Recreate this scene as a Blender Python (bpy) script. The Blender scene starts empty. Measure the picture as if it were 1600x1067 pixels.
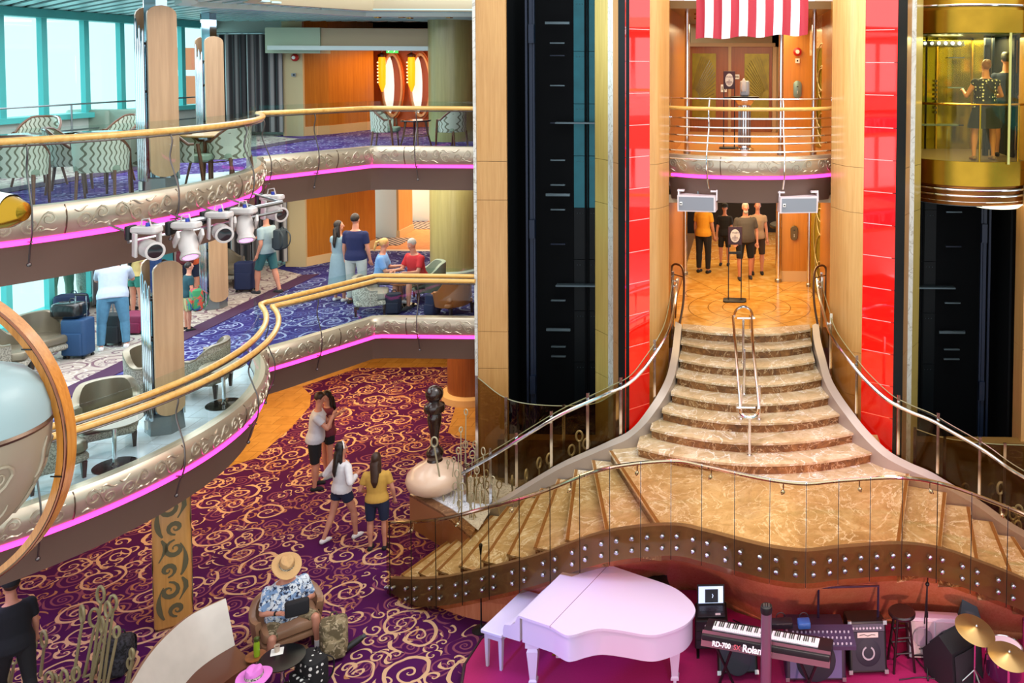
import bpy, bmesh, math, random
from math import sin, cos, pi, radians as R, sqrt, atan2
from mathutils import Vector, Matrix
random.seed(7)
S = bpy.context.scene
COL = S.collection
# ------------------------------------------------------------------ camera
FPX = 1350.0; EYE = 8.15
YAW, PIT, ROL = R(1.0), R(2.5), R(0.3)
U0 = 1140.0; V0 = 100 + FPX*math.tan(PIT)
fw = Vector((-sin(YAW)*cos(PIT), cos(YAW)*cos(PIT), -sin(PIT)))
_r = Vector((cos(YAW), sin(YAW), 0)); _u = _r.cross(fw)
rt = _r*cos(ROL) + _u*sin(ROL); up = -_r*sin(ROL) + _u*cos(ROL)
cd = bpy.data.cameras.new('camera'); cam = bpy.data.objects.new('camera', cd); COL.objects.link(cam)
cam.matrix_world = Matrix(((rt.x, up.x, -fw.x, 0), (rt.y, up.y, -fw.y, 0), (rt.z, up.z, -fw.z, EYE), (0, 0, 0, 1)))
cd.sensor_width = 36; cd.lens = 36*FPX/1600; cd.shift_x = -(U0-800)/1600; cd.shift_y = (V0-533.5)/1600
cd.clip_start = .1; cd.clip_end = 300
S.camera = cam
# ------------------------------------------------------------------ world, exposure
w = bpy.data.worlds.new('World'); S.world = w; w.use_nodes = True
bg = w.node_tree.nodes['Background']; bg.inputs[0].default_value = (.93, .97, 1, 1); bg.inputs[1].default_value = 1.25
S.view_settings.view_transform = 'Standard'; S.view_settings.look = 'None'
S.view_settings.exposure = 0.5; S.view_settings.gamma = 1
try: S.view_settings.use_curve_mapping = False
except Exception: pass
S.cycles.max_bounces = 8; S.cycles.transparent_max_bounces = 24; S.cycles.diffuse_bounces = 3; S.cycles.glossy_bounces = 4
S.cycles.caustics_reflective = False; S.cycles.caustics_refractive = False; S.cycles.sample_clamp_indirect = 6

def area(name, loc, size, power, col, rot=(0, 0, 0), size_y=None, spread=None):
    l = bpy.data.lights.new(name, 'AREA'); l.energy = power; l.color = col; l.size = size
    if size_y: l.shape = 'RECTANGLE'; l.size_y = size_y
    if spread: l.spread = spread
    o = bpy.data.objects.new(name, l); COL.objects.link(o); o.location = loc; o.rotation_euler = rot; return o
def spot(name, loc, tgt, power, col, ang=40, blend=.5, rad=.08):
    l = bpy.data.lights.new(name, 'SPOT'); l.energy = power; l.color = col; l.spot_size = R(ang); l.spot_blend = blend; l.shadow_soft_size = rad
    o = bpy.data.objects.new(name, l); COL.objects.link(o); o.location = loc
    o.rotation_euler = (Vector(tgt)-Vector(loc)).to_track_quat('-Z', 'Y').to_euler(); return o
WARM = (1, .66, .33); NEUT = (1, .86, .68); MAG = (1, .12, .62)
# ceiling lamps of the decks (just under the slabs)
area('deck_lamp_lower_back', (-9, 19.5, 2.45), 4.5, 170, WARM, size_y=4)
area('deck_lamp_lower_left', (-10, 15.5, 2.45), 2.6, 55, WARM, size_y=2.5)
area('deck_lamp_lower_near', (-10.5, 10, 2.45), 3, 55, (.75, .7, 1), size_y=3)
area('deck_lamp_mid_left', (-9.3, 12.5, 5.65), 2.2, 150, (.85, .95, 1), size_y=6)
area('deck_lamp_mid_side', (-11.6, 14.5, 5.65), 1.8, 110, (.95, .97, 1), size_y=8)
area('deck_lamp_mid_back', (-8, 18.5, 5.6), 4, 170, NEUT, size_y=3.5)
area('corridor_lamp_mid', (-8.5, 27, 5.55), 4, 300, (1, .75, .5), size_y=6)
area('corridor_lamp_upper', (-8.6, 22.0, 8.5), 2.4, 75, (1, .6, .3), size_y=2.2)
area('deck_lamp_upper', (-9.5, 15, 8.98), 5, 260, (.9, .97, 1), size_y=7)
area('landing_lamp', (0.1, 18.6, 5.55), 2.2, 90, (1, .72, .38), size_y=2.8)
area('lobby_lamp', (0.1, 22.5, 5.55), 2.2, 60, (1, .7, .36), size_y=1.6)
area('upper_lobby_lamp', (0.1, 19.5, 8.95), 2.2, 130, (1, .74, .4), size_y=4)
sl = bpy.data.lights.new('daylight_sun', 'SUN'); sl.energy = 4.5; sl.angle = R(25); sl.color = (.72, .92, 1)
so = bpy.data.objects.new('daylight_sun', sl); COL.objects.link(so); so.rotation_euler = Vector((1, .12, -.42)).to_track_quat('-Z', 'Y').to_euler()
area('atrium_lamp', (1.5, 11.5, 12.5), 6, 520, (1, .93, .85), size_y=6)
spot('stage_and_fill_spot', (-6.2, 10.8, 5.8), (-1.9, 11.2, 1), 260, (.25, .25, 1), 34)
spot('stage_and_fill_spot', (-6.4, 11.6, 5.8), (-1.0, 10.6, .6), 170, (.8, .2, 1), 38)
spot('stage_and_fill_spot', (-5, 8.5, 6.0), (1.6, 11.8, .6), 520, (1, .22, .5), 52)
spot('stage_and_fill_spot', (5.5, 8, 6.0), (2.6, 11.8, .6), 620, (1, .2, .55), 50)

spot('stage_and_fill_spot', (-5.5, 3.5, 4.2), (-2.7, 10.6, .8), 1500, (.16, .2, 1), 13)  # unseen spot added in front to turn the piano side blue
spot('stage_and_fill_spot', (1.5, 3.5, 4.2), (-1.2, 10.6, .8), 620, (.9, .25, 1), 13)  # unseen spot added in front to turn the piano side pink
spot('stage_and_fill_spot', (2.2, 3.5, 2.6), (1.6, 12.1, .75), 900, (1, .5, .42), 26)  # unseen low fill added to brighten the wood wall under the overhang
spot('stage_and_fill_spot', (-2.5, 3.5, 2.6), (-1.6, 12.1, .75), 420, (1, .5, .42), 24)  # second added fill, for the left part of the same wall
# ------------------------------------------------------------------ projection helpers: from a picture point to the plane it stands on
def ray(x, y): return fw + rt*((x-U0)/FPX) + up*((V0-y)/FPX)
def W(x, y, z):
    r = ray(x, y); t = (z-EYE)/r.z; return Vector((r.x*t, r.y*t, z))
def B(x, y, b):
    r = ray(x, y); t = b/r.y; return Vector((r.x*t, b, EYE+r.z*t))
# ------------------------------------------------------------------ mesh helper
def lin(c):
    if isinstance(c, str):
        c = c.lstrip('#'); c = [int(c[i:i+2], 16)/255 for i in (0, 2, 4)]
    return tuple((v/12.92 if v <= .04045 else ((v+.055)/1.055)**2.4) for v in c[:3]) + (1,)
class M:
    def __init__(s): s.v = []; s.f = []; s.mi = []; s.cur = 0
    def add(s, vs, fs):
        o = len(s.v); s.v += [tuple(v) for v in vs]
        s.f += [tuple(i+o for i in f) for f in fs]; s.mi += [s.cur]*len(fs); return s
    def box(s, c, d, rz=0, rx=0, ry=0, taper=1):
        hx, hy, hz = d[0]/2, d[1]/2, d[2]/2
        m = Matrix.Rotation(rz, 3, 'Z') @ Matrix.Rotation(ry, 3, 'Y') @ Matrix.Rotation(rx, 3, 'X')
        vs = []
        for z in (-1, 1):
            k = 1 if z > 0 else taper
            for x, y in ((-1, -1), (1, -1), (1, 1), (-1, 1)): vs.append(m @ Vector((x*hx*k, y*hy*k, z*hz)) + Vector(c))
        return s.add(vs, [(3, 2, 1, 0), (4, 5, 6, 7), (0, 1, 5, 4), (1, 2, 6, 5), (2, 3, 7, 6), (3, 0, 4, 7)])
    def rbox(s, c, d, r=.02, rz=0, rx=0, ry=0, n=3):   # box with rounded vertical edges and softened top
        hx, hy = d[0]/2, d[1]/2; r = min(r, hx*.99, hy*.99)
        def ring(q):
            rr = max(r-q, .0005); out = []
            for (sx, sy, a0) in ((1, 1, 0), (-1, 1, 90), (-1, -1, 180), (1, -1, 270)):
                for i in range(n+1):
                    a = R(a0+90*i/n); out.append(((hx-r)*sx+rr*cos(a), (hy-r)*sy+rr*sin(a)))
            return out
        m = Matrix.Rotation(rz, 3, 'Z') @ Matrix.Rotation(ry, 3, 'Y') @ Matrix.Rotation(rx, 3, 'X')
        e = min(r*.6, d[2]*.3); rings = []
        for z, q in ((-d[2]/2, e), (-d[2]/2+e, 0), (d[2]/2-e, 0), (d[2]/2-e*.3, e*.3), (d[2]/2, e)):
            rings.append([m @ Vector((x, y, z)) + Vector(c) for x, y in ring(q)])
        return s.loft(rings)
    def loft(s, rings, closed=True, caps=True):
        n = len(rings[0]); vs = [v for r_ in rings for v in r_]; fs = []
        for i in range(len(rings)-1):
            for j in range(n if closed else n-1):
                k = (j+1) % n; fs.append((i*n+j, i*n+k, (i+1)*n+k, (i+1)*n+j))
        if caps and closed:
            fs.append(tuple(reversed(range(n)))); fs.append(tuple(range((len(rings)-1)*n, len(rings)*n)))
        return s.add(vs, fs)
    def tube(s, pts, r, n=8, closed=False, flat=None):
        pts = [Vector(p) for p in pts]; N = len(pts); rings = []
        ref = None
        for i, p in enumerate(pts):
            if closed: t = pts[(i+1) % N]-pts[i-1]
            else: t = pts[min(i+1, N-1)]-pts[max(i-1, 0)]
            if t.length < 1e-9: t = Vector((0, 0, 1))
            t.normalize()
            if ref is None: ref = t.orthogonal() if abs(t.z) > .95 else t.cross(Vector((0, 0, 1)))
            a = (ref - t*ref.dot(t))
            if a.length < 1e-6: a = t.orthogonal()
            a.normalize(); b = t.cross(a); ref = a
            rr = r[i] if isinstance(r, (list, tuple)) else r
            rb = rr if flat is None else rr*flat
            rings.append([p + a*rr*cos(2*pi*k/n) + b*rb*sin(2*pi*k/n) for k in range(n)])
        if closed: rings.append(rings[0]); return s.loft(rings, caps=False)
        return s.loft(rings)
    def cyl(s, p0, p1, r0, r1=None, n=16): return s.tube([p0, p1], [r0, r0 if r1 is None else r1], n)
    def lathe(s, prof, c=(0, 0, 0), n=24, axis='Z', ang=2*pi, a0=0):
        c = Vector(c); rings = []
        for r_, z in prof:
            r_ = max(r_, .0004); ring = []
            for k in range(n if ang > 6.28 else n+1):
                a = a0+ang*k/n
                p = Vector((r_*cos(a), r_*sin(a), z))
                if axis == 'X': p = Vector((z, p.x, p.y))
                if axis == 'Y': p = Vector((p.y, z, p.x))
                ring.append(p+c)
            rings.append(ring)
        if ang > 6.28: return s.loft(rings)
        return s.loft(rings, closed=False)
    def ball(s, c, r, n=14, m=9, rot=None):
        if not isinstance(r, (tuple, list)): r = (r, r, r)
        rings = []
        for i in range(m+1):
            t = pi*i/m; rr = max(sin(t), .01); ring = []
            for k in range(n):
                p = Vector((r[0]*rr*cos(2*pi*k/n), r[1]*rr*sin(2*pi*k/n), -r[2]*cos(t)))
                if rot is not None: p = rot @ p
                ring.append(p+Vector(c))
            rings.append(ring)
        return s.loft(rings)
    def prism(s, poly, z0, z1):
        n = len(poly); A = sum(poly[i][0]*poly[(i+1) % n][1]-poly[(i+1) % n][0]*poly[i][1] for i in range(n))
        if A < 0: poly = poly[::-1]
        f0 = (lambda i: z0[i]) if isinstance(z0, list) else (lambda i: z0)
        vs = [(p[0], p[1], f0(i)) for i, p in enumerate(poly)] + [(p[0], p[1], z1) for p in poly]
        return s.add(vs, [tuple(reversed(range(n))), tuple(range(n, 2*n))] + [(i, (i+1) % n, (i+1) % n+n, i+n) for i in range(n)])
    def slab(s, poly, nrm, t):           # extrude any planar 3-D outline along nrm by t
        n = len(poly); nrm = Vector(nrm).normalized()*t
        vs = [Vector(p) for p in poly]; vs2 = [v+nrm for v in vs]
        return s.add(vs+vs2, [tuple(reversed(range(n))), tuple(range(n, 2*n))] + [(i, (i+1) % n, (i+1) % n+n, i+n) for i in range(n)])
    def quad(s, a, b, c, d): return s.add([a, b, c, d], [(0, 1, 2, 3)])
    def sweep(s, path, prof, closed_prof=True, caps=True):   # path: 2-D points, prof: (outward offset, z); right-hand side of the walk is outward
        nr = normals(path); rings = []
        for (p, n_) in zip(path, nr):
            z = p[2] if len(p) > 2 else 0
            rings.append([Vector((p[0]+n_[0]*o, p[1]+n_[1]*o, h+z)) for o, h in prof])
        return s.loft(rings, closed=closed_prof, caps=caps)
    def move(s, d): s.v = [(x+d[0], y+d[1], z+d[2]) for x, y, z in s.v]; return s
    def xf(s, m): s.v = [tuple(m @ Vector(v)) for v in s.v]; return s
    def mesh(s, name, mats, smooth=True):
        me = bpy.data.meshes.new(name); me.from_pydata(s.v, [], s.f)
        if not isinstance(mats, (list, tuple)): mats = [mats]
        for m_ in mats: me.materials.append(m_)
        me.polygons.foreach_set('material_index', s.mi)
        bm = bmesh.new(); bm.from_mesh(me); bmesh.ops.recalc_face_normals(bm, faces=bm.faces); bm.to_mesh(me); bm.free()
        if smooth:
            me.polygons.foreach_set('use_smooth', [True]*len(me.polygons))
            try: me.set_sharp_from_angle(angle=R(38))
            except Exception: pass
        me.update(); return me
    def obj(s, name, mats, parent=None, world=None, smooth=True):
        if world is not None: s.move([-c for c in world])
        elif parent is not None:
            q = parent
            while q.parent: q = q.parent
            if q.get('_w'): s.move([-c for c in q.location])
        o = bpy.data.objects.new(name, s.mesh(name, mats, smooth)); COL.objects.link(o)
        if parent is not None: o.parent = parent
        return o
def explode(m, name, mt, par):
    '''each loose piece becomes a part of its own'''
    p = list(range(len(m.v)))
    def find(i):
        while p[i] != i: p[i] = p[p[i]]; i = p[i]
        return i
    for f in m.f:
        for i in f[1:]: p[find(i)] = find(f[0])
    gr = {}
    for f in m.f: gr.setdefault(find(f[0]), []).append(f)
    o = None
    for fs in gr.values():
        ids = sorted({i for f in fs for i in f}); mp = {i: k for k, i in enumerate(ids)}
        q = M(); q.add([m.v[i] for i in ids], [tuple(mp[i] for i in f) for f in fs]); o = q.obj(name, mt, par, smooth=False)
    return o
def normals(path):
    out = []; N = len(path)
    for i in range(N):
        a = path[max(i-1, 0)]; b = path[i]; c = path[min(i+1, N-1)]
        v1 = Vector((b[0]-a[0], b[1]-a[1])); v2 = Vector((c[0]-b[0], c[1]-b[1]))
        if v1.length < 1e-9: v1 = v2
        if v2.length < 1e-9: v2 = v1
        v1.normalize(); v2.normalize(); t = v1+v2
        if t.length < 1e-6: t = v1
        t.normalize(); k = 1/max(t.dot(v1), .4)
        out.append((t.y*k, -t.x*k))
    return out
def off(path, d): return [(p[0]+n_[0]*d, p[1]+n_[1]*d)+tuple(p[2:]) for p, n_ in zip(path, normals(path))]
def resample(path, step):
    path = [Vector(p) for p in path]; out = [path[0].copy()]; acc = 0
    L = [0]
    for i in range(1, len(path)): L.append(L[-1]+(path[i]-path[i-1]).length)
    n = max(1, round(L[-1]/step))
    for k in range(1, n+1):
        s_ = L[-1]*k/n; i = 1
        while i < len(L)-1 and L[i] < s_: i += 1
        t = (s_-L[i-1])/max(L[i]-L[i-1], 1e-9); out.append(path[i-1].lerp(path[i], t))
    return out
def cr(pts, n=6, closed=False):      # Catmull-Rom
    pts = [Vector(p) for p in pts]; out = []; N = len(pts)
    for i in range(N if closed else N-1):
        p0 = pts[i-1] if (i > 0 or closed) else pts[0]*2-pts[1]
        p1 = pts[i]; p2 = pts[(i+1) % N]; p3 = pts[(i+2) % N] if (i+2 < N or closed) else p2*2-p1
        for k in range(n):
            t = k/n; out.append(.5*((2*p1)+(p2-p0)*t+(2*p0-5*p1+4*p2-p3)*t*t+(3*p1-p0-3*p2+p3)*t**3))
    if not closed: out.append(pts[-1])
    return out
# ------------------------------------------------------------------ thing helpers
def thing(name, label, cat, loc=(0, 0, 0), rz=0, group=None, world=False):
    o = bpy.data.objects.new(name, None); COL.objects.link(o); o.location = loc; o.rotation_euler = (0, 0, rz)
    o['label'] = label; o['category'] = cat; o.empty_display_size = .1
    if world: o['_w'] = 1
    if group: o['group'] = group
    return o
def tag(o, label, cat, group=None, kind=None):
    o['label'] = label; o['category'] = cat
    if group: o['group'] = group
    if kind: o['kind'] = kind
    return o
def struct(o): o['kind'] = 'structure'; return o
def kids(o): return [c for c in COL.objects if c.parent == o]
def dup(root, loc, rz=0, label=None, group=None, scale=None):
    def rec(o, par):
        c = o.copy(); COL.objects.link(c)
        if par is not None: c.parent = par
        for ch in KID.get(o.name) or kids(o): rec(ch, c)
        return c
    r = rec(root, None); r.location = loc; r.rotation_euler = (0, 0, rz)
    if scale: r.scale = (scale,)*3
    if label: r['label'] = label
    if group: r['group'] = group
    return r
KID = {}
def place(o, loc, rz=0, label=None, group=None):
    o.location = loc; o.rotation_euler = (0, 0, rz)
    if label: o['label'] = label
    if group: o['group'] = group
    return o
# ------------------------------------------------------------------ materials
_M = {}
class NT:
    def __init__(s, name):
        s.m = bpy.data.materials.new(name); s.m.use_nodes = True; s.t = s.m.node_tree; s.b = s.t.nodes['Principled BSDF']
        s.out = s.t.nodes['Material Output']
    def n(s, typ, **kw):
        nd = s.t.nodes.new('ShaderNode'+typ)
        for k, v in kw.items():
            if k.startswith('i_'):
                key = k[2:]; key = int(key) if key.isdigit() else key.replace('_', ' ')
                s.set(nd.inputs[key], v)
            else: setattr(nd, k, v)
        return nd
    def set(s, inp, v):
        if isinstance(v, bpy.types.NodeSocket): s.t.links.new(v, inp)
        elif isinstance(v, bpy.types.Node): s.t.links.new(v.outputs[0], inp)
        else: inp.default_value = v
    def ma(s, op, a, b=0, c=0):
        nd = s.n('Math', operation=op); s.set(nd.inputs[0], a); s.set(nd.inputs[1], b); s.set(nd.inputs[2], c); return nd.outputs[0]
    def mix(s, f, a, b):
        nd = s.n('Mix', data_type='RGBA'); s.set(nd.inputs[0], f)
        s.set(nd.inputs[6], lin(a) if isinstance(a, str) else a); s.set(nd.inputs[7], lin(b) if isinstance(b, str) else b); return nd.outputs[2]
    def coord(s, kind='Object'): return s.n('TexCoord').outputs[kind]
    def gpos(s): return s.n('NewGeometry').outputs['Position']
    def mp(s, v, sc=(1, 1, 1), rot=(0, 0, 0), loc=(0, 0, 0)):
        nd = s.n('Mapping'); s.set(nd.inputs[0], v); nd.inputs[1].default_value = loc; nd.inputs[2].default_value = rot; nd.inputs[3].default_value = sc; return nd.outputs[0]
    def noise(s, v, scale=5, det=3, dist=0, rough=.5):
        return s.n('TexNoise', i_Vector=v, i_Scale=scale, i_Detail=det, i_Distortion=dist, i_Roughness=rough).outputs[0]
    def ramp(s, f, stops):
        nd = s.n('ValToRGB'); s.set(nd.inputs[0], f); e = nd.color_ramp.elements
        while len(e) < len(stops): e.new(.5)
        for i, (p, c) in enumerate(stops): e[i].position = p; e[i].color = lin(c) if isinstance(c, str) else c
        return nd.outputs[0]
    def bump(s, h, strength=.3, dist=.01):
        nd = s.n('Bump', i_Strength=strength, i_Distance=dist, i_Height=h); s.set(s.b.inputs['Normal'], nd); return nd
def P(name, col, rough=.5, metal=0, spec=.5, emit=None, es=0, coat=0, alpha=1, noise=0, nscale=30, sheen=0):
    if name in _M: return _M[name]
    t = NT(name); b = t.b
    b.inputs['Base Color'].default_value = lin(col)
    if noise:
        n_ = t.noise(t.coord(), nscale, 2)
        c = Vector(lin(col)[:3]); t.set(b.inputs['Base Color'], t.mix(n_, tuple(c*(1-noise))+(1,), tuple(min(1, x) for x in c*(1+noise))+(1,)))
    b.inputs['Roughness'].default_value = rough; b.inputs['Metallic'].default_value = metal
    b.inputs['Specular IOR Level'].default_value = spec; b.inputs['Coat Weight'].default_value = coat
    if sheen: b.inputs['Sheen Weight'].default_value = sheen
    if emit: b.inputs['Emission Color'].default_value = lin(emit); b.inputs['Emission Strength'].default_value = es
    _M[name] = t.m; return t.m
def wood(name, c1, c2, axis='Z', scale=1, rough=.35, coat=.25):
    if name in _M: return _M[name]
    t = NT(name); sc = {'Z': (14, 14, .7), 'X': (.7, 14, 14), 'Y': (14, .7, 14)}[axis]
    v = t.mp(t.coord(), tuple(x*scale for x in sc)); a = t.noise(v, 2.2, 6, .6, .6); b_ = t.noise(t.mp(t.coord(), tuple(x*scale*.35 for x in sc)), 1.6, 3)
    f = t.ma('ADD', t.ma('MULTIPLY', a, .7), t.ma('MULTIPLY', b_, .3))
    t.set(t.b.inputs['Base Color'], t.ramp(f, [(.3, c1), (.68, c2)]))
    t.b.inputs['Roughness'].default_value = rough; t.b.inputs['Coat Weight'].default_value = coat; t.b.inputs['Coat Roughness'].default_value = .15
    _M[name] = t.m; return t.m
def glass(name, tint, refl=.08, thick=.85, rough=.02):
    """pane: sees through with a tint, reflects by angle"""
    if name in _M: return _M[name]
    t = NT(name); t.t.nodes.remove(t.b)
    tr = t.n('BsdfTransparent'); tr.inputs[0].default_value = lin(tint)
    gl = t.n('BsdfGlossy'); gl.inputs['Roughness'].default_value = rough; gl.inputs['Color'].default_value = (1, 1, 1, 1)
    lw = t.n('LayerWeight', i_Blend=.25); f = t.ma('ADD', t.ma('MULTIPLY', lw.outputs['Facing'], .35*thick), refl)
    mx = t.n('MixShader'); t.set(mx.inputs[0], f); t.t.links.new(tr.outputs[0], mx.inputs[1]); t.t.links.new(gl.outputs[0], mx.inputs[2])
    t.t.links.new(mx.outputs[0], t.out.inputs[0]); _M[name] = t.m; return t.m
def spiral(t, v, sc, k, seed, rnd=.7, width=.55, rmax=.5, petals=0):
    """one layer of scrolls: a spiral round every cell centre"""
    p = t.mp(v, (sc, sc, sc), loc=(seed*3.7, seed*1.3, 0))
    vo = t.n('TexVoronoi', voronoi_dimensions='2D', feature='F1', i_Vector=p, i_Scale=1.0, i_Randomness=rnd)
    d = t.n('VectorMath', operation='SUBTRACT', i_0=p, i_1=vo.outputs['Position'])
    se = t.n('SeparateXYZ', i_0=d.outputs[0]); r = vo.outputs['Distance']
    a = t.ma('ARCTAN2', se.outputs[1], se.outputs[0]); rn = t.n('SeparateColor', i_0=vo.outputs['Color'])
    sg = t.ma('SUBTRACT', t.ma('MULTIPLY', t.ma('GREATER_THAN', rn.outputs[0], .5), 2), 1)
    ph = t.ma('ADD', t.ma('MULTIPLY', a, sg), t.ma('MULTIPLY', rn.outputs[1], 6.28))
    if petals: ph = t.ma('MULTIPLY', ph, petals)
    ph = t.ma('ADD', ph, t.ma('MULTIPLY', t.ma('POWER', r, .6), k))
    s = t.ma('SINE', ph)
    thr = t.ma('ADD', width, t.ma('MULTIPLY', rn.outputs[2], .15))
    return t.ma('MULTIPLY', t.ma('GREATER_THAN', s, thr), t.ma('LESS_THAN', r, t.ma('ADD', rmax, t.ma('MULTIPLY', t.ma('SINE', t.ma('MULTIPLY', a, 2)), .07))))
def carpet(name, bg1, bg2, s1, s2, s3, sc=1.0):
    t = NT(name); p0 = t.gpos()
    n_ = t.n('TexNoise', i_Vector=p0, i_Scale=2.2*sc, i_Detail=2)
    off_ = t.n('VectorMath', operation='SCALE'); t.set(off_.inputs[0], n_.outputs['Color']); off_.inputs[3].default_value = .16/sc
    v = t.n('VectorMath', operation='ADD', i_0=p0, i_1=off_.outputs[0]).outputs[0]
    base = t.mix(t.noise(p0, 1.3*sc, 2), bg1, bg2)
    A = spiral(t, v, 1.35*sc, 26, 1, .75, .72, .45); A2 = spiral(t, v, 3.3*sc, 16, 5, .9, .6, .42)
    gate = t.ma('GREATER_THAN', t.noise(p0, .9*sc, 0), .5)
    Bq = spiral(t, v, 2.1*sc, 34, 2, .9, .5, .47); C = spiral(t, v, 2.8*sc, 18, 3, 1, .5, .38, 3)
    col = t.mix(Bq, base, s2); col = t.mix(t.ma('MULTIPLY', C, gate), col, s3); col = t.mix(t.ma('MULTIPLY', A2, t.ma('SUBTRACT', 1, gate)), col, s1); col = t.mix(A, col, s1)
    pile = t.noise(p0, 220, 1); col2 = t.n('Mix', data_type='RGBA', blend_type='MULTIPLY'); col2.inputs[0].default_value = .35; t.set(col2.inputs[6], col); t.set(col2.inputs[7], t.ramp(pile, [(.3, '#999999'), (.7, '#ffffff')]))
    t.set(t.b.inputs['Base Color'], col2.outputs[2]); t.b.inputs['Roughness'].default_value = .95; t.b.inputs['Specular IOR Level'].default_value = .1
    return t.m
def marble(name, c1, c2, c3, vein, sc=1, rough=.22, coat=.2):
    if name in _M: return _M[name]
    t = NT(name); p = t.gpos(); n1 = t.noise(p, 2.2*sc, 6, 1.4, .65); n2 = t.noise(p, 5*sc, 8, 2.2, .7)
    c = t.ramp(n1, [(.3, c1), (.5, c2), (.7, c3)])
    ve = t.ma('ABSOLUTE', t.ma('SUBTRACT', t.noise(p, 1.6*sc, 5, 1.8, .6), .5)); vm = t.ramp(ve, [(0, '#ffffff'), (.018, '#000000')])
    c = t.mix(t.ramp(n2, [(.5, '#000000'), (.72, '#ffffff')]), c, c1)
    c = t.mix(vm, c, vein); t.set(t.b.inputs['Base Color'], c)
    t.b.inputs['Roughness'].default_value = rough; t.b.inputs['Coat Weight'].default_value = coat; _M[name] = t.m; return t.m
def tiles(name, c1, c2, grout, size=.5, rough=.2, rot=0, off_=.5):
    if name in _M: return _M[name]
    t = NT(name); v = t.mp(t.gpos(), (1, 1, 1), (0, 0, rot))
    br = t.n('TexBrick', i_Vector=v, i_Scale=1.0, i_Mortar_Size=.006); br.offset = off_; br.inputs['Brick Width'].default_value = size; br.inputs['Row Height'].default_value = size
    br.inputs['Color1'].default_value = lin(c1); br.inputs['Color2'].default_value = lin(c2); br.inputs['Mortar'].default_value = lin(grout)
    n_ = t.noise(t.gpos(), 3, 5, 1); mul = t.n('Mix', data_type='RGBA', blend_type='MULTIPLY'); mul.inputs[0].default_value = .5; t.set(mul.inputs[6], br.outputs[0]); t.set(mul.inputs[7], t.ramp(n_, [(.3, '#c8c0b4'), (.6, '#ffffff')]))
    t.set(t.b.inputs['Base Color'], mul.outputs[2]); t.b.inputs['Roughness'].default_value = rough; t.b.inputs['Coat Weight'].default_value = .3; _M[name] = t.m; return t.m
def pattern(name, c1, c2, sc=8, kind='blot', rough=.8, c3=None):
    if name in _M: return _M[name]
    t = NT(name); v = t.coord()
    if kind == 'blot': f = t.ramp(t.noise(v, sc, 4, .6), [(.44, '#000000'), (.5, '#ffffff')])
    elif kind == 'speck': f = t.ramp(t.noise(v, sc, 2), [(.42, '#000000'), (.55, '#ffffff')])
    elif kind == 'dots':
        vo = t.n('TexVoronoi', i_Vector=v, i_Scale=sc, i_Randomness=.35); f = t.ma('LESS_THAN', vo.outputs['Distance'], .3)
    elif kind == 'wave':
        wv = t.n('TexWave', bands_direction='X', i_Vector=v, i_Scale=sc, i_Distortion=0); 
        sp = t.n('SeparateXYZ', i_0=v); ph = t.ma('ADD', t.ma('MULTIPLY', t.ma('ADD', sp.outputs[0], sp.outputs[1]), 80), t.ma('MULTIPLY', t.ma('SINE', t.ma('MULTIPLY', sp.outputs[2], 48)), 1.3)); f = t.ma('GREATER_THAN', t.ma('SINE', ph), .6)
    elif kind == 'stripe':
        sp = t.n('SeparateXYZ', i_0=v); f = t.ma('GREATER_THAN', t.ma('SINE', t.ma('MULTIPLY', t.ma('ADD', sp.outputs[0], sp.outputs[1]), sc)), 0)
    c = t.mix(f, c1, c2)
    if c3: c = t.mix(t.ramp(t.noise(v, sc*1.7, 3, 1), [(.56, '#000000'), (.6, '#ffffff')]), c, c3)
    t.set(t.b.inputs['Base Color'], c); t.b.inputs['Roughness'].default_value = rough; _M[name] = t.m; return t.m
chrome = P('chrome', '#e6e9ee', .12, 1)
steel = P('brushed_steel', '#a9adb2', .3, 1)
bronze = P('bronze', '#6d5a4c', .3, .9)
black = P('black_plastic', '#101012', .45)
blackm = P('black_steel', '#071015', .5, 0, .25)
white = P('white_plastic', '#e8e8ea', .35)
gold = P('gold_brass', '#a9842a', .24, 1, noise=.2, nscale=3)
golds = P('gold_satin', '#b98f2c', .3, .9, noise=.15, nscale=4)
pinkl = P('pink_light', '#ff3fb0', .5, emit='#ff37ad', es=2.4)
railw = wood('rail_wood', '#c98f3c', '#ecc06d', 'X', .5, .3, .5)
wpanel = wood('maple_panel', '#b9864a', '#cf9f62', 'Z', .8)
wlight = wood('pale_maple_panel', '#c39a72', '#d9b48c', 'Z', .8)
wamber = wood('amber_wood_panel', '#a35d16', '#c07a26', 'Z', .7)
wdark = wood('brown_wood', '#6e3c1c', '#8d5227', 'Z', .8)
wred = wood('cherry_wall_wood', '#a3502c', '#bf6a40', 'Z', .6)
silverl = P('silver_leather', '#857c6a', .3, .5)
specklf = pattern('speckled_fabric', '#756f64', '#a8a294', 60, 'speck')
fasm = P('champagne_fascia', '#c2b49f', .32, .7)
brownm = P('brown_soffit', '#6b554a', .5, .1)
creamw = P('cream_wall', '#c9b68b', .5)
gclear = glass('clear_glass', '#f4faf9', .012, .1)
gbronze = glass('bronze_glass', '#ece2cc', .012, .14)
gsmoke = glass('smoked_glass', '#cdc0a4', .02, .3)
etch = P('etched_line', '#b7a36a', .4, .3)
ivory = P('ivory_metal', '#b3a98a', .35, .3)
# ================================================================== setting
ZM, ZU = 3.15, 6.35; FTM, FTU = 3.35, 6.58; CEU = 9.1
C0 = (-10.96, 11.27); RA = 3.98
ARC = [(C0[0]+RA*cos(R(a)), C0[1]+RA*sin(R(a))) for a in range(-66, 45, 3)]
STR = [(-7.72, 14.5), (-6.92, 15.98), (-4.98, 15.98)]
EDGE = ARC + [(-7.95, 14.12)] + STR
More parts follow.
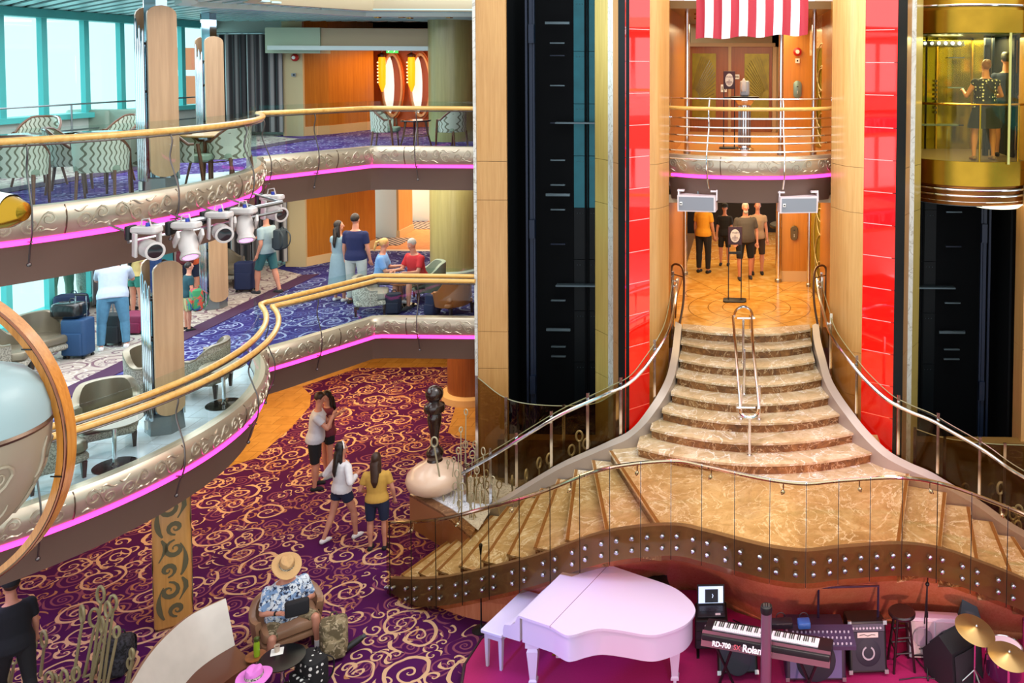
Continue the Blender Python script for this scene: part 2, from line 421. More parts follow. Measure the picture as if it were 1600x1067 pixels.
# lower floor ------------------------------------------------------
c_low = carpet('lower_carpet', '#420f3a', '#561a5c', '#d6ab86', '#8a4a5e', '#b07555', .92)
c_mid = carpet('blue_violet_carpet', '#292255', '#383276', '#8e97ba', '#565c94', '#433d74', 1.1)
c_up = carpet('upper_carpet', '#3a2560', '#4a2c7a', '#8f86b0', '#6a4a8a', '#5a4690', 1.1)
c_tile = carpet('beige_scroll_carpet', '#a89c94', '#b8aca2', '#7a5f68', '#c8beb4', '#8f7f80', .9)
c_or = P('orange_corridor_carpet', '#cf8a52', .9, noise=.25, nscale=9)
t_gold = tiles('golden_floor_tile', '#c99a52', '#bd8c44', '#94703a', .45, .25)
t_white = tiles('pale_floor_tile', '#dfe6ee', '#d2dbe6', '#a9b2ba', .42, .3)
plum = P('plum_carpet_border', '#3a1238', .95)
m_ = M(); m_.box((-3.5, 17, -.1), (26, 28, .2)); struct(m_.obj('floor', c_low))
bd = [W(315, 742, 0), W(400, 716, 0), W(455, 668, 0), W(484, 635, 0), W(486, 618, 0), W(472, 604, 0), W(560, 575, 0), W(697, 573, 0)]
bd = [(p.x, p.y) for p in bd]
m_ = M(); m_.prism([(-12.6, 15.2)]+bd+[(-7.2, 23.6), (-12.6, 23.6)], .0, .006); struct(m_.obj('trim_1', t_gold, smooth=False))
m_ = M(); m_.prism([(-7.2, 21.8), (-7.0, 20.9), (-6.5, 18.6), (-5.0, 17.6), (-4.2, 24), (-7.2, 24)], .0, .006); struct(m_.obj('trim_2', t_gold, smooth=False))
m_ = M(); m_.box((-8.6, 26.4, .004), (4.6, 5.2, .008)); struct(m_.obj('trim_3', P('rust_carpet', '#b5521c', .9, noise=.25, nscale=6)))
# slabs: floor finish on top, fascia round the opening
def slab(zt, name, finish, finish2, tile_r, n):
    poly = EDGE + [(-4.98, 31), (-13.5, 31), (-13.5, 4)] + [(-9.6, 4)]
    inner = off(EDGE, -.14)
    m = M(); m.prism(inner+[(-4.98, 31), (-13.5, 31), (-13.5, -6), (-9.6, -6)], zt-.45, zt); struct(m.obj('floor_'+name, finish, smooth=False))
    m = M(); m.prism([(-13.5, 31), (-13.5, 4), (-10.35, 4), (-10.35, 19.9), (-11.3, 20.5), (-12, 31)], zt, zt+.006); struct(m.obj('trim_%d' % n, finish2, smooth=False))
    m = M(); m.prism([(-10.35, 4), (-10.0, 4), (-10.0, 20.0), (-10.35, 19.9)], zt, zt+.009); struct(m.obj('trim_%d' % (n+1), plum, smooth=False))
    arc = [(C0[0]+(RA-.15)*cos(R(a)), C0[1]+(RA-.15)*sin(R(a))) for a in range(-66, 46, 3)]
    arc2 = [(C0[0]+tile_r*cos(R(a)), C0[1]+tile_r*sin(R(a))) for a in range(45, -67, -3)]
    m = M(); m.prism(arc+arc2, zt, zt+.012); struct(m.obj('trim_%d' % (n+2), t_white, smooth=False))
slab(ZM, 'mid_deck', c_mid, c_tile, 2.3, 4)
slab(ZU, 'upper_deck', c_up, c_tile, 2.6, 7)
# orange corridor carpet, its far floor
m_ = M(); m_.prism([(-9.95, 22.7), (-5, 22.7), (-5, 31), (-9.95, 31)], ZM, ZM+.01); struct(m_.obj('trim_10', c_or, smooth=False))
m_ = M(); m_.prism([(-9.95, 22.55), (-5, 22.55), (-5, 22.7), (-9.95, 22.7)], ZM, ZM+.012); struct(m_.obj('trim_11', P('threshold', '#d8c7b0', .3), smooth=False))
# soffit slabs below the decks
for zt, nm in ((ZM, 'lower'), (ZU, 'mid')):
    m = M(); ed = off(EDGE, -.53); m.prism(ed+[(-4.98, 31), (-13.5, 31), (-13.5, -6), (-9.6, -6)], zt-.62, zt-.46)
    struct(m.obj('ceiling_'+nm, P('soffit_paint', '#b9a88e', .6), smooth=False))
# ------------------------------------------------ relief scroll ornament on any surface f(s, v) -> (point, normal)
def spir(cx, cy, r, turns, a0, sg=1, n=18):
    return [(cx+r*(1-.86*i/n)*cos(a0+sg*turns*2*pi*i/n), cy+r*(1-.86*i/n)*sin(a0+sg*turns*2*pi*i/n)) for i in range(n+1)]
def motif(L, H, seed=0):
    """lines of one ornament panel, L long, H high, centred at 0"""
    rn = random.Random(seed); out = []; fl = rn.choice((1, -1))
    k = max(1, round(L/(H*1.45))); w = L/k
    for i in range(k):
        cx = -L/2+w*(i+.5); sg = fl*(1 if i % 2 else -1)
        r = H*.30
        a = spir(cx-w*.18, sg*H*.08, r, 1.5, pi*.5*sg, sg)
        b = spir(cx+w*.24, -sg*H*.12, r*.8, 1.4, -pi*.5*sg, sg)
        mid = [(cx-w*.18+w*.42*t, sg*H*(.34-.66*t)+sg*H*.1*sin(t*pi*2)) for t in [j/8 for j in range(1, 8)]]
        out.append(list(reversed(a))+mid+b)
        out.append([(cx+w*(.05+.4*t), sg*H*(.38-.12*t)+H*.06*sin(6*t)) for t in [j/8 for j in range(9)]])
        out.append([(cx-w*(.46-.35*t), -sg*H*(.36-.08*sin(5*t))) for t in [j/8 for j in range(9)]])
        out.append(spir(cx+w*.02, sg*H*.24, r*.45, 1.1, 0, -sg, 10))
    return out
def on_surface(m, lines, f, s0, v0, r, n=5, flat=.6):
    for ln in lines:
        pts = [f(s0+x, v0+y) for x, y in ln]; N = len(pts)
        m.tube(pts, [r*(.35+.65*sin(pi*min(1, .15+.85*i/(N-1)))) if N > 1 else r for i in range(N)], n)
def arclen(path):
    L = [0]
    for i in range(1, len(path)): L.append(L[-1]+sqrt((path[i][0]-path[i-1][0])**2+(path[i][1]-path[i-1][1])**2))
    return L
def path_at(path, L, s):
    s = min(max(s, 0), L[-1]-1e-6); i = 1
    while i < len(L)-1 and L[i] < s: i += 1
    t = (s-L[i-1])/max(L[i]-L[i-1], 1e-9)
    p = path[i-1]; q = path[i]; d = Vector((q[0]-p[0], q[1]-p[1])).normalized()
    return (p[0]+(q[0]-p[0])*t, p[1]+(q[1]-p[1])*t), (d.y, -d.x), d
FPROF = [(-.14, 0), (.0, 0), (.045, -.05), (.06, -.14), (.035, -.26), (-.01, -.34), (-.06, -.345), (-.14, -.345)]
def fprof(v):   # outward offset of the fascia face at drop v
    pts = FPROF[1:6]
    for (o1, z1), (o2, z2) in zip(pts, pts[1:]):
        if z1 >= v >= z2: return o1+(o2-o1)*(z1-v)/(z1-z2)
    return 0
def balcony(path, zt, lab_f, tag_n, panel=1.25, soff=.46, s_skip=0, bracket_at=None, glass_h=.80, rail_lab='', glass_lab='', rails=1, glass_on=True, brk=True, grp=None):
    P0 = resample([Vector((p[0], p[1], 0)) for p in path], .14); P0 = [(p.x, p.y) for p in P0]
    L = arclen(P0); base = (P0[len(P0)//2][0], P0[len(P0)//2][1], zt-.8)
    t = thing('balcony_fascia', lab_f, 'balcony edge', base, world=True)
    m = M(); m.sweep(P0, [(o, zt+z) for o, z in FPROF]); m.obj('fascia', fasm, t)
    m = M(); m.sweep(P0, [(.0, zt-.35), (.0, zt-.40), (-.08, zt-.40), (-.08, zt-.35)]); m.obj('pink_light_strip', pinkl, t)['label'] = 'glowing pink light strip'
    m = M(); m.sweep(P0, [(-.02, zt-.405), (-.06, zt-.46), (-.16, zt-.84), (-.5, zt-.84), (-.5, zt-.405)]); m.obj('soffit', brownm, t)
    k = max(1, round(L[-1]/panel)); w_ = L[-1]/k
    for i in range(k):
        m = M()
        def f(s_, v_):
            (p, n_, d) = path_at(P0, L, s_); o = fprof(v_)+.002; return (p[0]+n_[0]*o, p[1]+n_[1]*o, zt+v_)
        on_surface(m, motif(w_*.9, .29, i+int(zt*10)), f, w_*(i+.5), -.175, .014)
        m.obj('scroll_relief', fasm, t)
        (p, n_, d) = path_at(P0, L, w_*(i+1)); m = M()
        m.tube([(p[0]+n_[0]*(fprof(v_)+.004), p[1]+n_[1]*(fprof(v_)+.004), zt+v_) for v_ in (-.01, -.08, -.16, -.25, -.33)], .008, 6); m.obj('panel_joint', bronze, t)
    if not glass_on: return t, P0, L
    g = thing('glass_balustrade', glass_lab, 'balustrade', (base[0], base[1], zt), world=True)
    GI = off(P0, -.07); LG = arclen(GI); k = max(1, round(LG[-1]/1.15)); w_ = LG[-1]/k
    for i in range(k):
        a = w_*i+.012; b = w_*(i+1)-.012; n = max(2, int((b-a)/.12)); pp = []
        for j in range(n+1): (p, n_, d) = path_at(GI, LG, a+(b-a)*j/n); pp.append(p)
        m = M(); m.sweep(pp, [(.006, zt-.02), (.006, zt+glass_h+.12), (-.006, zt+glass_h+.12), (-.006, zt-.02)]); m.obj('glass_panel', gclear, g)
    r = thing('handrail', rail_lab, 'handrail', (base[0], base[1], zt+glass_h), world=True)
    for q in range(rails):
        o = .03 + q*.17
        m = M(); pr = [(o+.04*cos(2*pi*j/10), zt+glass_h+.04*sin(2*pi*j/10)-.05*q) for j in range(10)]
        m.sweep(P0, pr); m.obj('wooden_rail', railw, r)
        m = M(); pr = [(o+.012*cos(2*pi*j/6), zt+glass_h-.055+.012*sin(2*pi*j/6)-.05*q) for j in range(6)]; m.sweep(P0, pr); m.obj('chrome_underbar', P('bracket_steel', '#6f6a68', .3, .9), r)
    if brk:
        kb = max(1, round(L[-1]/1.7))
        for i in range(kb):
            s_ = L[-1]*(i+.45)/kb; (p, n_, d) = path_at(P0, L, s_)
            def q(o, z): return (p[0]+n_[0]*o, p[1]+n_[1]*o, zt+z)
            m = M(); m.tube(cr([q(.0, .72), q(.06, .6), q(.02, .4), q(.08, .2), q(.14, 0), q(.13, -.25), q(.05, -.44), q(.0, -.6)], 5), .010, 6)
            m.tube([q(.0, .72), q(-.07, .74)], .012, 6); m.tube([q(.12, -.36), q(-.06, -.38)], .01, 6); m.ball(q(.0, -.62), .025, 8, 6)
            br = m.obj('s_bracket', P('bracket_steel', '#6f6a68', .3, .9), None, world=q(.1, -.4)); br.location = q(.1, -.4)
            tag(br, BRK[0] % ('lower' if zt < 5 else 'upper'), 'bracket', 'curved brackets on the %s balcony' % ('lower' if zt < 5 else 'upper'))
    return t, P0, L
BRK = ['s-curved chrome rail bracket on the %s left balcony front']
A_ = ARC+[(-7.98, 14.1)]; B_ = [(-7.98, 14.1), (-7.72, 14.5), (-6.92, 15.98), (-4.98, 15.98)]
balcony(A_, FTM, 'champagne scroll-relief edge of the lower curved balcony above a pink light strip', 0, rail_lab='twin honey wood handrail sweeping round the lower curved balcony', glass_lab='clear glass balustrade round the lower curved balcony with silver armchairs', rails=2)
balcony(B_, FTM, 'champagne scroll-relief edge of the lower straight balcony beside the seated people', 0, rail_lab='twin honey wood handrail of the lower straight balcony in front of the red-shirted man', glass_lab='clear glass balustrade of the lower straight balcony before the seated people', rails=2)
balcony(A_, FTU, 'champagne scroll-relief edge of the upper curved balcony above the white spotlights', 0, rail_lab='single honey wood handrail sweeping round the upper curved balcony at top left', glass_lab='clear glass balustrade round the upper curved balcony at top left', glass_h=.72)
balcony(B_, FTU, 'champagne scroll-relief edge of the upper straight balcony below the two patterned armchairs', 0, rail_lab='single honey wood handrail of the upper straight balcony left of the lift', glass_lab='clear glass balustrade of the upper straight balcony left of the lift', glass_h=.72)
# ------------------------------------------------ ceilings of the upper deck
slatm = P('ceiling_slat', '#c9ecec', .3, .3); creamc = P('cream_ceiling', '#cdbf9f', .6)
m = M(); m.prism(off(EDGE, .02)+[(-4.98, 31), (-14, 31), (-14, -6), (-9.6, -6)], CEU+.12, CEU+.3); struct(m.obj('ceiling', P('dark_ceiling_void', '#1f3f42', .8), smooth=False))
m = M()
def clipseg(p, d, x0, x1, y0, y1):
    t0, t1 = -99, 99
    for o, v, lo, hi in ((p[0], d[0], x0, x1), (p[1], d[1], y0, y1)):
        if abs(v) < 1e-6: continue
        a, b = sorted(((lo-o)/v, (hi-o)/v)); t0 = max(t0, a); t1 = min(t1, b)
    return t0, t1
dd = Vector((-.74, .67))
for i in range(-80, 90):
    o_ = (-10.5+i*.25*dd.y, 13-i*.25*dd.x)
    t0, t1 = clipseg(o_, dd, -13.2, -7.75, 5.0, 20.6)
    if t1-t0 > .3:
        a_ = Vector(o_)+dd*t0; b_ = Vector(o_)+dd*t1; c_ = (a_+b_)/2
        m.box((c_.x, c_.y, CEU+.03), ((b_-a_).length, .15, .03), rz=atan2(dd.y, dd.x))
for i in range(18): m.box((-6.35, 16.0+i*.26, CEU+.03), (2.7, .17, .03))
ce = m.obj('ceiling_slats', slatm); struct(ce); ce.name = 'trim_12'
m = M(); m.sweep(off(EDGE, .0), [(-.12, CEU+.0), (.05, CEU+.0), (.09, CEU+.1), (.09, CEU+.2), (.0, CEU+.24), (.02, CEU+.45), (-.12, CEU+.45)]); struct(m.obj('trim_13', creamc))
m = M(); m.sweep(off(EDGE, -.9)[20:], [(-.1, CEU-.06), (.1, CEU-.06), (.1, CEU+.05), (-.1, CEU+.05)]); struct(m.obj('trim_14', P('pale_trim', '#cfdcd6', .4)))
# window walls on the ship's side (left) ---------------------------
AW = -13.3
tealf = P('teal_window_frame', '#57c2c0', .35, .1); whitef = P('white_sill', '#dfe6e4', .4)
cols_w = [15.2, 16.15, 17.2, 18.2, 19.2, 20.2, 21.2]
bs = [b for b in [-5.7, -4.7, -3.7, -2.7, -1.7, -.7, .3, 1.3, 2.3, 3.3, 4.3, 5.3, 6.3, 7.3, 8.3, 9.3, 10.3, 11.3, 12.3, 13.3, 14.25]+cols_w]
for z0, z1, nm in ((ZU+.75, CEU-.12, 'upper'), (ZM+.25, ZU-.75, 'mid')):
    m = M()
    for b in bs: m.box((AW, b, (z0+z1)/2), (.1, .13, z1-z0+.1))
    m.box((AW, (bs[0]+bs[-1])/2, z0-.04), (.36, bs[-1]-bs[0]+.3, .1)); m.box((AW, (bs[0]+bs[-1])/2, z1+.05), (.4, bs[-1]-bs[0]+.3, .16))
    struct(m.obj('window_%d' % (1 if nm == 'upper' else 2), tealf, smooth=False))
    m = M(); m.box((AW-.05, (bs[0]+bs[-1])/2, (z0+z1)/2), (.02, bs[-1]-bs[0], z1-z0)); struct(m.obj('window_%d' % (3 if nm == 'upper' else 4), glass('pale_window_glass', '#dff7f7', .04, .4)))
m = M(); m.box((AW-.1, 8.5, (ZM-.6+ZM+.2)/2), (.3, 29, .8)); m.box((AW-.1, 8.5, ZU-.35), (.3, 29, .8)); m.box((AW-.1, 8.5, ZU+.35), (.3, 29, .7)); m.box((AW-.1, 8.5, CEU+.15), (.3, 29, .4)); m.box((AW-.1, 8.5, 1.2), (.3, 29, 2.6)); m.box((AW-.1, 26.5, 4.6), (.3, 10.2, 9.3))
struct(m.obj('wall_left', P('ship_side_panel', '#cdd5cf', .5), smooth=False))
# the same decks and windows on the ship's other side, seen in the red mirror glass
for zt, nm in ((ZM, 'mid'), (ZU, 'upper')):
    m = M(); m.box((11.6, 7, zt-.4), (4.0, 26, .8)); struct(m.obj('floor_%s_right' % nm, brownm, smooth=False))
    m = M(); m.box((9.55, 7, zt+.5), (.05, 26, 1.0)); struct(m.obj('trim_%d' % (50 if nm == 'mid' else 51), gclear, smooth=False))
    m = M(); m.box((9.5, 7, zt+1.0), (.08, 26, .08)); struct(m.obj('trim_%d' % (52 if nm == 'mid' else 53), railw, smooth=False))
m = M()
for b in range(-6, 21): m.box((13.4, b, 6.3), (.12, .14, 6.2))
m.box((13.4, 7, 9.4), (.3, 27, .7)); m.box((13.4, 7, ZU-.1), (.3, 27, 1.5)); m.box((13.4, 7, 1.9), (.3, 27, 3.8)); struct(m.obj('window_5', tealf, smooth=False))
m = M(); m.box((11.6, 7, CEU+.3), (4.0, 26, .3)); struct(m.obj('ceiling_right', P('soffit_paint', '#b9a88e', .6), smooth=False))
# rail in front of the upper windows
m = M()
for z in (ZU+.95, ZU+.45): m.tube([(AW+.25, 9, z), (AW+.25, 20.3, z)], .018, 6)
for b in (11.5, 14, 16.5, 19): m.tube([(AW+.25, b, ZU), (AW+.25, b, ZU+.95)], .018, 6)
o = m.obj('window_guard_rail', steel, None, world=(AW+.25, 14, ZU)); o.location = (AW+.25, 14, ZU); tag(o, 'thin steel guard rail in front of the tall upper windows', 'rail')
# what stands outside: a quay building and an orange boat
qt = thing('terminal_building', 'pale teal building with an orange block outside the upper window', 'building', (-30, 27, 0), world=True)
m = M(); m.box((-34, 31, 2.2), (12, 30, 4.4)); m.obj('wall', P('teal_wall', '#8fd6d2', .6), qt)
m = M(); _q = B(291, 92, 45); m.box(_q, (1.2, 1.0, 1.15)); m.box((_q.x+.3, 45, _q.z-4), (1.6, 1.2, 6.2)); m.obj('orange_block', P('orange_block', '#f2794a', .5), qt)
m = M()
for i in range(8): m = M(); m.box((-27.95, 18+i*3.2, 3.2), (.2, 1.8, 1.2)); m.obj('window', P('teal_pane', '#4fb7bb', .2), qt)
# back walls -------------------------------------------------------
def wall(pts, z0, z1, t, mt, name, base=None, bh=.22):
    m = M(); m.sweep(pts, [(0, z0), (0, z1), (-t, z1), (-t, z0)]); struct(m.obj(name, mt, smooth=False))
    if base: m = M(); m.sweep(pts, [(.02, z0), (.02, z0+bh), (.0, z0+bh), (0, z0)]); struct(m.obj(base, P('pale_baseboard', '#d9b888', .35), smooth=False))
n_ = 15
for z0, z1, ww, nm in ((ZM, ZU-.62, wamber, 'mid'), (ZU, CEU+.1, wamber, 'upper')):
    wall([(-13.3, 21.3), (-11.15, 21.1)], z0, z1, .12, P('pale_back_panel', '#b8c4bc', .5), 'wall_back_%s_window' % nm)
    m = M(); m.box((-10.93, 20.95, (z0+z1)/2), (.5, .5, z1-z0)); struct(m.obj('trim_%d' % n_, creamw)); n_ += 1
    wall([(-10.7, 20.75), (-10.35, 21.3), (-9.95, 23.0)], z0, z1, .12, ww, 'wall_back_'+nm, 'baseboard_back_'+nm)
wall([(-12.6, 21.2), (-11.2, 21.9), (-10.7, 23.2), (-8.1, 23.25)][:3], 0, ZM-.6, .12, wamber, 'wall_back_lower', 'baseboard_back_lower')
m = M(); m.box((-6.0, 30.6, 4.6), (17, .2, 9.2)); struct(m.obj('wall_far', P('far_wall_panel', '#b07f4c', .5), smooth=False))
m = M(); m.box((-4.7, 24, 4.6), (.2, 13.5, 9.2)); struct(m.obj('wall_corridor_right', wamber, smooth=False))
# piers and mats of the mid corridor
whitep = P('white_pier', '#e2ddd2', .45); strp = pattern('striped_mat', '#3a3230', '#b59d8c', 38, 'stripe', .9)
for i, (b0, b1) in enumerate(((24.3, 25.3), (26.9, 27.7), (29.2, 30.2))):
    pt = thing('corridor_pier', ['white corridor pier with wood edge nearest the walking couple', 'white corridor pier in the middle of the orange corridor', 'white corridor pier farthest down the orange corridor'][i], 'pier', (-10.2, (b0+b1)/2, ZM), world=True)
    m = M(); m.box((-10.35, (b0+b1)/2, (ZM+ZU-.62)/2), (.9, b1-b0, ZU-.62-ZM)); m.obj('pier', whitep, pt)
    m = M(); m.box((-9.87, (b0+b1)/2, (ZM+ZU-.62)/2+.1), (.06, b1-b0+.02, ZU-.62-ZM-.2)); m.obj('wood_face', wpanel, pt)
    m = M(); m.box((-9.86, (b0+b1)/2, ZM+.1), (.1, b1-b0+.04, .2)); m.obj('plinth', P('pale_baseboard', '#d9b888', .35), pt)
for i, (b0, b1) in enumerate(((23.2, 24.2), (25.5, 26.7), (27.9, 29.0))):
    m = M(); m.box((-10.1, (b0+b1)/2, ZM+.016), (1.4, b1-b0, .012)); o = m.obj('striped_mat', strp, None, world=(-10.1, (b0+b1)/2, ZM)); o.location = (-10.1, (b0+b1)/2, ZM)
    tag(o, ['dark striped mat nearest the walking couple in the corridor', 'middle dark striped mat beside the corridor piers', 'farthest dark striped mat in the corridor'][i], 'mat')
    g_ = M(); g_.box((-10.78, (b0+b1)/2, ZM+1.25), (.03, b1-b0, 2.5)); struct(g_.obj('door_%d' % (i+1), P('bright_glass_door', '#cfe9ee', .2, emit='#d6f2f7', es=.9)))
# oval-window wall of the upper corridor
orw = P('orange_lit_wood', '#b5561a', .35, coat=.4)
m = M(); _a, _b = B(572, 130, 23.75), B(704, 130, 23.95); m.sweep([(_a.x, 23.75), (_b.x, 23.95)], [(0, ZU), (0, CEU), (-.15, CEU), (-.15, ZU)]); struct(m.obj('wall_corridor_upper', orw, smooth=False))
m = M(); m.box((B(558, 130, 23.4).x, 23.5, (ZU+CEU)/2), (.6, .1, CEU-ZU)); struct(m.obj('door_4', wdark, smooth=False))
for i, px in enumerate((613, 657)):
    c = B(px, 133, 23.62+i*.05); t = thing('oval_window', ['left oval window with pale wood reveal in the orange upper corridor', 'right oval window with pale wood reveal in the orange upper corridor'][i], 'window', c, world=True)
    for nm, mt, a, b_, dep, o_ in (('outer_ring', P('orange_ring', '#c8641c', .35), .34, .95, .12, 0), ('wood_reveal', wlight, .29, .88, .2, .06)):
        m = M(); rings = []
        for (s1, y) in ((1, 0), (1.0, dep), (.84, dep), (.84, 0), (1, 0)):
            rings.append([(c.x+.2*o_+a*s1*cos(2*pi*k/32), c.y-o_+y*.6, c.z+b_*(s1 if s1 == 1 else .92)*sin(2*pi*k/32)) for k in range(32)])
        m.loft(rings, caps=False); m.obj(nm, mt, t)
    m = M(); m.loft([[(c.x-.10+a*cos(2*pi*k/32)*.55, c.y+y, c.z+.8*sin(2*pi*k/32)) for k in range(32)] for a, y in ((.27, -.01), (.27, .02))]); m.obj('pane', P('bright_pane', '#dfe6ea', .3, emit='#f2f8fa', es=.45), t)
for i, px in enumerate((597, 643, 683)):
    c = B(px, 112, 23.45); t = thing('amber_wall_lamp', ['leftmost tapering amber glass lamp in the upper corridor', 'middle tapering amber glass lamp between the oval windows', 'rightmost tapering amber glass lamp in the upper corridor'][i], 'lamp', c, world=True)
    m = M(); m.lathe([(.02, -.55), (.09, -.35), (.1, .1), (.09, .38), (.05, .42)], c, 14); m.obj('glass_shade', P('amber_glass', '#e0820c', .3, emit='#ff8a10', es=1.4), t)
    m = M(); m.lathe([(.11, .4), (.12, .46), (.05, .5), (.02, .52), (.02, .7), (.09, .72)], c, 14)
    m.obj('bronze_mount', bronze, t)
    m = M()
    for q in range(7): m = M(); m.ball((c.x-.1, c.y-.05, c.z+.25-q*.09), .022, 6, 4); m.obj('crystal_bead', P('crystal', '#fff2d0', .1, emit='#ffd890', es=1.5), t)
# beam, light trough and exit sign over the corridor
m = M(); m.box((-8.15, 20.4, 8.72), (3.6, .5, .44)); struct(m.obj('trim_17', P('cream_beam', '#b8a383', .55), smooth=False))
m = M(); m.box((-10.6, 20.35, 8.65), (1.3, .5, .6)); struct(m.obj('trim_18', P('pale_green_beam', '#aebfa5', .55), smooth=False))
m = M(); m.box((-8.9, 20.0, 8.47), (4.3, .35, .1)); struct(m.obj('trim_19', P('pale_trough', '#c5d6d2', .4), smooth=False))
m = M(); m.box((-8.0, 26.3, 8.64), (6.4, 9, .06)); struct(m.obj('ceiling_corridor', P('corridor_ceiling', '#a9674a', .5), smooth=False))
t = thing('exit_sign', 'green emergency exit sign hanging in the upper corridor ceiling', 'sign', B(613, 79, 22.4), world=True)
m = M(); m.box(B(613, 79, 22.4), (.3, .04, .13)); _c = B(613, 79, 22.4); m.box((_c.x, _c.y, (_c.z+8.62)/2+.02), (.04, .03, 8.62-_c.z)); m.obj('panel', P('exit_green', '#18a04a', .4, emit='#17b04e', es=.7), t)
m = M(); c = B(613, 79, 22.4)
for dx in (-.09, .06):
    m.tube([(c.x+dx, c.y-.024, c.z+.035), (c.x+dx+.02, c.y-.024, c.z), (c.x+dx-.015, c.y-.024, c.z-.045)], .008, 5); m.tube([(c.x+dx-.03, c.y-.024, c.z+.02), (c.x+dx+.04, c.y-.024, c.z+.01)], .007, 5); m.ball((c.x+dx+.005, c.y-.024, c.z+.05), .01, 6, 4)
m.obj('running_figures', P('sign_white', '#e8fff0', .5, emit='#e8fff0', es=.8), t)
# round column by the lift, all three decks
m = M(); m.cyl((-6.6, 20.7, 0), (-6.6, 20.7, 2.5), .6, n=32); struct(m.obj('trim_20', wdark))
m = M(); m.lathe([(.74, 0), (.74, .16), (.62, .2)], (-6.6, 20.7, 0), 32); struct(m.obj('trim_21', P('pale_baseboard', '#d9b888', .35)))
olive = wood('olive_column', '#8f8a56', '#a9a26c', 'Z', .6)
for k, (z0, z1) in enumerate(((ZM, ZU-.6), (ZU, CEU+.1))):
    m = M(); m.cyl((-6.75, 19.9, z0), (-6.75, 19.9, z1), .55, n=32); struct(m.obj('trim_%d' % (22+k), olive))
m = M(); m.lathe([(.66, ZM), (.66, ZM+.22), (.56, ZM+.24)], (-6.75, 19.9, 0), 32); struct(m.obj('trim_24', P('pale_blue_base', '#a9b9b8', .4)))
# small wall fittings on the cream pier
def small(name, label, cat, c, parts, rot=0):
    t = thing(name, label, cat, c, rot); 
    for nm, mt, fn in parts: m = M(); fn(m); m.obj(nm, mt, t)
    return t
redp = P('alarm_red', '#b3201c', .35); whp = P('switch_white', '#e9e9e4', .4)
small('fire_alarm', 'red round fire alarm bell on the cream pier beside the curtain', 'alarm', B(461, 90, 20.66), [('bell', redp, lambda m: m.lathe([(.09, 0), (.09, -.03), (.07, -.06), (.01, -.08)], (0, 0, 0), 20, 'Y')), ('label', whp, lambda m: m.lathe([(.045, -.055), (.04, -.085), (.005, -.088)], (0, 0, 0), 16, 'Y'))])
small('wall_switch', 'small grey switch plate on the cream pier below the alarm bell', 'switch', B(459, 117, 20.66), [('plate', P('grey_plate', '#8b9199', .4), lambda m: m.box((0, -.01, 0), (.1, .02, .08))), ('button', black, lambda m: m.box((.015, -.025, 0), (.04, .02, .04)))])
m = M(); m.box((9.9, 16.4, 4.9), (7.1, .3, 9.8)); struct(m.obj('wall_back_right', wpanel, smooth=False))
# ================================================================== lift towers, stairs, landing
def pa(px, b, y=400): p = B(px, y, b); return (p.x, b)
def PRX(p):
    d = Vector(p)-Vector((0, 0, EYE)); c = d.dot(fw); return U0+FPX*d.dot(rt)/c, V0-FPX*d.dot(up)/c
def strip(t, name, a, b, z0, z1, mt, th=.05, seams=None):
    """vertical face from a to b (plan) seen from the left-hand side of the walk, thickness behind"""
    zs = [z0]+(seams or [])+[z1]
    for i in range(len(zs)-1):
        m = M(); m.sweep([a, b], [(0, zs[i]+.004), (0, zs[i+1]-.004), (-th, zs[i+1]-.004), (-th, zs[i]+.004)]); m.obj(name, mt, t, smooth=False)
ZT = 10.6
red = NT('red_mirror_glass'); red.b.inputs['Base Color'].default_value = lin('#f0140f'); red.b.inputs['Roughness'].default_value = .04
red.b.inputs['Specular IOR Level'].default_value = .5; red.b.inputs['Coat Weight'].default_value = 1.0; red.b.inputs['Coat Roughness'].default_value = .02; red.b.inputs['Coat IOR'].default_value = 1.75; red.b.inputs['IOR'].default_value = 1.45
red.b.inputs['Emission Color'].default_value = lin('#ff1408'); red.b.inputs['Emission Strength'].default_value = .35  # panels glow red by themselves, light put into the material
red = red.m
olv = wood('olive_panel', '#a48c45', '#bca35c', 'Z', .6); whs = marble('white_stone_strip', '#c9c6bc', '#d8d6cf', '#bfb8aa', '#a89f90')
brn = wood('tan_side_wood', '#a4764a', '#b78655', 'Z', .7)
pale_seams = [2.4, 3.1, 5.6, 6.32]
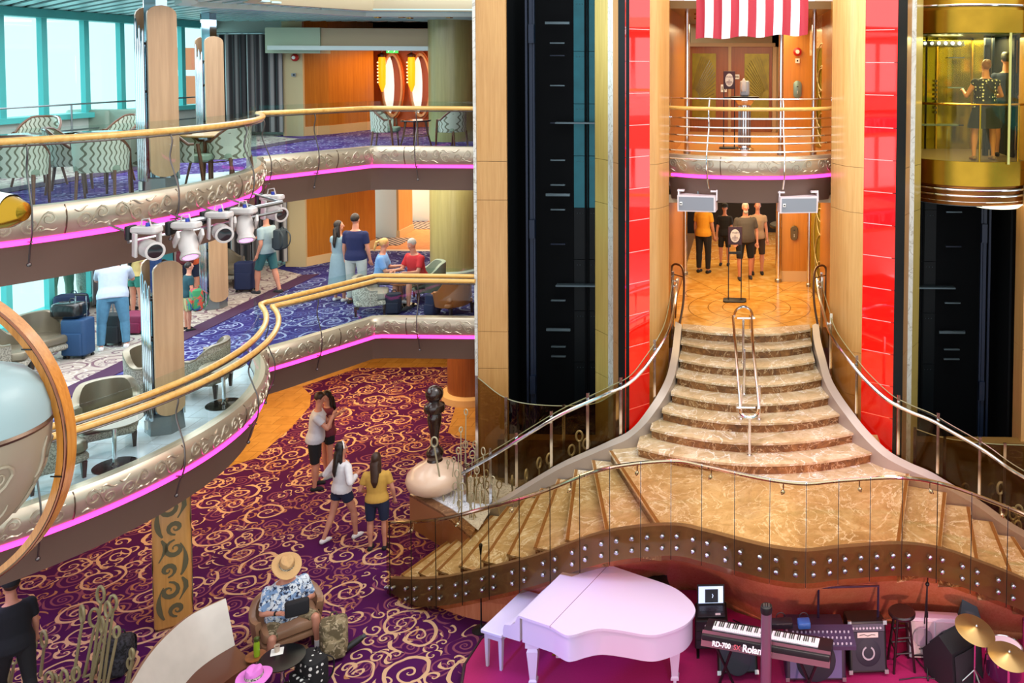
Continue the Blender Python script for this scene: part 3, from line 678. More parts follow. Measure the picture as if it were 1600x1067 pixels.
for side in (0, 1):
    if side == 0:
        t = thing('lift_tower', 'left lift tower cladding of red glass, black steel and maple beside the stairs', 'lift tower', (-2.2, 15, 0), world=True)
        P_ = [pa(930, 15.85), pa(950, 15.5), pa(958, 15.2), pa(966, 15.0), pa(978, 14.55), pa(1015, 14.9), pa(1030, 15.02), pa(1045, 15.35)]
    else:
        t = thing('lift_tower', 'right lift tower cladding of red glass, black steel and maple beside the gold lift car', 'lift tower', (2.7, 15, 0), world=True)
        P_ = [pa(1437, 15.3), pa(1427, 15.0), pa(1420, 14.9), pa(1413, 14.6), pa(1398, 14.35), pa(1348, 14.65), pa(1322, 14.85), pa(1297, 15.35)]
    seq = [('olive_panel', olv, 0), ('stone_strip', whs, 1), ('side_wood', brn, 2), ('black_steel_post', blackm, 3)]
    for nm, mt, i in seq:
        a, b = P_[i], P_[i+1]
        if side: a, b = b, a
        strip(t, nm, a, b, 0, ZT, mt, .06, [2.4, 3.2, 5.6, 6.4] if nm in ('olive_panel', 'side_wood') else None)
    a, b = P_[4], P_[5]
    if side: a, b = b, a
    z = 0.02; k = 0
    while z < ZT:
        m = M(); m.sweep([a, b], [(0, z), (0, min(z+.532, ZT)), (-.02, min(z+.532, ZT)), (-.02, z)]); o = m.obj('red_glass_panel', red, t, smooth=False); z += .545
    strip(t, 'joint_backing', (a[0], a[1]+.025), (b[0], b[1]+.025), 0, ZT, P('white_joint', '#f5e4e0', .4, emit='#ffe9e6', es=.3), .02)  # faint glow put into the joint material, no lamp behind it
    cv = P_[5:]
    if side: cv = cv[::-1]
    cv = [(p.x, p.y) for p in cr([(p[0], p[1], 0) for p in cv], 6)]
    zs = [0, 2.45, 3.2, 5.62, 6.4, ZT]
    for i in range(5):
        m = M(); m.sweep(cv, [(0, zs[i]+.003), (0, zs[i+1]-.003), (-.05, zs[i+1]-.003), (-.05, zs[i]+.003)]); m.obj('curved_maple_panel', wpanel, t)
    # return wall towards the lobby
# wood pillar left of the left shaft
t = thing('lift_pillar', 'flat maple pillar between the straight balconies and the black lift shaft', 'pillar', (-4.7, 15.9, 0), world=True)
zs = [0, 2.42, 3.12, 5.6, 6.32, ZT]
for i in range(5):
    m = M(); m.box((-4.69, 16.1, (zs[i]+zs[i+1])/2), (.56, .4, zs[i+1]-zs[i]-.008)); m.obj('maple_panel', wpanel, t, smooth=False)
m = M(); m.box((-5.0, 16.1, ZT/2), (.055, .44, ZT)); m.obj('white_edge_strip', whs, t, smooth=False)
# shafts ------------------------------------------------------------
teal_lit = P('steel_painted_lit_teal', '#14606c', .35, .4, noise=.3, nscale=3); blk = P('shaft_black', '#03060a', .7, 0, .15); navy = P('shaft_navy_steel', '#0d1c33', .45, .2)
ledge = P('bright_ledge', '#62747c', .4, .5)
def shaft(name, label, a0, a1, b0, b1, lit, flip):
    t = thing(name, label, 'lift shaft', ((a0+a1)/2, b1, 0), world=True)
    wd = a1-a0; X = (lambda f: a0+wd*f) if not flip else (lambda f: a1-wd*f)
    m = M(); m.box((a0-.02, (b0+b1)/2, ZT/2), (.04, b1-b0, ZT)); m.box((a1+.02, (b0+b1)/2, ZT/2), (.04, b1-b0, ZT)); m.box(((a0+a1)/2, b1+.03, ZT/2), (wd, .04, ZT)); m.obj('shaft_wall', blk, t, smooth=False)
    for z in ([1.0+i*1.06 for i in range(9)] if lit else [1.0+i*1.06 for i in range(9)]):
        m = M(); m.box((X(.79), b1-.06, z+.5), (wd*.42, .05, 1.05)); m.obj('back_panel', teal_lit if (z > 4.6 and lit) else blackm, t, smooth=False)  # upper panels coloured teal to stand for light, the others left black
        m = M()
        for q in range(9): m.ball((X(.62+q*.035), b1-.09, z+.92), .008, 5, 3)
        m.obj('rivet_row', ledge, t)
    for f, r in ((.22, .03), (.25, .018), (.165, .02), (.73, .02), (.76, .014)):
        m = M(); m.box((X(f), b0+.35 if f < .3 else b1-.1, ZT/2), (r*2, r*3, ZT)); m.obj('guide_rail', navy if f < .3 else blk, t, smooth=False)
    for z in (8.95, 8.55, 8.3, 6.95, 6.2, 5.7, 5.5, 5.2, 4.5, 3.35, 2.75, 2.4, 2.2, 7.7):
        m = M(); m.box((X(.40), b1-.25, z), (wd*(.30 if z in (8.95, 5.5, 2.75) else .18), .05, .05 if z in (8.95, 5.5, 2.75) else .025)); m.obj('rail_bracket', navy if z in (8.3, 6.95, 4.5) else ledge, t, smooth=False)
    for z in (6.95, 3.65):
        m = M(); m.box((X(.68), b1-.2, z), (wd*.62, .16, .03)); m.obj('steel_ledge', ledge, t, smooth=False)
    for z in (7.95, 5.0, 2.3):
        m = M(); m.box((X(.93), b1-.1, z+.1), (.1, .01, .09)); m.obj('sticker', P('sticker_white', '#c9d3d2', .5), t, smooth=False)
        m = M(); m.lathe([(.035, -.004), (.035, .004)], (X(.93), b1-.1, z-.04), 14, 'Y'); m.obj('round_sticker', P('sticker_white', '#c9d3d2', .5), t, smooth=False)
    for z in (8.7, 5.0, 2.0):
        m = M(); m.box((X(.235), b0+.3, z), (.1, .12, .35)); m.obj('rail_clamp', navy, t, smooth=False)
    return t
pL = pa(930, 15.85); shaft('lift_shaft', 'open black lift shaft with teal light painted on its back panels left of the stairs', -4.40, pL[0]-.02, 15.95, 17.5, True, False)
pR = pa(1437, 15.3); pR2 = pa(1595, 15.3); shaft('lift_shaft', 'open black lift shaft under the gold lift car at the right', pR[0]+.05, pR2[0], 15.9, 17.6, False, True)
t = thing('lift_pillar', 'flat brown maple pillar at the right edge of the picture beside the lift shaft', 'pillar', (pR2[0]+.6, 15.5, 0), world=True)
for z0, z1 in ((0, 3.1), (3.1, 6.3), (6.3, ZT)):
    m = M(); m.box((pR2[0]+.75, 15.5, (z0+z1)/2), (1.4, .5, z1-z0-.008)); m.obj('maple_panel', wpanel, t, smooth=False)
m = M(); m.box((-3.6, 17.75, ZT/2), (2.9, .2, ZT)); struct(m.obj('wall_left_shaft', blk, smooth=False))
m = M(); m.box((4.2, 17.9, ZT/2), (4.6, .2, ZT)); struct(m.obj('wall_right_shaft', blk, smooth=False))
# ------------------------------------------------ central lobby on two levels
XL, XR = -1.42, 1.62
goldm = NT('gold_marble_floor'); p0 = goldm.gpos()
def star():
    t = goldm; d = t.n('VectorMath', operation='SUBTRACT', i_0=p0); d.inputs[1].default_value = (.12, 17.6, 0)
    se = t.n('SeparateXYZ', i_0=d.outputs[0]); r = t.n('VectorMath', operation='LENGTH'); 
    fl = t.n('CombineXYZ', i_0=se.outputs[0], i_1=se.outputs[1]); t.set(r.inputs[0], fl.outputs[0]); r = r.outputs['Value']
    a = t.ma('ARCTAN2', se.outputs[1], se.outputs[0]); k = 0
    sx = t.ma('ABSOLUTE', t.ma('SINE', t.ma('MULTIPLY', a, 6))); f = t.ma('LESS_THAN', t.ma('MULTIPLY', sx, r), .045); f = t.ma('MULTIPLY', f, t.ma('GREATER_THAN', r, .55))
    for rr in (.55, .85, 1.25): f = t.ma('MAXIMUM', f, t.ma('LESS_THAN', t.ma('ABSOLUTE', t.ma('SUBTRACT', r, rr)), .009))
    zig = t.ma('SUBTRACT', r, t.ma('ADD', 1.5, t.ma('MULTIPLY', t.ma('ABSOLUTE', t.ma('SINE', t.ma('MULTIPLY', a, 6))), .35)))
    return t.ma('MAXIMUM', f, t.ma('LESS_THAN', t.ma('ABSOLUTE', zig), .014))
base = goldm.ramp(goldm.noise(p0, 3, 5, 1), [(.35, '#c98f3a'), (.55, '#dba852'), (.7, '#e6bd78')])
goldm.set(goldm.b.inputs['Base Color'], goldm.mix(star(), base, '#8a6228')); goldm.b.inputs['Roughness'].default_value = .18; goldm = goldm.m
m = M(); land = [(-1.16, 16.2), (-.6, 15.98), (.05, 15.88), (.7, 15.98), (1.27, 16.25), (XR, 16.3), (XR, 26), (XL, 26), (XL, 16.2)]
m.prism(land, ZM-.4, ZM); struct(m.obj('floor_landing', goldm, smooth=False))
m = M(); m.prism([(XL-.1, 15.6), (-.4, 15.35), (.1, 15.28), (.8, 15.4), (XR+.1, 15.75), (XR+.1, 26), (XL-.1, 26)], ZU-.25, ZU); struct(m.obj('floor_upper_lobby', wood('lobby_plank', '#b8793f', '#cc8f50', 'X', .6), smooth=False))
m = M(); m.prism([(XL-.1, 15.75), (XR+.1, 15.9), (XR+.1, 26), (XL-.1, 26)], ZU-.75, ZU-.6); struct(m.obj('ceiling_landing', creamc, smooth=False))
m = M(); m.prism([(XL-.2, 16.5), (XR+.2, 16.5), (XR+.2, 26), (XL-.2, 26)], 9.2, 9.35); struct(m.obj('ceiling_upper_lobby', P('bronze_ceiling', '#8a6a3c', .35, .3), smooth=False))
for s, x in ((0, XL-.06), (1, XR+.06)):
    m = M(); m.box((x, 17.9+.0, ZT/2), (.1, 5.0, ZT)); struct(m.obj('wall_lobby_'+('left', 'right')[s], wamber, smooth=False))
ww = wood('lobby_amber_wood', '#b8741a', '#cf8a28', 'Z', .6)
def lobby_level(z0, z1, bl, br, pxs, up_):
    # left wood pier, chrome jamb, opening, chrome jamb, right wood pier, chrome strip, etched glass
    l0, l1, j1, r0, r1, r2, g1 = pxs
    def bar(pxa, pxb, b, mt, nm, th=.08, z0_=z0, z1_=z1): a, c = pa(pxa, b, 300)[0], pa(pxb, b, 300)[0]; m = M(); m.box(((a+c)/2, b+th/2, (z0_+z1_)/2), (abs(c-a), th, z1_-z0_)); o = m.obj(nm, mt, smooth=False); struct(o); return o
    bar(l0-30, l1, bl, ww, 'wall_%s_pier_left' % up_); bar(l0-30, l1, bl-.02, P('pale_baseboard', '#d9b888', .35), 'baseboard_%s_left' % up_, .02, z0, z0+.24)
    bar(r0, r1, br, ww, 'wall_%s_pier_right' % up_); bar(r0, r1, br-.02, P('pale_baseboard', '#d9b888', .35), 'baseboard_%s_right' % up_, .02, z0, z0+.24)
N0 = 40
lobby_level(ZM, ZU-.62, 20.35, 19.75, (1045, 1069, 1074, 1222, 1262, 1268, 1290), 'mid')
lobby_level(ZU, 9.2, 20.9, 20.55, (1045, 1070, 1077, 1222, 1268, 1274, 1292), 'upper')
def pole(px, b, z0, z1, r, lab):
    a = pa(px, b, 300)[0]; t = thing('chrome_column', lab, 'column', (a, b, z0), world=True)
    m = M(); m.cyl((a, b, z0), (a, b, z1), r, n=20); m.obj('shaft', chrome, t); m = M(); m.lathe([(r+.02, z0), (r+.02, z0+.06), (r, z0+.08)], (a, b, 0), 20); m.obj('foot_ring', steel, t)
pole(1071, 20.3, ZM, ZU-.62, .045, 'slim chrome column left of the mid lobby opening')
pole(1217, 19.7, ZM, ZU-.62, .06, 'chrome column right of the mid lobby opening beside the grey-shirted man')
pole(1265, 19.3, ZM, ZU-.62, .04, 'thin chrome column between the maple intercom pier and the etched glass on the mid landing')
pole(1073, 17.2, ZU, 9.2, .05, 'chrome column on the upper lobby balcony left of the wooden doors')
pole(1219, 17.2, ZU, 9.2, .05, 'chrome column on the upper lobby balcony left of the fire alarm')
pole(1270, 17.2, ZU, 9.2, .045, 'chrome column on the upper lobby balcony beside the etched gold glass')
# etched gold glass screens on the right
goldg = P('etched_gold_glass', '#8a7a22', .2, .3, noise=.35, nscale=2.5)
for z0, z1, lab in ((ZM+.05, ZU-.65, 'mid'), (ZU+.02, 8.5, 'upper')):
    a, c = pa(1267, 19.0)[0], pa(1300, 17.6)[0]
    t = thing('etched_glass_screen', 'gold glass screen etched with looping lines right of the %s lobby' % lab, 'glass screen', (a, 18.5, z0), world=True)
    m = M(); m.sweep([(a, 19.0), (c, 17.6)], [(0, z0), (0, z1), (-.03, z1), (-.03, z0)]); m.obj('pane', goldg, t, smooth=False)
    for q in range(5):
        m = M(); r_ = .22+.09*(q % 3); cz = z0+.4+q*(z1-z0-.8)/4; d = Vector((c-a, -1.4, 0)).normalized()
        m.tube([Vector(((a+c)/2, 18.3, cz))+d*(r_*1.3*cos(u)*(.9))+Vector((-.02, -.01, r_*1.6*sin(u))) for u in [2*pi*k/24 for k in range(24)]], .012, 5, closed=True); m.obj('etched_loop', etch, t)
# lobby back: mid opening dark shop, upper wooden doors
m = M(); m.box((.1, 25.6, 4.4), (3.6, .1, 2.6)); struct(m.obj('wall_shop', P('dark_shop', '#16141c', .5), smooth=False))
m = M(); m.prism([(XL, 21.9), (XR, 21.9), (XR, 25.5), (XL, 25.5)], ZM, ZM+.01); struct(m.obj('trim_41', marble('amber_shop_floor', '#b8772c', '#cf9144', '#d8a058', '#e8c890'), smooth=False))
m = M()
for k in range(9): m.box((-1.2+k*.33, 25.5, 5.0+.1*(k % 3)), (.14, .04, .12+.05*(k % 2)))
o = m.obj('shop_shelf', P('pinkish_goods', '#b87a88', .5), None, world=(.1, 25.5, 4.9)); o.location = (.1, 25.5, 4.9); tag(o, 'row of pinkish goods in the dark shop behind the landing people', 'shelf'); o['kind'] = 'stuff'
t = thing('reception_counter', 'round black topped counter with brown marble base behind the bearded man', 'counter', (1.0, 21.3, ZM), world=True)
c = (1.15, 21.4)
m = M(); m.lathe([(.36, ZM), (.36, ZM+.95)], (c[0], c[1], 0), 24); m.obj('base', marble('brown_counter', '#5a3c28', '#8a6244', '#6d4a32', '#b08a64'), t)
m = M(); m.lathe([(.5, ZM+.95), (.52, ZM+1.0), (.5, ZM+1.03), (.1, ZM+1.04)], (c[0], c[1], 0), 28); m.obj('top', black, t)
# wooden doors with etched gold panes on the upper lobby
DB = 22.9; d0, d1, d2 = pa(1078, DB, 150)[0], pa(1140, DB, 150)[0], pa(1206, DB, 150)[0]; zt = B(1140, 73, DB).z; zb = ZU
m = M(); m.box(((d0+d2)/2, DB+.15, (zt+9.3)/2), (3.6, .1, 9.3-zt)); m.box((d0-.4, DB+.15, 7.7), (.8, .1, 3)); m.box((d2+.6, DB+.15, 7.7), (1.2, .1, 3)); struct(m.obj('wall_door', P('tan_surround', '#b39468', .5), smooth=False))
gpane = P('gold_door_pane', '#8f7a1e', .22, .35, noise=.4, nscale=5)
for k, (x0, x1) in enumerate(((d0, d1-.04), (d1+.04, d2))):
    t = thing('lobby_door', ['left cherry wood door with etched gold pane behind the upper lobby rail', 'right cherry wood door with etched gold pane behind the upper lobby rail'][k], 'door', ((x0+x1)/2, DB, zb), world=True)
    m = M(); m.box(((x0+x1)/2, DB+.05, (zb+zt)/2), (x1-x0, .06, zt-zb)); m.obj('door_leaf', wood('cherry_door', '#7a3a12', '#95501c', 'Z', .8), t, smooth=False)
    g0, g1 = (x0+.06, x0+.06+.62*(x1-x0)) if k == 0 else (x1-.08-.6*(x1-x0), x1-.08)
    m = M(); m.box(((g0+g1)/2, DB+.01, zb+1.2), (g1-g0, .02, 1.75)); m.obj('gold_pane', gpane, t, smooth=False)
    ex = g1 if k == 0 else g0; sg = -1 if k == 0 else 1; m = M()
    for j in range(14):
        u = j/13*pi*.48; ww_ = g1-g0; q0 = Vector((g0 if k == 0 else g1, DB-.005, zb+.9)); 
        pts = [Vector(((g0 if k == 0 else g1)+(1 if k == 0 else -1)*r_*sin(u+r_*.4)*ww_*.98, DB-.004, zb+.75+1.25*r_*cos(u*.9)**1.0)) for r_ in [.3+.7*i/7 for i in range(8)]]
        m.tube(pts, .006, 4)
    o = m.obj('etched_fan', P('dark_etch', '#5a4a14', .4), t); o['kind'] = 'stuff'
m = M(); m.box((d1, DB+.02, (zb+zt)/2), (.07, .12, zt-zb)); m.box(((d0+d2)/2, DB+.02, zt+.05), (d2-d0+.16, .12, .1)); m.box((d2+.06, DB+.02, (zb+zt)/2), (.1, .3, zt-zb)); struct(m.obj('trim_42', P('door_frame', '#a8855c', .45), smooth=False))
# curved marble canopy wall, top right of the lobby
m = M(); m.sweep([(pa(1262, 19.8)[0], 19.8), (pa(1296, 17.4)[0], 17.4)], [(0, 8.35), (0, 9.2), (-.05, 9.2), (-.05, 8.35)]); struct(m.obj('trim_43', marble('cream_marble', '#b59f7c', '#c9b592', '#a88f68', '#8a7350'), smooth=False))
# ------------------------------------------------ centre balcony with horizontal bars
CB = [(p.x, p.y) for p in cr([(-1.42, 15.62, 0), (-.95, 15.32, 0), (-.37, 15.16, 0), (.13, 15.12, 0), (.8, 15.2, 0), (1.3, 15.42, 0), (1.66, 15.72, 0)], 5)]
tC, PC, LC = balcony(CB, 6.52, 'champagne scroll-relief front of the small centre balcony with a pink light strip', 0, glass_on=False, panel=1.1)
t = thing('bar_railing', 'chrome horizontal-bar railing with one wooden rail on the centre balcony', 'railing', (.1, 15.1, ZU), world=True)
for y, o_ in ((155, .0), (186, .02), (200, .05), (213, .08), (224, .12), (237, .15), (250, .16)):
    z = 8.15-(y-100)*15.1/1350; q = off(CB, o_); m = M(); m.tube([(p[0], p[1], z) for p in q], .014, 6); m.obj('chrome_bar', chrome, t)
m = M(); m.tube([(p[0], p[1], 7.36) for p in off(CB, .03)], .036, 10); m.obj('wooden_rail', railw, t)
for f in (.03, .27, .66, .97):
    (p, n_, d) = path_at(PC, LC, LC[-1]*f); q = lambda o, z: (p[0]+n_[0]*o, p[1]+n_[1]*o, z)
    m = M(); m.tube(cr([q(-.02, 7.55), q(.05, 7.3), q(.03, 7.05), q(.1, 6.8), q(.17, 6.5), q(.14, 6.2), q(.02, 5.95)], 5), .016, 6); m.obj('curved_post', chrome, t)
# ------------------------------------------------ marble stairs
mar = marble('beige_marble', '#a48a62', '#c2aa84', '#d6c6a8', '#ece6da', 1.0, .3)
mard = marble('brown_marble_riser', '#4f2f16', '#7d5228', '#a27442', '#cbb088', 1.6, .4)
nosm = P('nosing_brown', '#8a5f30', .4)
RS = .165; LZ = 3.15-8*RS
st = thing('marble_staircase', 'wide beige marble staircase flowing down from the landing between the lift towers', 'staircase', (.08, 13, 0), world=True)
aL = [-1.14, -1.14, -1.16, -1.22, -1.34, -1.5, -1.68]; aR = [1.25, 1.27, 1.37, 1.5, 1.68, 1.92, 2.22]; bC = [15.45, 15.0, 14.6, 14.2, 13.82, 13.45, 13.08]; sag = [.36, .38, .4, .42, .45, .5, .55]
def frontarc(i):
    x0, x1, b, s = aL[i], aR[i], bC[i], sag[i]
    return [(x0+(x1-x0)*k/12, b+s*(2*k/12-1)**2) for k in range(13)]
for i in range(7):
    z = ZM-RS*(i+1); fa = frontarc(i); back = [(aR[i], bC[i]+1.1), (aL[i], bC[i]+1.1)]
    m = M(); m.prism(fa+back, z-RS-.02 if i < 6 else z-RS-.02, z-.035); m.obj('riser', mard, st, smooth=False)
    fa2 = [(x+(-.02 if k == 0 else .02 if k == 12 else 0), y-.03) for k, (x, y) in enumerate(fa)]
    m = M(); m.prism(fa2+[(aR[i]+.02, bC[i]+1.1), (aL[i]-.02, bC[i]+1.1)], z-.035, z); m.obj('tread', mar, st, smooth=False)
fa = [(-1.16, 16.12), (-.6, 15.9), (.05, 15.8), (.7, 15.9), (1.27, 16.17)]
m = M(); m.prism(fa+[(1.3, 16.9), (-1.2, 16.9)], ZM-RS-.02, ZM-.035); m.obj('riser', mard, st, smooth=False)
m = M(); m.prism([(x, y-.03) for x, y in fa]+[(1.27, 16.45), (.05, 16.1), (-1.16, 16.4)], ZM-.035, ZM+.005); m.obj('tread', mar, st, smooth=False)
# side flights
inL = [(-4.78+.292*i, 14.22-.045*i) for i in range(10)]
ouL = [(-5.28, 13.02), (-4.92, 12.78), (-4.55, 12.55), (-4.15, 12.36), (-3.76, 12.2), (-3.35, 12.05), (-2.93, 11.92), (-2.45, 11.8), (-1.85, 11.65), (-1.1, 11.5)]
FZ = LZ/10
mir = lambda p: (.17-p[0],)+tuple(p[1:])
inR = [(5.6, 12.8), (5.3, 12.72), (5.0, 12.68), (4.68, 12.66), (4.36, 12.68), (4.04, 12.72), (3.74, 12.8), (3.42, 12.88), (3.08, 12.95), (2.55, 13.15)]
ouR = [(6.1, 12.2), (5.8, 11.95), (5.45, 11.75), (5.05, 11.55), (4.6, 11.4), (4.1, 11.29), (3.63, 11.32), (3.15, 11.32), (2.62, 11.3), (2.03, 11.08)]
for sd in (0, 1):
    f_ = thing('curved_side_flight', ['marble side flight curving down left behind the white piano', 'marble side flight curving down to the right edge behind the drums'][sd], 'staircase', ((-3.2, 13, 0), (3.4, 13, 0))[sd], world=True)
    for i in range(10):
        IN, OU, sg_ = (inR, ouR, -1) if sd else (inL, ouL, 1); z = FZ*(i+1); a, b = IN[i], OU[i]
        if i < 9: c, d = OU[i+1], IN[i+1]
        else: c, d = (OU[i][0]+.4*sg_, OU[i][1]), (IN[i][0]+.4*sg_, IN[i][1])
        poly = [a, b, c, d]
        ext = Vector((d[0]-a[0], d[1]-a[1]))*.1
        m = M(); m.prism(poly, max(z-FZ-.1, 0), z-.03); m.obj('riser', mard, f_, smooth=False)
        n1 = Vector((a[0]-d[0], a[1]-d[1])).normalized()*.035; n2 = Vector((b[0]-c[0], b[1]-c[1])).normalized()*.035
        poly = [(a[0]+n1.x, a[1]+n1.y), (b[0]+n2.x, b[1]+n2.y), c, d]
        m = M(); m.prism(poly, z-.03, z); m.obj('tread', mar, f_, smooth=False)
        a2, b2 = Vector(poly[0]), Vector(poly[1]); q = [a2-n1*.25, b2-n2*.25, b2-n2*1.7, a2-n1*1.7]
        m = M(); m.prism([(v.x, v.y) for v in q], z-.001, z+.004); m.obj('nosing_strip', nosm, f_, smooth=False)
landp = [inL[9], ouL[9], (-.5, 11.3), (.3, 10.98), (.8, 10.9), (1.3, 11.0), ouR[9], inR[9], (2.3, 13.3), (1.9, 14.2), (-1.9, 14.3)]
lt = M(); lt.prism(landp, LZ-.25, LZ-.002); o = lt.obj('stair_landing', mar, None, world=(.1, 12.5, LZ), smooth=False); o.location = (.1, 12.5, LZ); tag(o, 'marble half landing at the foot of the wide staircase behind the curved glass', 'landing')
# stringers
strm = P('grey_stringer', '#a59a90', .4, .2)
SL = [(-1.2, 16.2, 3.2), (-1.2, 15.8, 3.02), (-1.2, 15.3, 2.86), (-1.24, 14.85, 2.66), (-1.34, 14.5, 2.5), (-1.48, 14.25, 2.34), (-1.66, 14.05, 2.16), (-1.9, 13.95, 1.98), (-2.2, 13.9, 1.86), (-2.6, 13.95, 1.66), (-3.05, 14.02, 1.42), (-3.6, 14.1, 1.06), (-4.1, 14.18, .72), (-4.78, 14.3, .28)]
SR = [(1.34, 16.25, 3.2), (1.34, 15.8, 3.02), (1.38, 15.3, 2.86), (1.44, 14.8, 2.66), (1.56, 14.4, 2.52), (1.72, 14.05, 2.38), (1.93, 13.72, 2.2), (2.22, 13.38, 2.02), (2.55, 13.2, 1.9), (2.85, 13.08, 1.82), (3.12, 13.0, 1.7), (3.6, 12.92, 1.45), (4.1, 12.78, 1.15), (5.0, 12.75, .7)]
def stringer(pts, lab, s):
    p = cr(pts, 4); m = M(); rings = []
    nr = normals([(q.x, q.y) for q in p])
    for q, n_ in zip(p, nr):
        n_ = (n_[0]*s, n_[1]*s)
        rings.append([(q.x-n_[0]*.03, q.y-n_[1]*.03, q.z+.0), (q.x+n_[0]*.09, q.y+n_[1]*.09, q.z+.06), (q.x+n_[0]*.09, q.y+n_[1]*.09, q.z-.5 if q.z > .6 else 0), (q.x-n_[0]*.03, q.y-n_[1]*.03, q.z-.45 if q.z > .5 else 0)])
    m.loft(rings); o = m.obj('stair_stringer', strm, None, world=tuple(pts[6])); o.location = pts[6]; tag(o, lab, 'stringer'); return p
stringer(SL, 'pale grey curved stringer along the left side of the marble stairs', 1)
stringer(SR, 'pale grey curved stringer along the right side of the marble stairs', -1)
# glass balustrades behind, with chrome posts and handrail
def side_rail(pts, s, labs, post_px):
    p = cr(pts, 6); q = [(x.x, x.y) for x in p]; nr = normals(q)
    q3 = [Vector((x.x+n_[0]*.14*s, x.y+n_[1]*.14*s, x.z)) for x, n_ in zip(p, nr)]
    t = thing('stair_balustrade', labs[0], 'balustrade', tuple(pts[7]), world=True)
    prj = [PRX((v.x, v.y, v.z+.7))[0] for v in q3]
    idx = []
    for px in post_px: idx.append(min(range(2, len(q3)-1), key=lambda i: abs(prj[i]-px)))
    idx = sorted(set([0]+idx+[len(q3)-1]))
    for i in idx:
        v = q3[i]; m = M(); m.box((v.x, v.y, v.z+.42), (.045, .03, 1.2)); m.obj('chrome_post', chrome, t, smooth=False)
        m = M(); m.tube([(v.x, v.y, v.z+.82), (v.x-nr[i][0]*.09*s, v.y-nr[i][1]*.09*s, v.z+.86)], .014, 6); m.obj('rail_bracket', chrome, t)
    for i, j in zip(idx, idx[1:]):
        if j-i < 2: continue
        seg = q3[i:j+1]; m = M(); rings = []
        for v, n_ in zip(seg, nr[i:j+1]): rings.append([(v.x, v.y, v.z-.05), (v.x, v.y, v.z+.95), (v.x+n_[0]*.012, v.y+n_[1]*.012, v.z+.95), (v.x+n_[0]*.012, v.y+n_[1]*.012, v.z-.05)])
        m.loft(rings); m.obj('glass_panel', gbronze, t)
        m = M(); m.tube([(v.x, v.y, v.z+.95) for v in seg], .008, 5); m.obj('glass_edge', P('glass_edge', '#8d8a63', .3), t)
    m = M(); m.tube([(v.x-n_[0]*.09*s, v.y-n_[1]*.09*s, v.z+.88) for v, n_ in zip(q3, nr)], .028, 8); m.obj('chrome_handrail', chrome, t)
side_rail(SL, 1, ['bronze glass balustrade with chrome posts on the left side of the stairs'], [1051, 1022, 972, 918, 862, 807, 765])
side_rail(SR, -1, ['bronze glass balustrade with chrome posts on the right side of the stairs'], [1270, 1299, 1338, 1402, 1465, 1535])
for x, b, lab in ((-1.3, 16.9, 'chrome hoop newel at the left end of the mid landing'), (1.5, 16.9, 'chrome hoop newel at the right end of the mid landing')):
    m = M(); s = 1 if x < 0 else -1
    m.tube(cr([(x-.1*s, b, ZM), (x-.12*s, b, ZM+.6), (x-.12*s, b, ZM+.98), (x, b-.05, ZM+1.05), (x+.12*s, b-.2, ZM+.95), (x+.15*s, b-.5, ZM+.5), (x+.08*s, b-.7, ZM+.0)], 5), .022, 8); m.tube([(x-.12*s, b, ZM+.85), (x+.13*s, b-.25, ZM+.85)], .012, 6); m.tube([(x-.04*s, b-.1, ZM), (x, b-.1, ZM+.8)], .018, 6)
    o = m.obj('hoop_newel', bronze, None, world=(x, b, ZM)); o.location = (x, b, ZM); tag(o, lab, 'newel')
# centre handrail on the wide stairs
t = thing('centre_handrail', 'chrome double centre handrail loop standing in the middle of the marble stairs', 'handrail', (.1, 14.2, LZ), world=True)
zt0, zt1 = ZM-RS*2+1.05, ZM-RS*6+.98
pA, pB = (-.02, 15.2), (.1, 13.55)
for dx in (-.15, .15):
    m = M(); m.tube(cr([(pA[0]+dx*1.1, 15.35, 3.62), (.02+dx, 14.6, 3.3), (.1+dx, 13.7, 2.78), (.1+dx, 13.5, 2.66)], 6), .024, 8); m.obj('chrome_rail', chrome, t)
m = M(); m.tube([(.0-.165*cos(u), 15.35+.28*sin(u), 3.62+.1*sin(u)) for u in [pi*k/12 for k in range(13)]], .024, 8); m.obj('top_loop', chrome, t)
m = M(); m.tube([(.1-.15*cos(u), 13.5-.2*sin(u), 2.66-.04*sin(u)) for u in [pi*k/12 for k in range(13)]], .026, 8); m.obj('bottom_loop', chrome, t)
for z_, b_, w_ in ((3.6, 15.3, .16), (2.68, 13.55, .15)):
    m = M(); m.tube([(-w_+.05, b_, z_), (w_+.05, b_, z_)], .018, 6); m.obj('cross_bar', chrome, t)
for (x, b_, z0, z1) in ((-.0, 15.2, 2.82, 3.6), (-.03, 13.95, 2.32, 2.9), (.27, 13.95, 2.32, 2.9), (.11, 13.35, 1.99, 2.64), (.02, 14.55, 2.5, 3.3)):
    m = M(); m.cyl((x, b_, z0), (x, b_, z1), .022, n=10); m.lathe([(.04, z0), (.04, z0+.02), (.02, z0+.03)], (x, b_, 0), 12); m.obj('support_post', chrome, t)
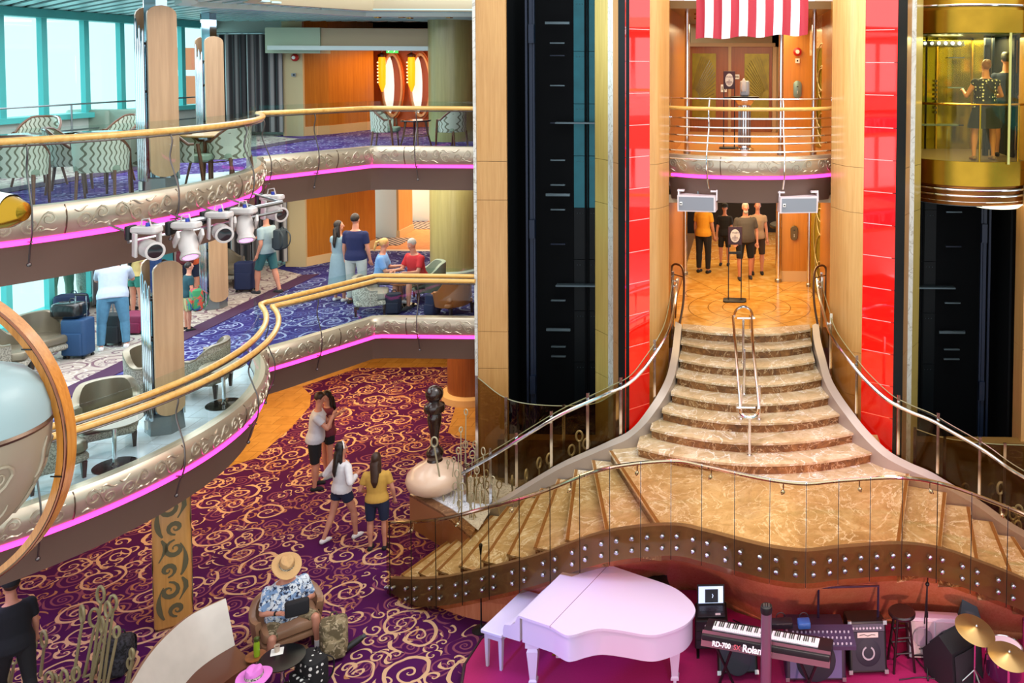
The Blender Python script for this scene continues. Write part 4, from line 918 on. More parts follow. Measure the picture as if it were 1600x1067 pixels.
# ------------------------------------------------ front curved fascia, glass, handrail and wood wall
FR = [(-5.48, 13.02, .12), (-5.0, 12.72, .3), (-4.42, 12.42, .52), (-3.76, 12.14, .82), (-2.9, 11.86, 1.2), (-1.95, 11.6, 1.68), (-1.0, 11.38, 1.93), (-.5, 11.24, 1.93), (.0, 11.02, 1.93), (.4, 10.87, 1.93), (.82, 10.8, 1.93), (1.24, 10.87, 1.93), (1.67, 10.98, 1.9), (2.35, 11.08, 1.66), (3.08, 11.27, 1.28), (3.82, 11.5, .88), (4.5, 11.85, .5), (5.2, 12.4, .2)]
FR = FR[:11]+[(1.3, 10.9, 1.93), (2.05, 11.0, 1.93), (2.62, 11.2, 1.76), (3.15, 11.23, 1.57), (3.63, 11.22, 1.39), (4.1, 11.18, 1.21), (5.2, 11.4, .85)]
FR = [(a*(1-(.10/(8.15-z) if z < 1.7 and a < 0 else 0)), b*(1-(.10/(8.15-z) if z < 1.7 and a < 0 else 0)), z+(.10 if z < 1.7 and a < 0 else 0)) for a, b, z in FR]
FP = cr(FR, 5)
WL = [(-5.45, 13.1), (-5.0, 12.78), (-4.5, 12.5), (-3.9, 12.25), (-3.1, 12.12), (-2.2, 12.25), (-1.4, 12.85), (-.7, 12.85), (-.1, 12.45), (.3, 12.15), (.8, 12.02), (1.3, 12.1), (1.8, 12.2), (2.5, 12.15), (3.2, 12.0), (3.85, 11.9), (4.5, 11.9), (5.4, 12.0)]
WP = cr([(a, b, 0) for a, b in WL], 5)
m = M(); rings = []
for f, w_ in zip(FP, WP): rings.append([(w_.x, w_.y, 0), (w_.x+(f.x-w_.x)*.02, w_.y+(f.y-w_.y)*.02, max(f.z-.42, .0)*.86), (f.x, f.y+.02, max(f.z-.38, .01)), (f.x, f.y+.12, max(f.z-.38, .01)), (w_.x, w_.y+.12, 0)])
m.loft(rings); o = m.obj('curved_wood_wall', wood('salmon_wood', '#c8704c', '#dc8a66', 'Z', 1.2, .25, .6), None, world=(0, 12, 0)); o.location = (0, 12, 0); tag(o, 'curved reddish wood wall under the stair landing behind the piano', 'wall panel')
m = M(); rings = []
nf = normals([(p.x, p.y) for p in FP])
for f, n_ in zip(FP, nf): rings.append([(f.x, f.y, max(f.z-.42, .0)), (f.x, f.y, f.z), (f.x-n_[0]*.08, f.y-n_[1]*.08, f.z), (f.x-n_[0]*.08, f.y-n_[1]*.08, max(f.z-.42, 0))])
m.loft(rings); o = m.obj('bronze_stair_fascia', P('bronze_fascia', '#84705f', .38, .3), None, world=(0, 11.5, 1)); o.location = (0, 11.5, 1); tag(o, 'bronze fascia band curving below the glass in front of the half landing', 'fascia')
t = thing('curved_glass_balustrade', 'long curved bronze glass balustrade with round bolts behind the piano', 'balustrade', (0, 11, 1), world=True)
seam = [600, 614, 648, 685, 726, 769, 816, 862, 908, 955, 1003, 1050, 1098, 1149, 1204, 1259, 1308, 1357, 1407, 1460, 1514, 1571, 1632, 1700]
FPd = [Vector(p) for p in resample(FP, .03)]; nfd = normals([(p.x, p.y) for p in FPd]); prj = [PRX((p.x, p.y, p.z))[0] for p in FPd]
idx = [min(range(len(FPd)), key=lambda i: abs(prj[i]-px)) for px in seam]
bolt = P('bolt_steel', '#b8bcc6', .2, 1)
for i, j in zip(idx, idx[1:]):
    if j-i < 3: continue
    k0 = list(range(i, j+1, 3)); k0 = k0 if k0[-1] == j else k0+[j]
    m = M(); rings = []
    for n, k in enumerate(k0):
        v = FPd[k].copy(); n_ = nfd[k]
        if n == 0: v = v.lerp(FPd[k+1], .35)
        if n == len(k0)-1: v = v.lerp(FPd[k-1], .35)
        zb_ = max(v.z-.45, .02); rings.append([(v.x+n_[0]*.05, v.y+n_[1]*.05, zb_), (v.x+n_[0]*.05, v.y+n_[1]*.05, v.z+.93), (v.x+n_[0]*.062, v.y+n_[1]*.062, v.z+.93), (v.x+n_[0]*.062, v.y+n_[1]*.062, zb_)])
    m.loft(rings); gp = m.obj('glass_panel', gbronze, t)
    for u in (.22, .78):
        k = int(i+(j-i)*u); v = FPd[k]; n_ = nfd[k]
        for dz in (-.11, -.27):
            if v.z+dz < .04: continue
            c = Vector((v.x+n_[0]*.03, v.y+n_[1]*.03, v.z+dz)); m = M(); m.tube([c, c+Vector((n_[0], n_[1], 0))*.055], .030, 14); m.tube([c+Vector((n_[0], n_[1], 0))*.055, c+Vector((n_[0], n_[1], 0))*.068], [.030, .014], 14); m.obj('bolt', bolt, gp)
    m = M(); v = FPd[j]; n_ = nfd[j]; m.box((v.x+n_[0]*.056, v.y+n_[1]*.056, v.z+.24), (.009, .012, 1.36)); m.obj('panel_seam', P('seam_dark', '#2a2018', .9, 0, .1), t)
m = M(); m.tube([(p.x-n_[0]*.05, p.y-n_[1]*.05, p.z+.86) for p, n_ in list(zip(FPd, nfd))[::4]], .026, 8); m.obj('chrome_handrail', chrome, t)
for k in range(18, len(FPd)-10, 34):
    v = FPd[k]; n_ = nfd[k]; m = M(); m.tube([(v.x-n_[0]*.05, v.y-n_[1]*.05, v.z+.85), (v.x-n_[0]*.05, v.y-n_[1]*.05, v.z+.76), (v.x+n_[0]*.04, v.y+n_[1]*.04, v.z+.74)], .01, 6); m.ball((v.x-n_[0]*.02, v.y-n_[1]*.02, v.z+.74), .03, 10, 6); m.obj('rail_bracket', chrome, t)
m = M(); m.box((-3.3, 15.45, .66), (2.3, .25, 1.32)); struct(m.obj('wall_plinth_left', P('bronze_wood_plinth', '#7a5a2c', .35), smooth=False))
m = M(); m.box((4.2, 15.3, .72), (3.2, .25, 1.44)); struct(m.obj('wall_plinth_right', P('bronze_wood_plinth', '#7a5a2c', .35), smooth=False))
# pit guards in front of the shafts
def guard(pts, ztop, z0, lab):
    p = cr([(a, b, z) for (a, b), z in zip(pts, ztop)], 5); t = thing('shaft_guard', lab, 'glass guard', (pts[1][0], pts[1][1], z0), world=True)
    m = M(); m.loft([[(q.x, q.y, z0), (q.x, q.y, q.z), (q.x, q.y+.012, q.z), (q.x, q.y+.012, z0)] for q in p]); m.obj('glass_panel', gsmoke, t)
    m = M(); m.tube([(q.x, q.y, q.z) for q in p], .009, 5); m.obj('glass_edge', P('glass_edge', '#8d8a63', .3), t)
    for k in (0, 5, 12, len(p)-1):
        if k < len(p): q = p[k]; m = M(); m.box((q.x, q.y-.03, (q.z+z0)/2+.02), (.05, .03, q.z-z0+.04)); m.obj('chrome_post', chrome, t, smooth=False)
def zz(y, b): return B(1000, y, b).z
guard([pa(744, 15.5), pa(790, 15.1), pa(850, 14.75), pa(925, 14.7), pa(965, 14.45)], [zz(592, 15.5), zz(625, 15.1), zz(635, 14.75), zz(632, 14.7), zz(612, 14.45)], 0, 'smoked glass guard curving in front of the left lift shaft')
guard([pa(1433, 14.4), pa(1480, 14.3), pa(1550, 14.3), pa(1610, 14.5)], [zz(664, 14.4), zz(678, 14.3), zz(686, 14.3), zz(688, 14.5)], 0, 'smoked glass guard curving in front of the right lift shaft')
# ================================================================== people
_dg = None
def remesh(m, vox, smooth_it=3):
    me = m.mesh('tmp', [black]); o = bpy.data.objects.new('tmp', me); COL.objects.link(o)
    r = o.modifiers.new('r', 'REMESH'); r.mode = 'VOXEL'; r.voxel_size = vox; r.use_smooth_shade = True
    if smooth_it: s = o.modifiers.new('s', 'SMOOTH'); s.factor = .5; s.iterations = smooth_it
    dg = bpy.context.evaluated_depsgraph_get(); dg.update(); ev = o.evaluated_get(dg); mm = ev.to_mesh()
    q = M(); q.v = [tuple(v.co) for v in mm.vertices]; q.f = [tuple(p.vertices) for p in mm.polygons]; q.mi = [0]*len(q.f)
    ev.to_mesh_clear(); bpy.data.objects.remove(o); bpy.data.meshes.remove(me); return q
def V(*a): return Vector(a)
skinA = P('skin_light', '#d3a085', .5, noise=.06, nscale=12); skinB = P('skin_tan', '#b57f60', .5, noise=.06, nscale=12); skinC = P('skin_rosy', '#c98a72', .5, noise=.06, nscale=12)
hairD = P('hair_dark', '#1d120d', .5, noise=.4, nscale=60); hairB = P('hair_brown', '#3a2114', .5, noise=.4, nscale=60); hairL = P('hair_blonde', '#c79d5c', .5, noise=.3, nscale=60); hairG = P('hair_grey', '#a9a6a0', .6, noise=.3, nscale=60)
UP = V(0, 0, 1)
def human(label, loc, rz, h=1.7, skin=None, spine=(0, 0, 1), arms=None, legs=None, seat=None, head=(0, 0), belly=0, wd=1.0, shirt=None, sleeve=.55, shirt_len=-.03, bottom=None, leg=.9, skirt=None, hair=None, hstyle='short', shoes=None, socks=None, hat=None, beard=None, vox=.0135, strap=False, name='person', extra=None, hands=True):
    k = h/1.78; skin = skin or skinA; hair = hair or hairB
    t = thing(name, label, 'person', loc, rz)
    arms = arms or {}; legs = legs or {}
    Sv = Vector(spine).normalized(); X = V(1, 0, 0); X = (X-Sv*X.dot(Sv)).normalized(); Fw = Sv.cross(X)
    aR = arms.get('R', ((.18, .03, -1), (.08, .25, -1))); aL = arms.get('L', ((-.18, .03, -1), (-.08, .25, -1)))
    lR = legs.get('R', ((.05, .03, -1), (.0, -.03, -1))); lL = legs.get('L', ((-.05, .03, -1), (.0, -.03, -1)))
    J = {}
    hz = []
    for s, l in ((1, lR), (-1, lL)):
        hip = V(s*.095*wd, 0, 0); kn = hip+Vector(l[0]).normalized()*.43; an = kn+Vector(l[1]).normalized()*.42
        J[s] = [hip, kn, an]; hz.append(an.z)
    pz = (-min(hz)+.075) if seat is None else seat/k
    pel = V(0, 0, pz)
    for s in (1, -1): J[s] = [p+pel for p in J[s]]
    def sp(tt, x=0, y=0): return pel+Sv*tt+X*x+Fw*y
    rows = [(-.09, .09, .08, 0), (-.02, .155, .115, 0), (.06, .162, .12, 0), (.17, .138, .102, 0), (.30, .155, .115, .005), (.42, .172, .115, .005), (.50, .165, .09, 0), (.54, .11, .068, -.005), (.57, .058, .056, 0), (.67, .052, .052, .012)]
    def torso(m, t0, t1, inf, flare=0):
        rs = []; n = 20
        ts = [t0]+[r[0] for r in rows if t0 < r[0] < t1]+[t1]
        for tt in ts:
            for (a, b) in zip(rows, rows[1:]):
                if a[0] <= tt <= b[0]+1e-6:
                    u = (tt-a[0])/(b[0]-a[0]); rx, ry, oy = [a[i]+(b[i]-a[i])*u for i in (1, 2, 3)]; break
            bl = belly*math.exp(-((tt-.17)/.13)**2); rx = rx*wd+inf+bl*.5; ry = ry*(.6+.4*wd)+inf+bl*.5; oy += bl*.5
            fl = flare*max(0, (.2-tt)); rx += fl; ry += fl
            rs.append([sp(tt, rx*cos(2*pi*j/n), oy+ry*sin(2*pi*j/n)) for j in range(n)])
        m.loft(rs)
    A = {}
    for s, a in ((1, aR), (-1, aL)):
        sh = sp(.475, s*.168*wd); el = sh+Vector(a[0]).normalized()*.285; wr = el+Vector(a[1]).normalized()*.25
        A[s] = [sh, el, wr, Vector(a[1]).normalized()]
    def limb(m, p, q, r0, r1, inf=0, u=1.0, bulge=0, cap=True):
        q2 = p+(q-p)*u; n = 5; pts = []; rr = []
        for i in range(n+1):
            f = i/n*u; pts.append(p+(q-p)*f); rr.append(r0+(r1-r0)*f+bulge*math.sin(min(1, f*1.6)*pi)*.5+inf)
        m.tube(pts, rr, 12)
        m.ball(p, r0+inf, 12, 8)
        if cap: m.ball(q2, rr[-1], 12, 8)
    # head
    yaw, pit = head; hr = Matrix.Rotation(yaw, 3, 'Z') @ Matrix.Rotation(pit, 3, 'X')
    basis = Matrix((X, Fw, Sv)).transposed() if abs(Sv.z) < .75 else Matrix((X, Vector((0, 1, 0)), Vector((0, 0, 1)))).transposed()
    hc = sp(.67)+ (Sv*.035+V(0, .0, .045)); hm = basis @ hr
    def hp(x, y, z): return hc + hm @ V(x, y, z)
    m = M(); torso(m, -.09, .67, 0)
    m.tube([sp(.5), sp(.6), hp(0, 0, -.01)], [.062, .052, .05], 12)
    m.ball(hp(0, .0, .04), (.076, .094, .1), 16, 12, hm); m.ball(hp(0, .03, -.025), (.056, .062, .07), 14, 10, hm)
    m.tube([hp(0, .088, .045), hp(0, .112, .005), hp(0, .09, -.008)], [.011, .017, .012], 8)
    for s in (1, -1): m.ball(hp(s*.077, -.005, .01), (.012, .022, .032), 8, 6, hm)
    for s in (1, -1):
        hip, kn, an = J[s]; limb(m, hip, kn, .085*(.4+.6*wd), .057, 0, 1, .01); limb(m, kn, an, .055, .036, 0, 1, .022)
        sh, el, wr, d = A[s]; limb(m, sh, el, .05*(.4+.6*wd), .039); limb(m, el, wr, .04, .027, 0, 1, .006)
        m.tube([wr, wr+d*.045, wr+d*.085], [.027, .036, .03], 10)
        f = V(0, 1, 0); fo = Vector((an.x, an.y, an.z-.035)); m.tube([fo+V(0, -.05, -.005), fo+V(0, .04, -.012), fo+V(0, .13, -.02)], [.034, .036, .022], 10)
    body = remesh(m, vox/k)
    if hands:
        for s in (1, -1):
            sh, el, wr, d = A[s]; sd = d.cross(UP if abs(d.z) < .8 else V(0, 1, 0)).normalized(); nrm = sd.cross(d).normalized()
            if nrm.dot(Fw) < 0: nrm = -nrm
            for i, (o_, L_) in enumerate(((-.027, .062), (-.009, .075), (.009, .072), (.027, .055))):
                b0 = wr+d*.075+sd*o_; b1 = b0+d*L_*.55+nrm*.006; b2 = b1+(d*.75+nrm*.65)*L_*.5
                body.tube([b0, b1, b2], [.0095, .0088, .007], 6)
            th = wr+d*.03+sd*(-.03*s); body.tube([th, th+(d*.7-sd*s*.6+nrm*.3)*.04, th+(d-sd*s*.35+nrm*.4)*.075], [.011, .010, .008], 6)
    body.xf(Matrix.Scale(k, 4)); body.obj('body', skin, t)
    def part(m, nm, mt, vx=None, sm=2, lab=None):
        if vx: m = remesh(m, vx/k, sm)
        m.xf(Matrix.Scale(k, 4)); o = m.obj(nm, mt, t)
        if lab: o['label'] = lab
        return o
    # face
    for s in (1, -1):
        m = M(); m.ball(hp(s*.03, .083, .035), (.013, .009, .008), 8, 6, hm); part(m, 'eye', P('eye_white', '#e6e0da', .3))
        m = M(); m.ball(hp(s*.03, .091, .035), .0055, 6, 5); part(m, 'pupil', P('pupil', '#1c120c', .2))
    m = M(); m.ball(hp(0, .088, -.038), (.022, .008, .008), 8, 5, hm); part(m, 'lips', P('lips', '#a5584e', .5))
    if shirt:
        m = M(); torso(m, shirt_len, .548, .018, .12)
        for s in (1, -1):
            sh, el, wr, d = A[s]
            m.ball(sh, .062*(.4+.6*wd)+.006, 12, 8)
            if sleeve > .05:
                limb(m, sh, el, .054*(.4+.6*wd), .046, .014, min(sleeve, 1), cap=False)
                if sleeve > 1: limb(m, el, wr, .046, .034, .012, sleeve-1, cap=False)
        if strap:
            m = M(); torso(m, shirt_len, .47, .014)
            for s in (1, -1): m.tube([sp(.44, s*.09, .1), sp(.53, s*.08, .02), sp(.44, s*.09, -.1)], .022, 8)
        part(m, 'shirt', shirt, vox)
    if bottom:
        m = M(); torso(m, -.09, .09, .012)
        for s in (1, -1):
            hip, kn, an = J[s]; limb(m, hip, kn, .092*(.4+.6*wd), .066, .012, min(leg, 1), .008, cap=False)
            if leg > 1: m.ball(kn, .074, 12, 8); limb(m, kn, an, .064, .052, .008, leg-1, .012, cap=False)
        part(m, 'trousers' if leg > 1.2 else 'shorts', bottom, vox)
    if skirt:
        mt, L_ = skirt; m = M(); n = 24; rs = []
        dn = (J[1][1]+J[-1][1])/2-pel; dn.normalize(); dn = (dn+V(0, 0, -1)).normalized()
        for i in range(8):
            f = i/7; c = pel+Sv*.14+(Sv*-.14 if f > .3 else Sv*-.14*f/.3)+dn*L_*max(0, (f-.3)/.7); r0 = .155*wd+.02+.1*f
            rs.append([c+V(r0*cos(2*pi*j/n)*(1+.05*sin(j*2.6)*f), (r0*.8)*sin(2*pi*j/n), 0) for j in range(n)])
        m.loft(rs); part(m, 'skirt', mt)
    if shoes:
        for s in (1, -1):
            hip, kn, an = J[s]; fo = Vector((an.x, an.y, an.z-.04)); m = M()
            m.tube([fo+V(0, -.075, -.004), fo+V(0, -.05, 0), fo+V(0, .03, 0), fo+V(0, .11, -.012), fo+V(0, .16, -.02)], [.02, .043, .044, .038, .015], 12); part(m, 'shoe', shoes)
            if socks: m = M(); m.tube([an+V(0, 0, -.01), an+V(0, 0, .09)], [.044, .046], 12); part(m, 'sock', socks)
    if hstyle != 'bald':
        m = M(); m.ball(hp(0, -.014, .052), (.085, .098, .101), 16, 12, hm)
        # carve the face side by flattening: only keep verts behind the hairline
        vv = []
        inv = hm.inverted()
        for v in m.v:
            q = inv @ (Vector(v)-hc)
            if q.y > .045 and q.z < .085: q.y = .045; q.x *= .9
            if q.z < -.01: q.z = -.01 if hstyle == 'short' else q.z
            vv.append(tuple(hc+hm @ q))
        m.v = vv
        if hstyle == 'long':
            m.tube([hp(0, -.03, .04), hp(0, -.085, -.06), sp(.53, 0, -.12), sp(.40, 0, -.15), sp(.30, 0, -.145)], [.08, .085, .085, .07, .03], 14, flat=.45)
            for s in (1, -1): m.tube([hp(s*.06, -.01, .06), hp(s*.075, -.02, -.05), sp(.5, s*.075, -.06)], [.03, .035, .025], 8)
        if hstyle == 'pony':
            m.ball(hp(0, -.1, .07), .03, 8, 6); m.tube([hp(0, -.1, .07), hp(0, -.16, .0), hp(0, -.14, -.12), hp(0, -.12, -.2)], [.025, .035, .03, .01], 10)
        if hstyle == 'bun': m.ball(hp(0, -.1, .1), .045, 10, 8)
        part(m, 'hair', hair, .012, 2)
    if beard: m = M(); m.ball(hp(0, .05, -.065), (.058, .05, .055), 12, 8, hm); part(m, 'beard', beard)
    if hat == 'cap' or (isinstance(hat, tuple) and hat[0] == 'cap'):
        mt = hat[1]; m = M(); rr = [[hp(.093*cos(2*pi*j/20)*f, -.005+.11*sin(2*pi*j/20)*f, z) for j in range(20)] for f, z in ((1.03, .055), (1.04, .09), (.93, .13), (.6, .162), (.1, .17))]
        m.loft(rr); m.loft([[hp(x*.075, y, .062+dz) for x, y in ((-1, .07), (-.9, .13), (-.5, .175), (0, .19), (.5, .175), (.9, .13), (1, .07))] for dz in (0, .012)], closed=True)
        part(m, 'cap', mt)
    if isinstance(hat, tuple) and hat[0] == 'straw':
        mt = hat[1]; n = 28; m = M(); tilt = lambda j: .02*cos(4*pi*j/n)
        prof = [(.0, .19), (.05, .192), (.085, .18), (.098, .15), (.104, .085), (.15, .07), (.2, .072), (.205, .066), (.2, .062), (.1, .06), (.0, .06)]
        m.loft([[hp(r_*.97*cos(2*pi*j/n), r_*1.1*sin(2*pi*j/n), z+(tilt(j) if r_ > .12 else 0)-(.02*math.exp(-(r_*cos(2*pi*j/n)/.03)**2) if z > .17 else 0)) for j in range(n)] for r_, z in [(max(a, .003), b) for a, b in prof]], caps=False); part(m, 'straw_hat', mt)
        m = M(); m.loft([[hp(r_*.97*cos(2*pi*j/n), r_*1.1*sin(2*pi*j/n), z) for j in range(n)] for r_, z in ((.1065, .084), (.1045, .12))], caps=False); part(m, 'hat_band', pattern('hat_band', '#22252c', '#c8c4b0', 60, 'blot'))
    if hat == 'headband':
        m = M(); m.tube([hp(-.088*cos(u)*1.02, .0+.03, .045+.1*sin(u)) for u in [pi*j/12 for j in range(13)]], .013, 8); part(m, 'headband', P('headband_white', '#efece6', .5))
    if extra:
        for fn in extra: fn(t, hp, sp, A, J, k)
    return t
def fab(n, c, r=.85, noise=.08): return P(n, c, r, noise=noise, nscale=18)
N_ = lambda *a: a
blackf = fab('black_cloth', '#15151a'); navyf = fab('navy_cloth', '#1c2a4d'); whitef_ = fab('white_cloth', '#e4e2e4'); denim = fab('blue_denim', '#4f7f9c', .85, .2); dkdenim = fab('dark_denim', '#1b2440')
khaki = pattern('camo_shorts', '#8d7d5e', '#5f5238', 9, 'blot', c3='#a8977a')
# -- lower floor
human('person in a pale grey t-shirt and black shorts touching their face', W(493, 762, 0), R(-70), 1.82, skin=skinC, shirt=fab('palegrey_tee', '#c9cad4'), bottom=blackf, leg=.95, hair=hairB, shoes=blackf, wd=1.12,
      arms={'R': ((.15, .65, -.75), (-.35, .45, 1)), 'L': ((-.15, .5, -.9), (.1, .8, .55))}, head=(0, R(-25)), spine=(0, .12, 1), belly=.03)
human('person with dark hair and maroon tank top standing behind the pale grey t-shirt', W(513, 744, 0), R(140), 1.68, skin=skinC, shirt=fab('maroon_top', '#6d2434'), sleeve=0, bottom=blackf, leg=.45, hair=hairD, hstyle='long', shoes=fab('grey_shoe', '#9a9a9a'),
      arms={'R': ((.2, .2, -1), (-.8, .8, .1)), 'L': ((-.2, .2, -1), (.6, .8, .3))}, head=(R(15), R(-20)))
human('person walking in a loose white blouse, dark shorts and white headband', W(535, 842, 0), R(-28), 1.68, skin=skinC, shirt=whitef_, sleeve=1.8, shirt_len=.0, bottom=dkdenim, leg=.42, hair=hairD, hstyle='long', hat='headband', shoes=whitef_, wd=1.05,
      arms={'R': ((.55, -.25, -.8), (-.4, .9, .2)), 'L': ((-.55, -.3, -.8), (.35, .9, .1))}, legs={'R': ((.12, .32, -1), (.05, .05, -1)), 'L': ((-.05, -.25, -1), (-.05, -.45, -1))}, head=(R(-25), 0))
human('person in a mustard t-shirt and dark knee shorts with brown hair seen from behind', W(590, 858, 0), R(8), 1.62, skin=skinC, shirt=fab('mustard_tee', '#c79a45'), sleeve=.6, bottom=dkdenim, leg=.85, hair=hairB, hstyle='long', shoes=blackf, wd=1.1, shirt_len=.0,
      arms={'R': ((.35, 0, -1), (.05, .35, -1)), 'L': ((-.4, -.05, -1), (.25, .6, -.4))}, head=(R(-15), 0))
p_ = W(26, 1118, 0)
human('person in black cap and black shirt walking out at the lower left corner', p_, R(55), 1.74, skin=skinC, shirt=fab('black_shirt', '#11131c'), sleeve=.7, bottom=blackf, leg=1.85, hair=hairB, hat=('cap', blackf), shoes=whitef_, wd=1.1,
      arms={'R': ((.2, .1, -1), (.1, .3, -1))}, legs={'R': ((.05, -.15, -1), (0, -.3, -1)), 'L': ((-.05, .3, -1), (0, -.05, -1))}, spine=(0, .1, 1), belly=.03)
# -- centre landing
human('person in a mustard-yellow shirt and black trousers standing left in the lobby opening', W(1099, 426, ZM), R(-25), 1.78, skin=skinB, shirt=fab('yellow_uniform', '#c98f22'), sleeve=.6, bottom=blackf, leg=1.92, hair=hairD, shoes=blackf, wd=1.05, arms={'R': ((.2, .05, -1), (.05, .3, -1))})
human('child in a black t-shirt and black shorts facing the stairs in the lobby opening', W(1132, 414, ZM), R(175), 1.5, skin=skinC, shirt=blackf, sleeve=.7, bottom=blackf, leg=.9, hair=hairB, hat=('cap', blackf), shoes=blackf, wd=.95)
human('person with a white beard, dark grey t-shirt and black shorts walking toward the stairs', W(1164, 436, ZM), R(190), 1.76, skin=skinC, shirt=fab('charcoal_tee', '#4b4644'), sleeve=.7, bottom=blackf, leg=.98, hair=hairG, beard=hairG, shoes=fab('grey_runner', '#2e2e34'), wd=1.18, belly=.06,
      arms={'R': ((.28, .05, -1), (.0, .6, -.8)), 'L': ((-.3, -.05, -1), (.0, .25, -1))}, legs={'R': ((.06, .12, -1), (0, -.02, -1)), 'L': ((-.06, -.05, -1), (0, -.12, -1))})
human('person half hidden behind the bearded walker carrying a pale strap', W(1183, 428, ZM), R(185), 1.72, skin=skinC, shirt=fab('beige_top', '#a8907a'), sleeve=.4, bottom=fab('brown_cloth', '#3a2c26'), leg=1, hair=hairB, shoes=blackf)
# -- mid deck
human('person in a pale grey-blue dress with long black hair beside the navy shirt', W(531, 470, ZM), R(-18), 1.66, skin=skinC, shirt=fab('greyblue_dress', '#86a0ab'), sleeve=.3, skirt=(fab('greyblue_dress', '#86a0ab'), .62), hair=hairD, hstyle='long', shoes=whitef_, head=(R(-40), 0), arms={'L': ((-.15, .1, -1), (.1, .6, -.6))})
human('person in a navy polo shirt and white trousers seen from behind on the lower balcony', W(557, 474, ZM), R(-4), 1.84, skin=skinC, shirt=fab('navy_polo', '#141f4e'), sleeve=.65, bottom=fab('offwhite_trousers', '#b9bfb8'), leg=1.9, hair=hairD, shoes=blackf, wd=1.15)
seatz = ZM+.0
human('person with a blonde ponytail and pale blue shirt seated in the speckled tub chair', V(*W(594, 478, ZM)), R(-80), 1.68, skin=skinC, shirt=fab('skyblue_shirt', '#6f9ed6'), sleeve=.8, bottom=dkdenim, leg=.9, hair=hairL, hstyle='pony', shoes=whitef_, seat=.56, legs={'R': ((.1, 1, -.05), (0, .1, -1)), 'L': ((-.1, 1, -.05), (0, .0, -1))}, spine=(0, .12, 1), arms={'R': ((.1, .4, -1), (-.1, 1, .1)), 'L': ((-.1, .4, -1), (.1, 1, .1))}, head=(R(20), R(-25)), wd=1.1)
human('person with grey hair, glasses and red polo shirt seated at the lower balcony table', V(*W(656, 476, ZM)), R(150), 1.76, skin=skinC, shirt=fab('red_polo', '#b3242c'), sleeve=.7, bottom=khaki, leg=.95, hair=hairG, shoes=fab('grey_runner', '#2e2e34'), seat=.55, legs={'R': ((.25, 1, -.05), (0, .1, -1)), 'L': ((-.2, 1, -.05), (0, .05, -1))}, spine=(0, .25, 1), arms={'R': ((.2, .5, -1), (-.3, 1, .1)), 'L': ((-.2, .5, -1), (.3, 1, .1))}, head=(0, R(-30)), wd=1.18, belly=.06)
human('person in a pale blue-grey shirt and teal shorts walking left and pulling a dark suitcase', W(418, 458, ZM), R(75), 1.8, skin=skinC, shirt=fab('pale_blue_tee', '#93aab2'), sleeve=.7, bottom=fab('teal_shorts', '#2f6268'), leg=.92, hair=hairB, beard=hairB, shoes=fab('grey_runner', '#2e2e34'), arms={'R': ((.15, .3, -1), (-.2, 1, .15)), 'L': ((-.15, -.2, -1), (-.1, .3, -.9))}, legs={'R': ((.03, -.22, -1), (0, -.3, -1)), 'L': ((-.03, .35, -1), (0, .05, -1))})
human('person in a white t-shirt and blue jeans bending over the tub chairs', W(178, 545, ZM), R(30), 1.74, skin=skinC, shirt=fab('white_tee', '#a9b3c4'), sleeve=.75, bottom=denim, leg=1.95, hair=hairG, shoes=whitef_, wd=1.22, belly=.05, spine=(0, .42, 1), arms={'R': ((.2, .7, -.8), (-.1, 1, -.2)), 'L': ((-.25, .75, -.7), (-.1, 1, -.1))}, legs={'R': ((.12, .05, -1), (.04, -.04, -1)), 'L': ((-.12, .0, -1), (-.04, -.06, -1))})
human('person with long dark hair, yellow top and teal shorts beside the blue jeans', W(214, 496, ZM), R(-15), 1.5, skin=skinC, shirt=fab('butter_top', '#cdb878'), sleeve=.3, shirt_len=.06, bottom=fab('green_shorts', '#2f7a6c'), leg=.45, hair=hairD, hstyle='long', shoes=whitef_)
human('person in olive cargo trousers and pink shirt standing beside the lower window', W(97, 482, ZM), R(60), 1.78, skin=skinC, shirt=fab('pink_shirt', '#c8707c'), sleeve=.7, bottom=fab('olive_cargo', '#6f7c68', .9, .2), leg=1.9, hair=hairB, shoes=blackf, wd=1.25)
human('person in an orange sleeveless top with a dark red backpack behind the maple column', W(300, 468, ZM), R(5), 1.5, skin=skinC, shirt=fab('orange_top', '#cc5a34'), sleeve=.1, bottom=dkdenim, leg=.8, hair=hairD, shoes=blackf)
human('child in a dark teal shirt and beige shorts carrying a colourful backpack', W(293, 516, ZM), R(-40), 1.25, skin=skinC, shirt=fab('dark_teal_tee', '#16404a'), sleeve=.6, bottom=fab('beige_shorts', '#b3a678'), leg=.9, hair=hairD, shoes=blackf, spine=(0, .1, 1))
human('person in a white top leaning behind the girl in yellow', W(204, 486, ZM), R(-60), 1.66, skin=skinB, shirt=whitef_, sleeve=.5, bottom=blackf, leg=1.8, hair=hairD, shoes=blackf, arms={'R': ((.1, .8, -.5), (0, 1, .2))})
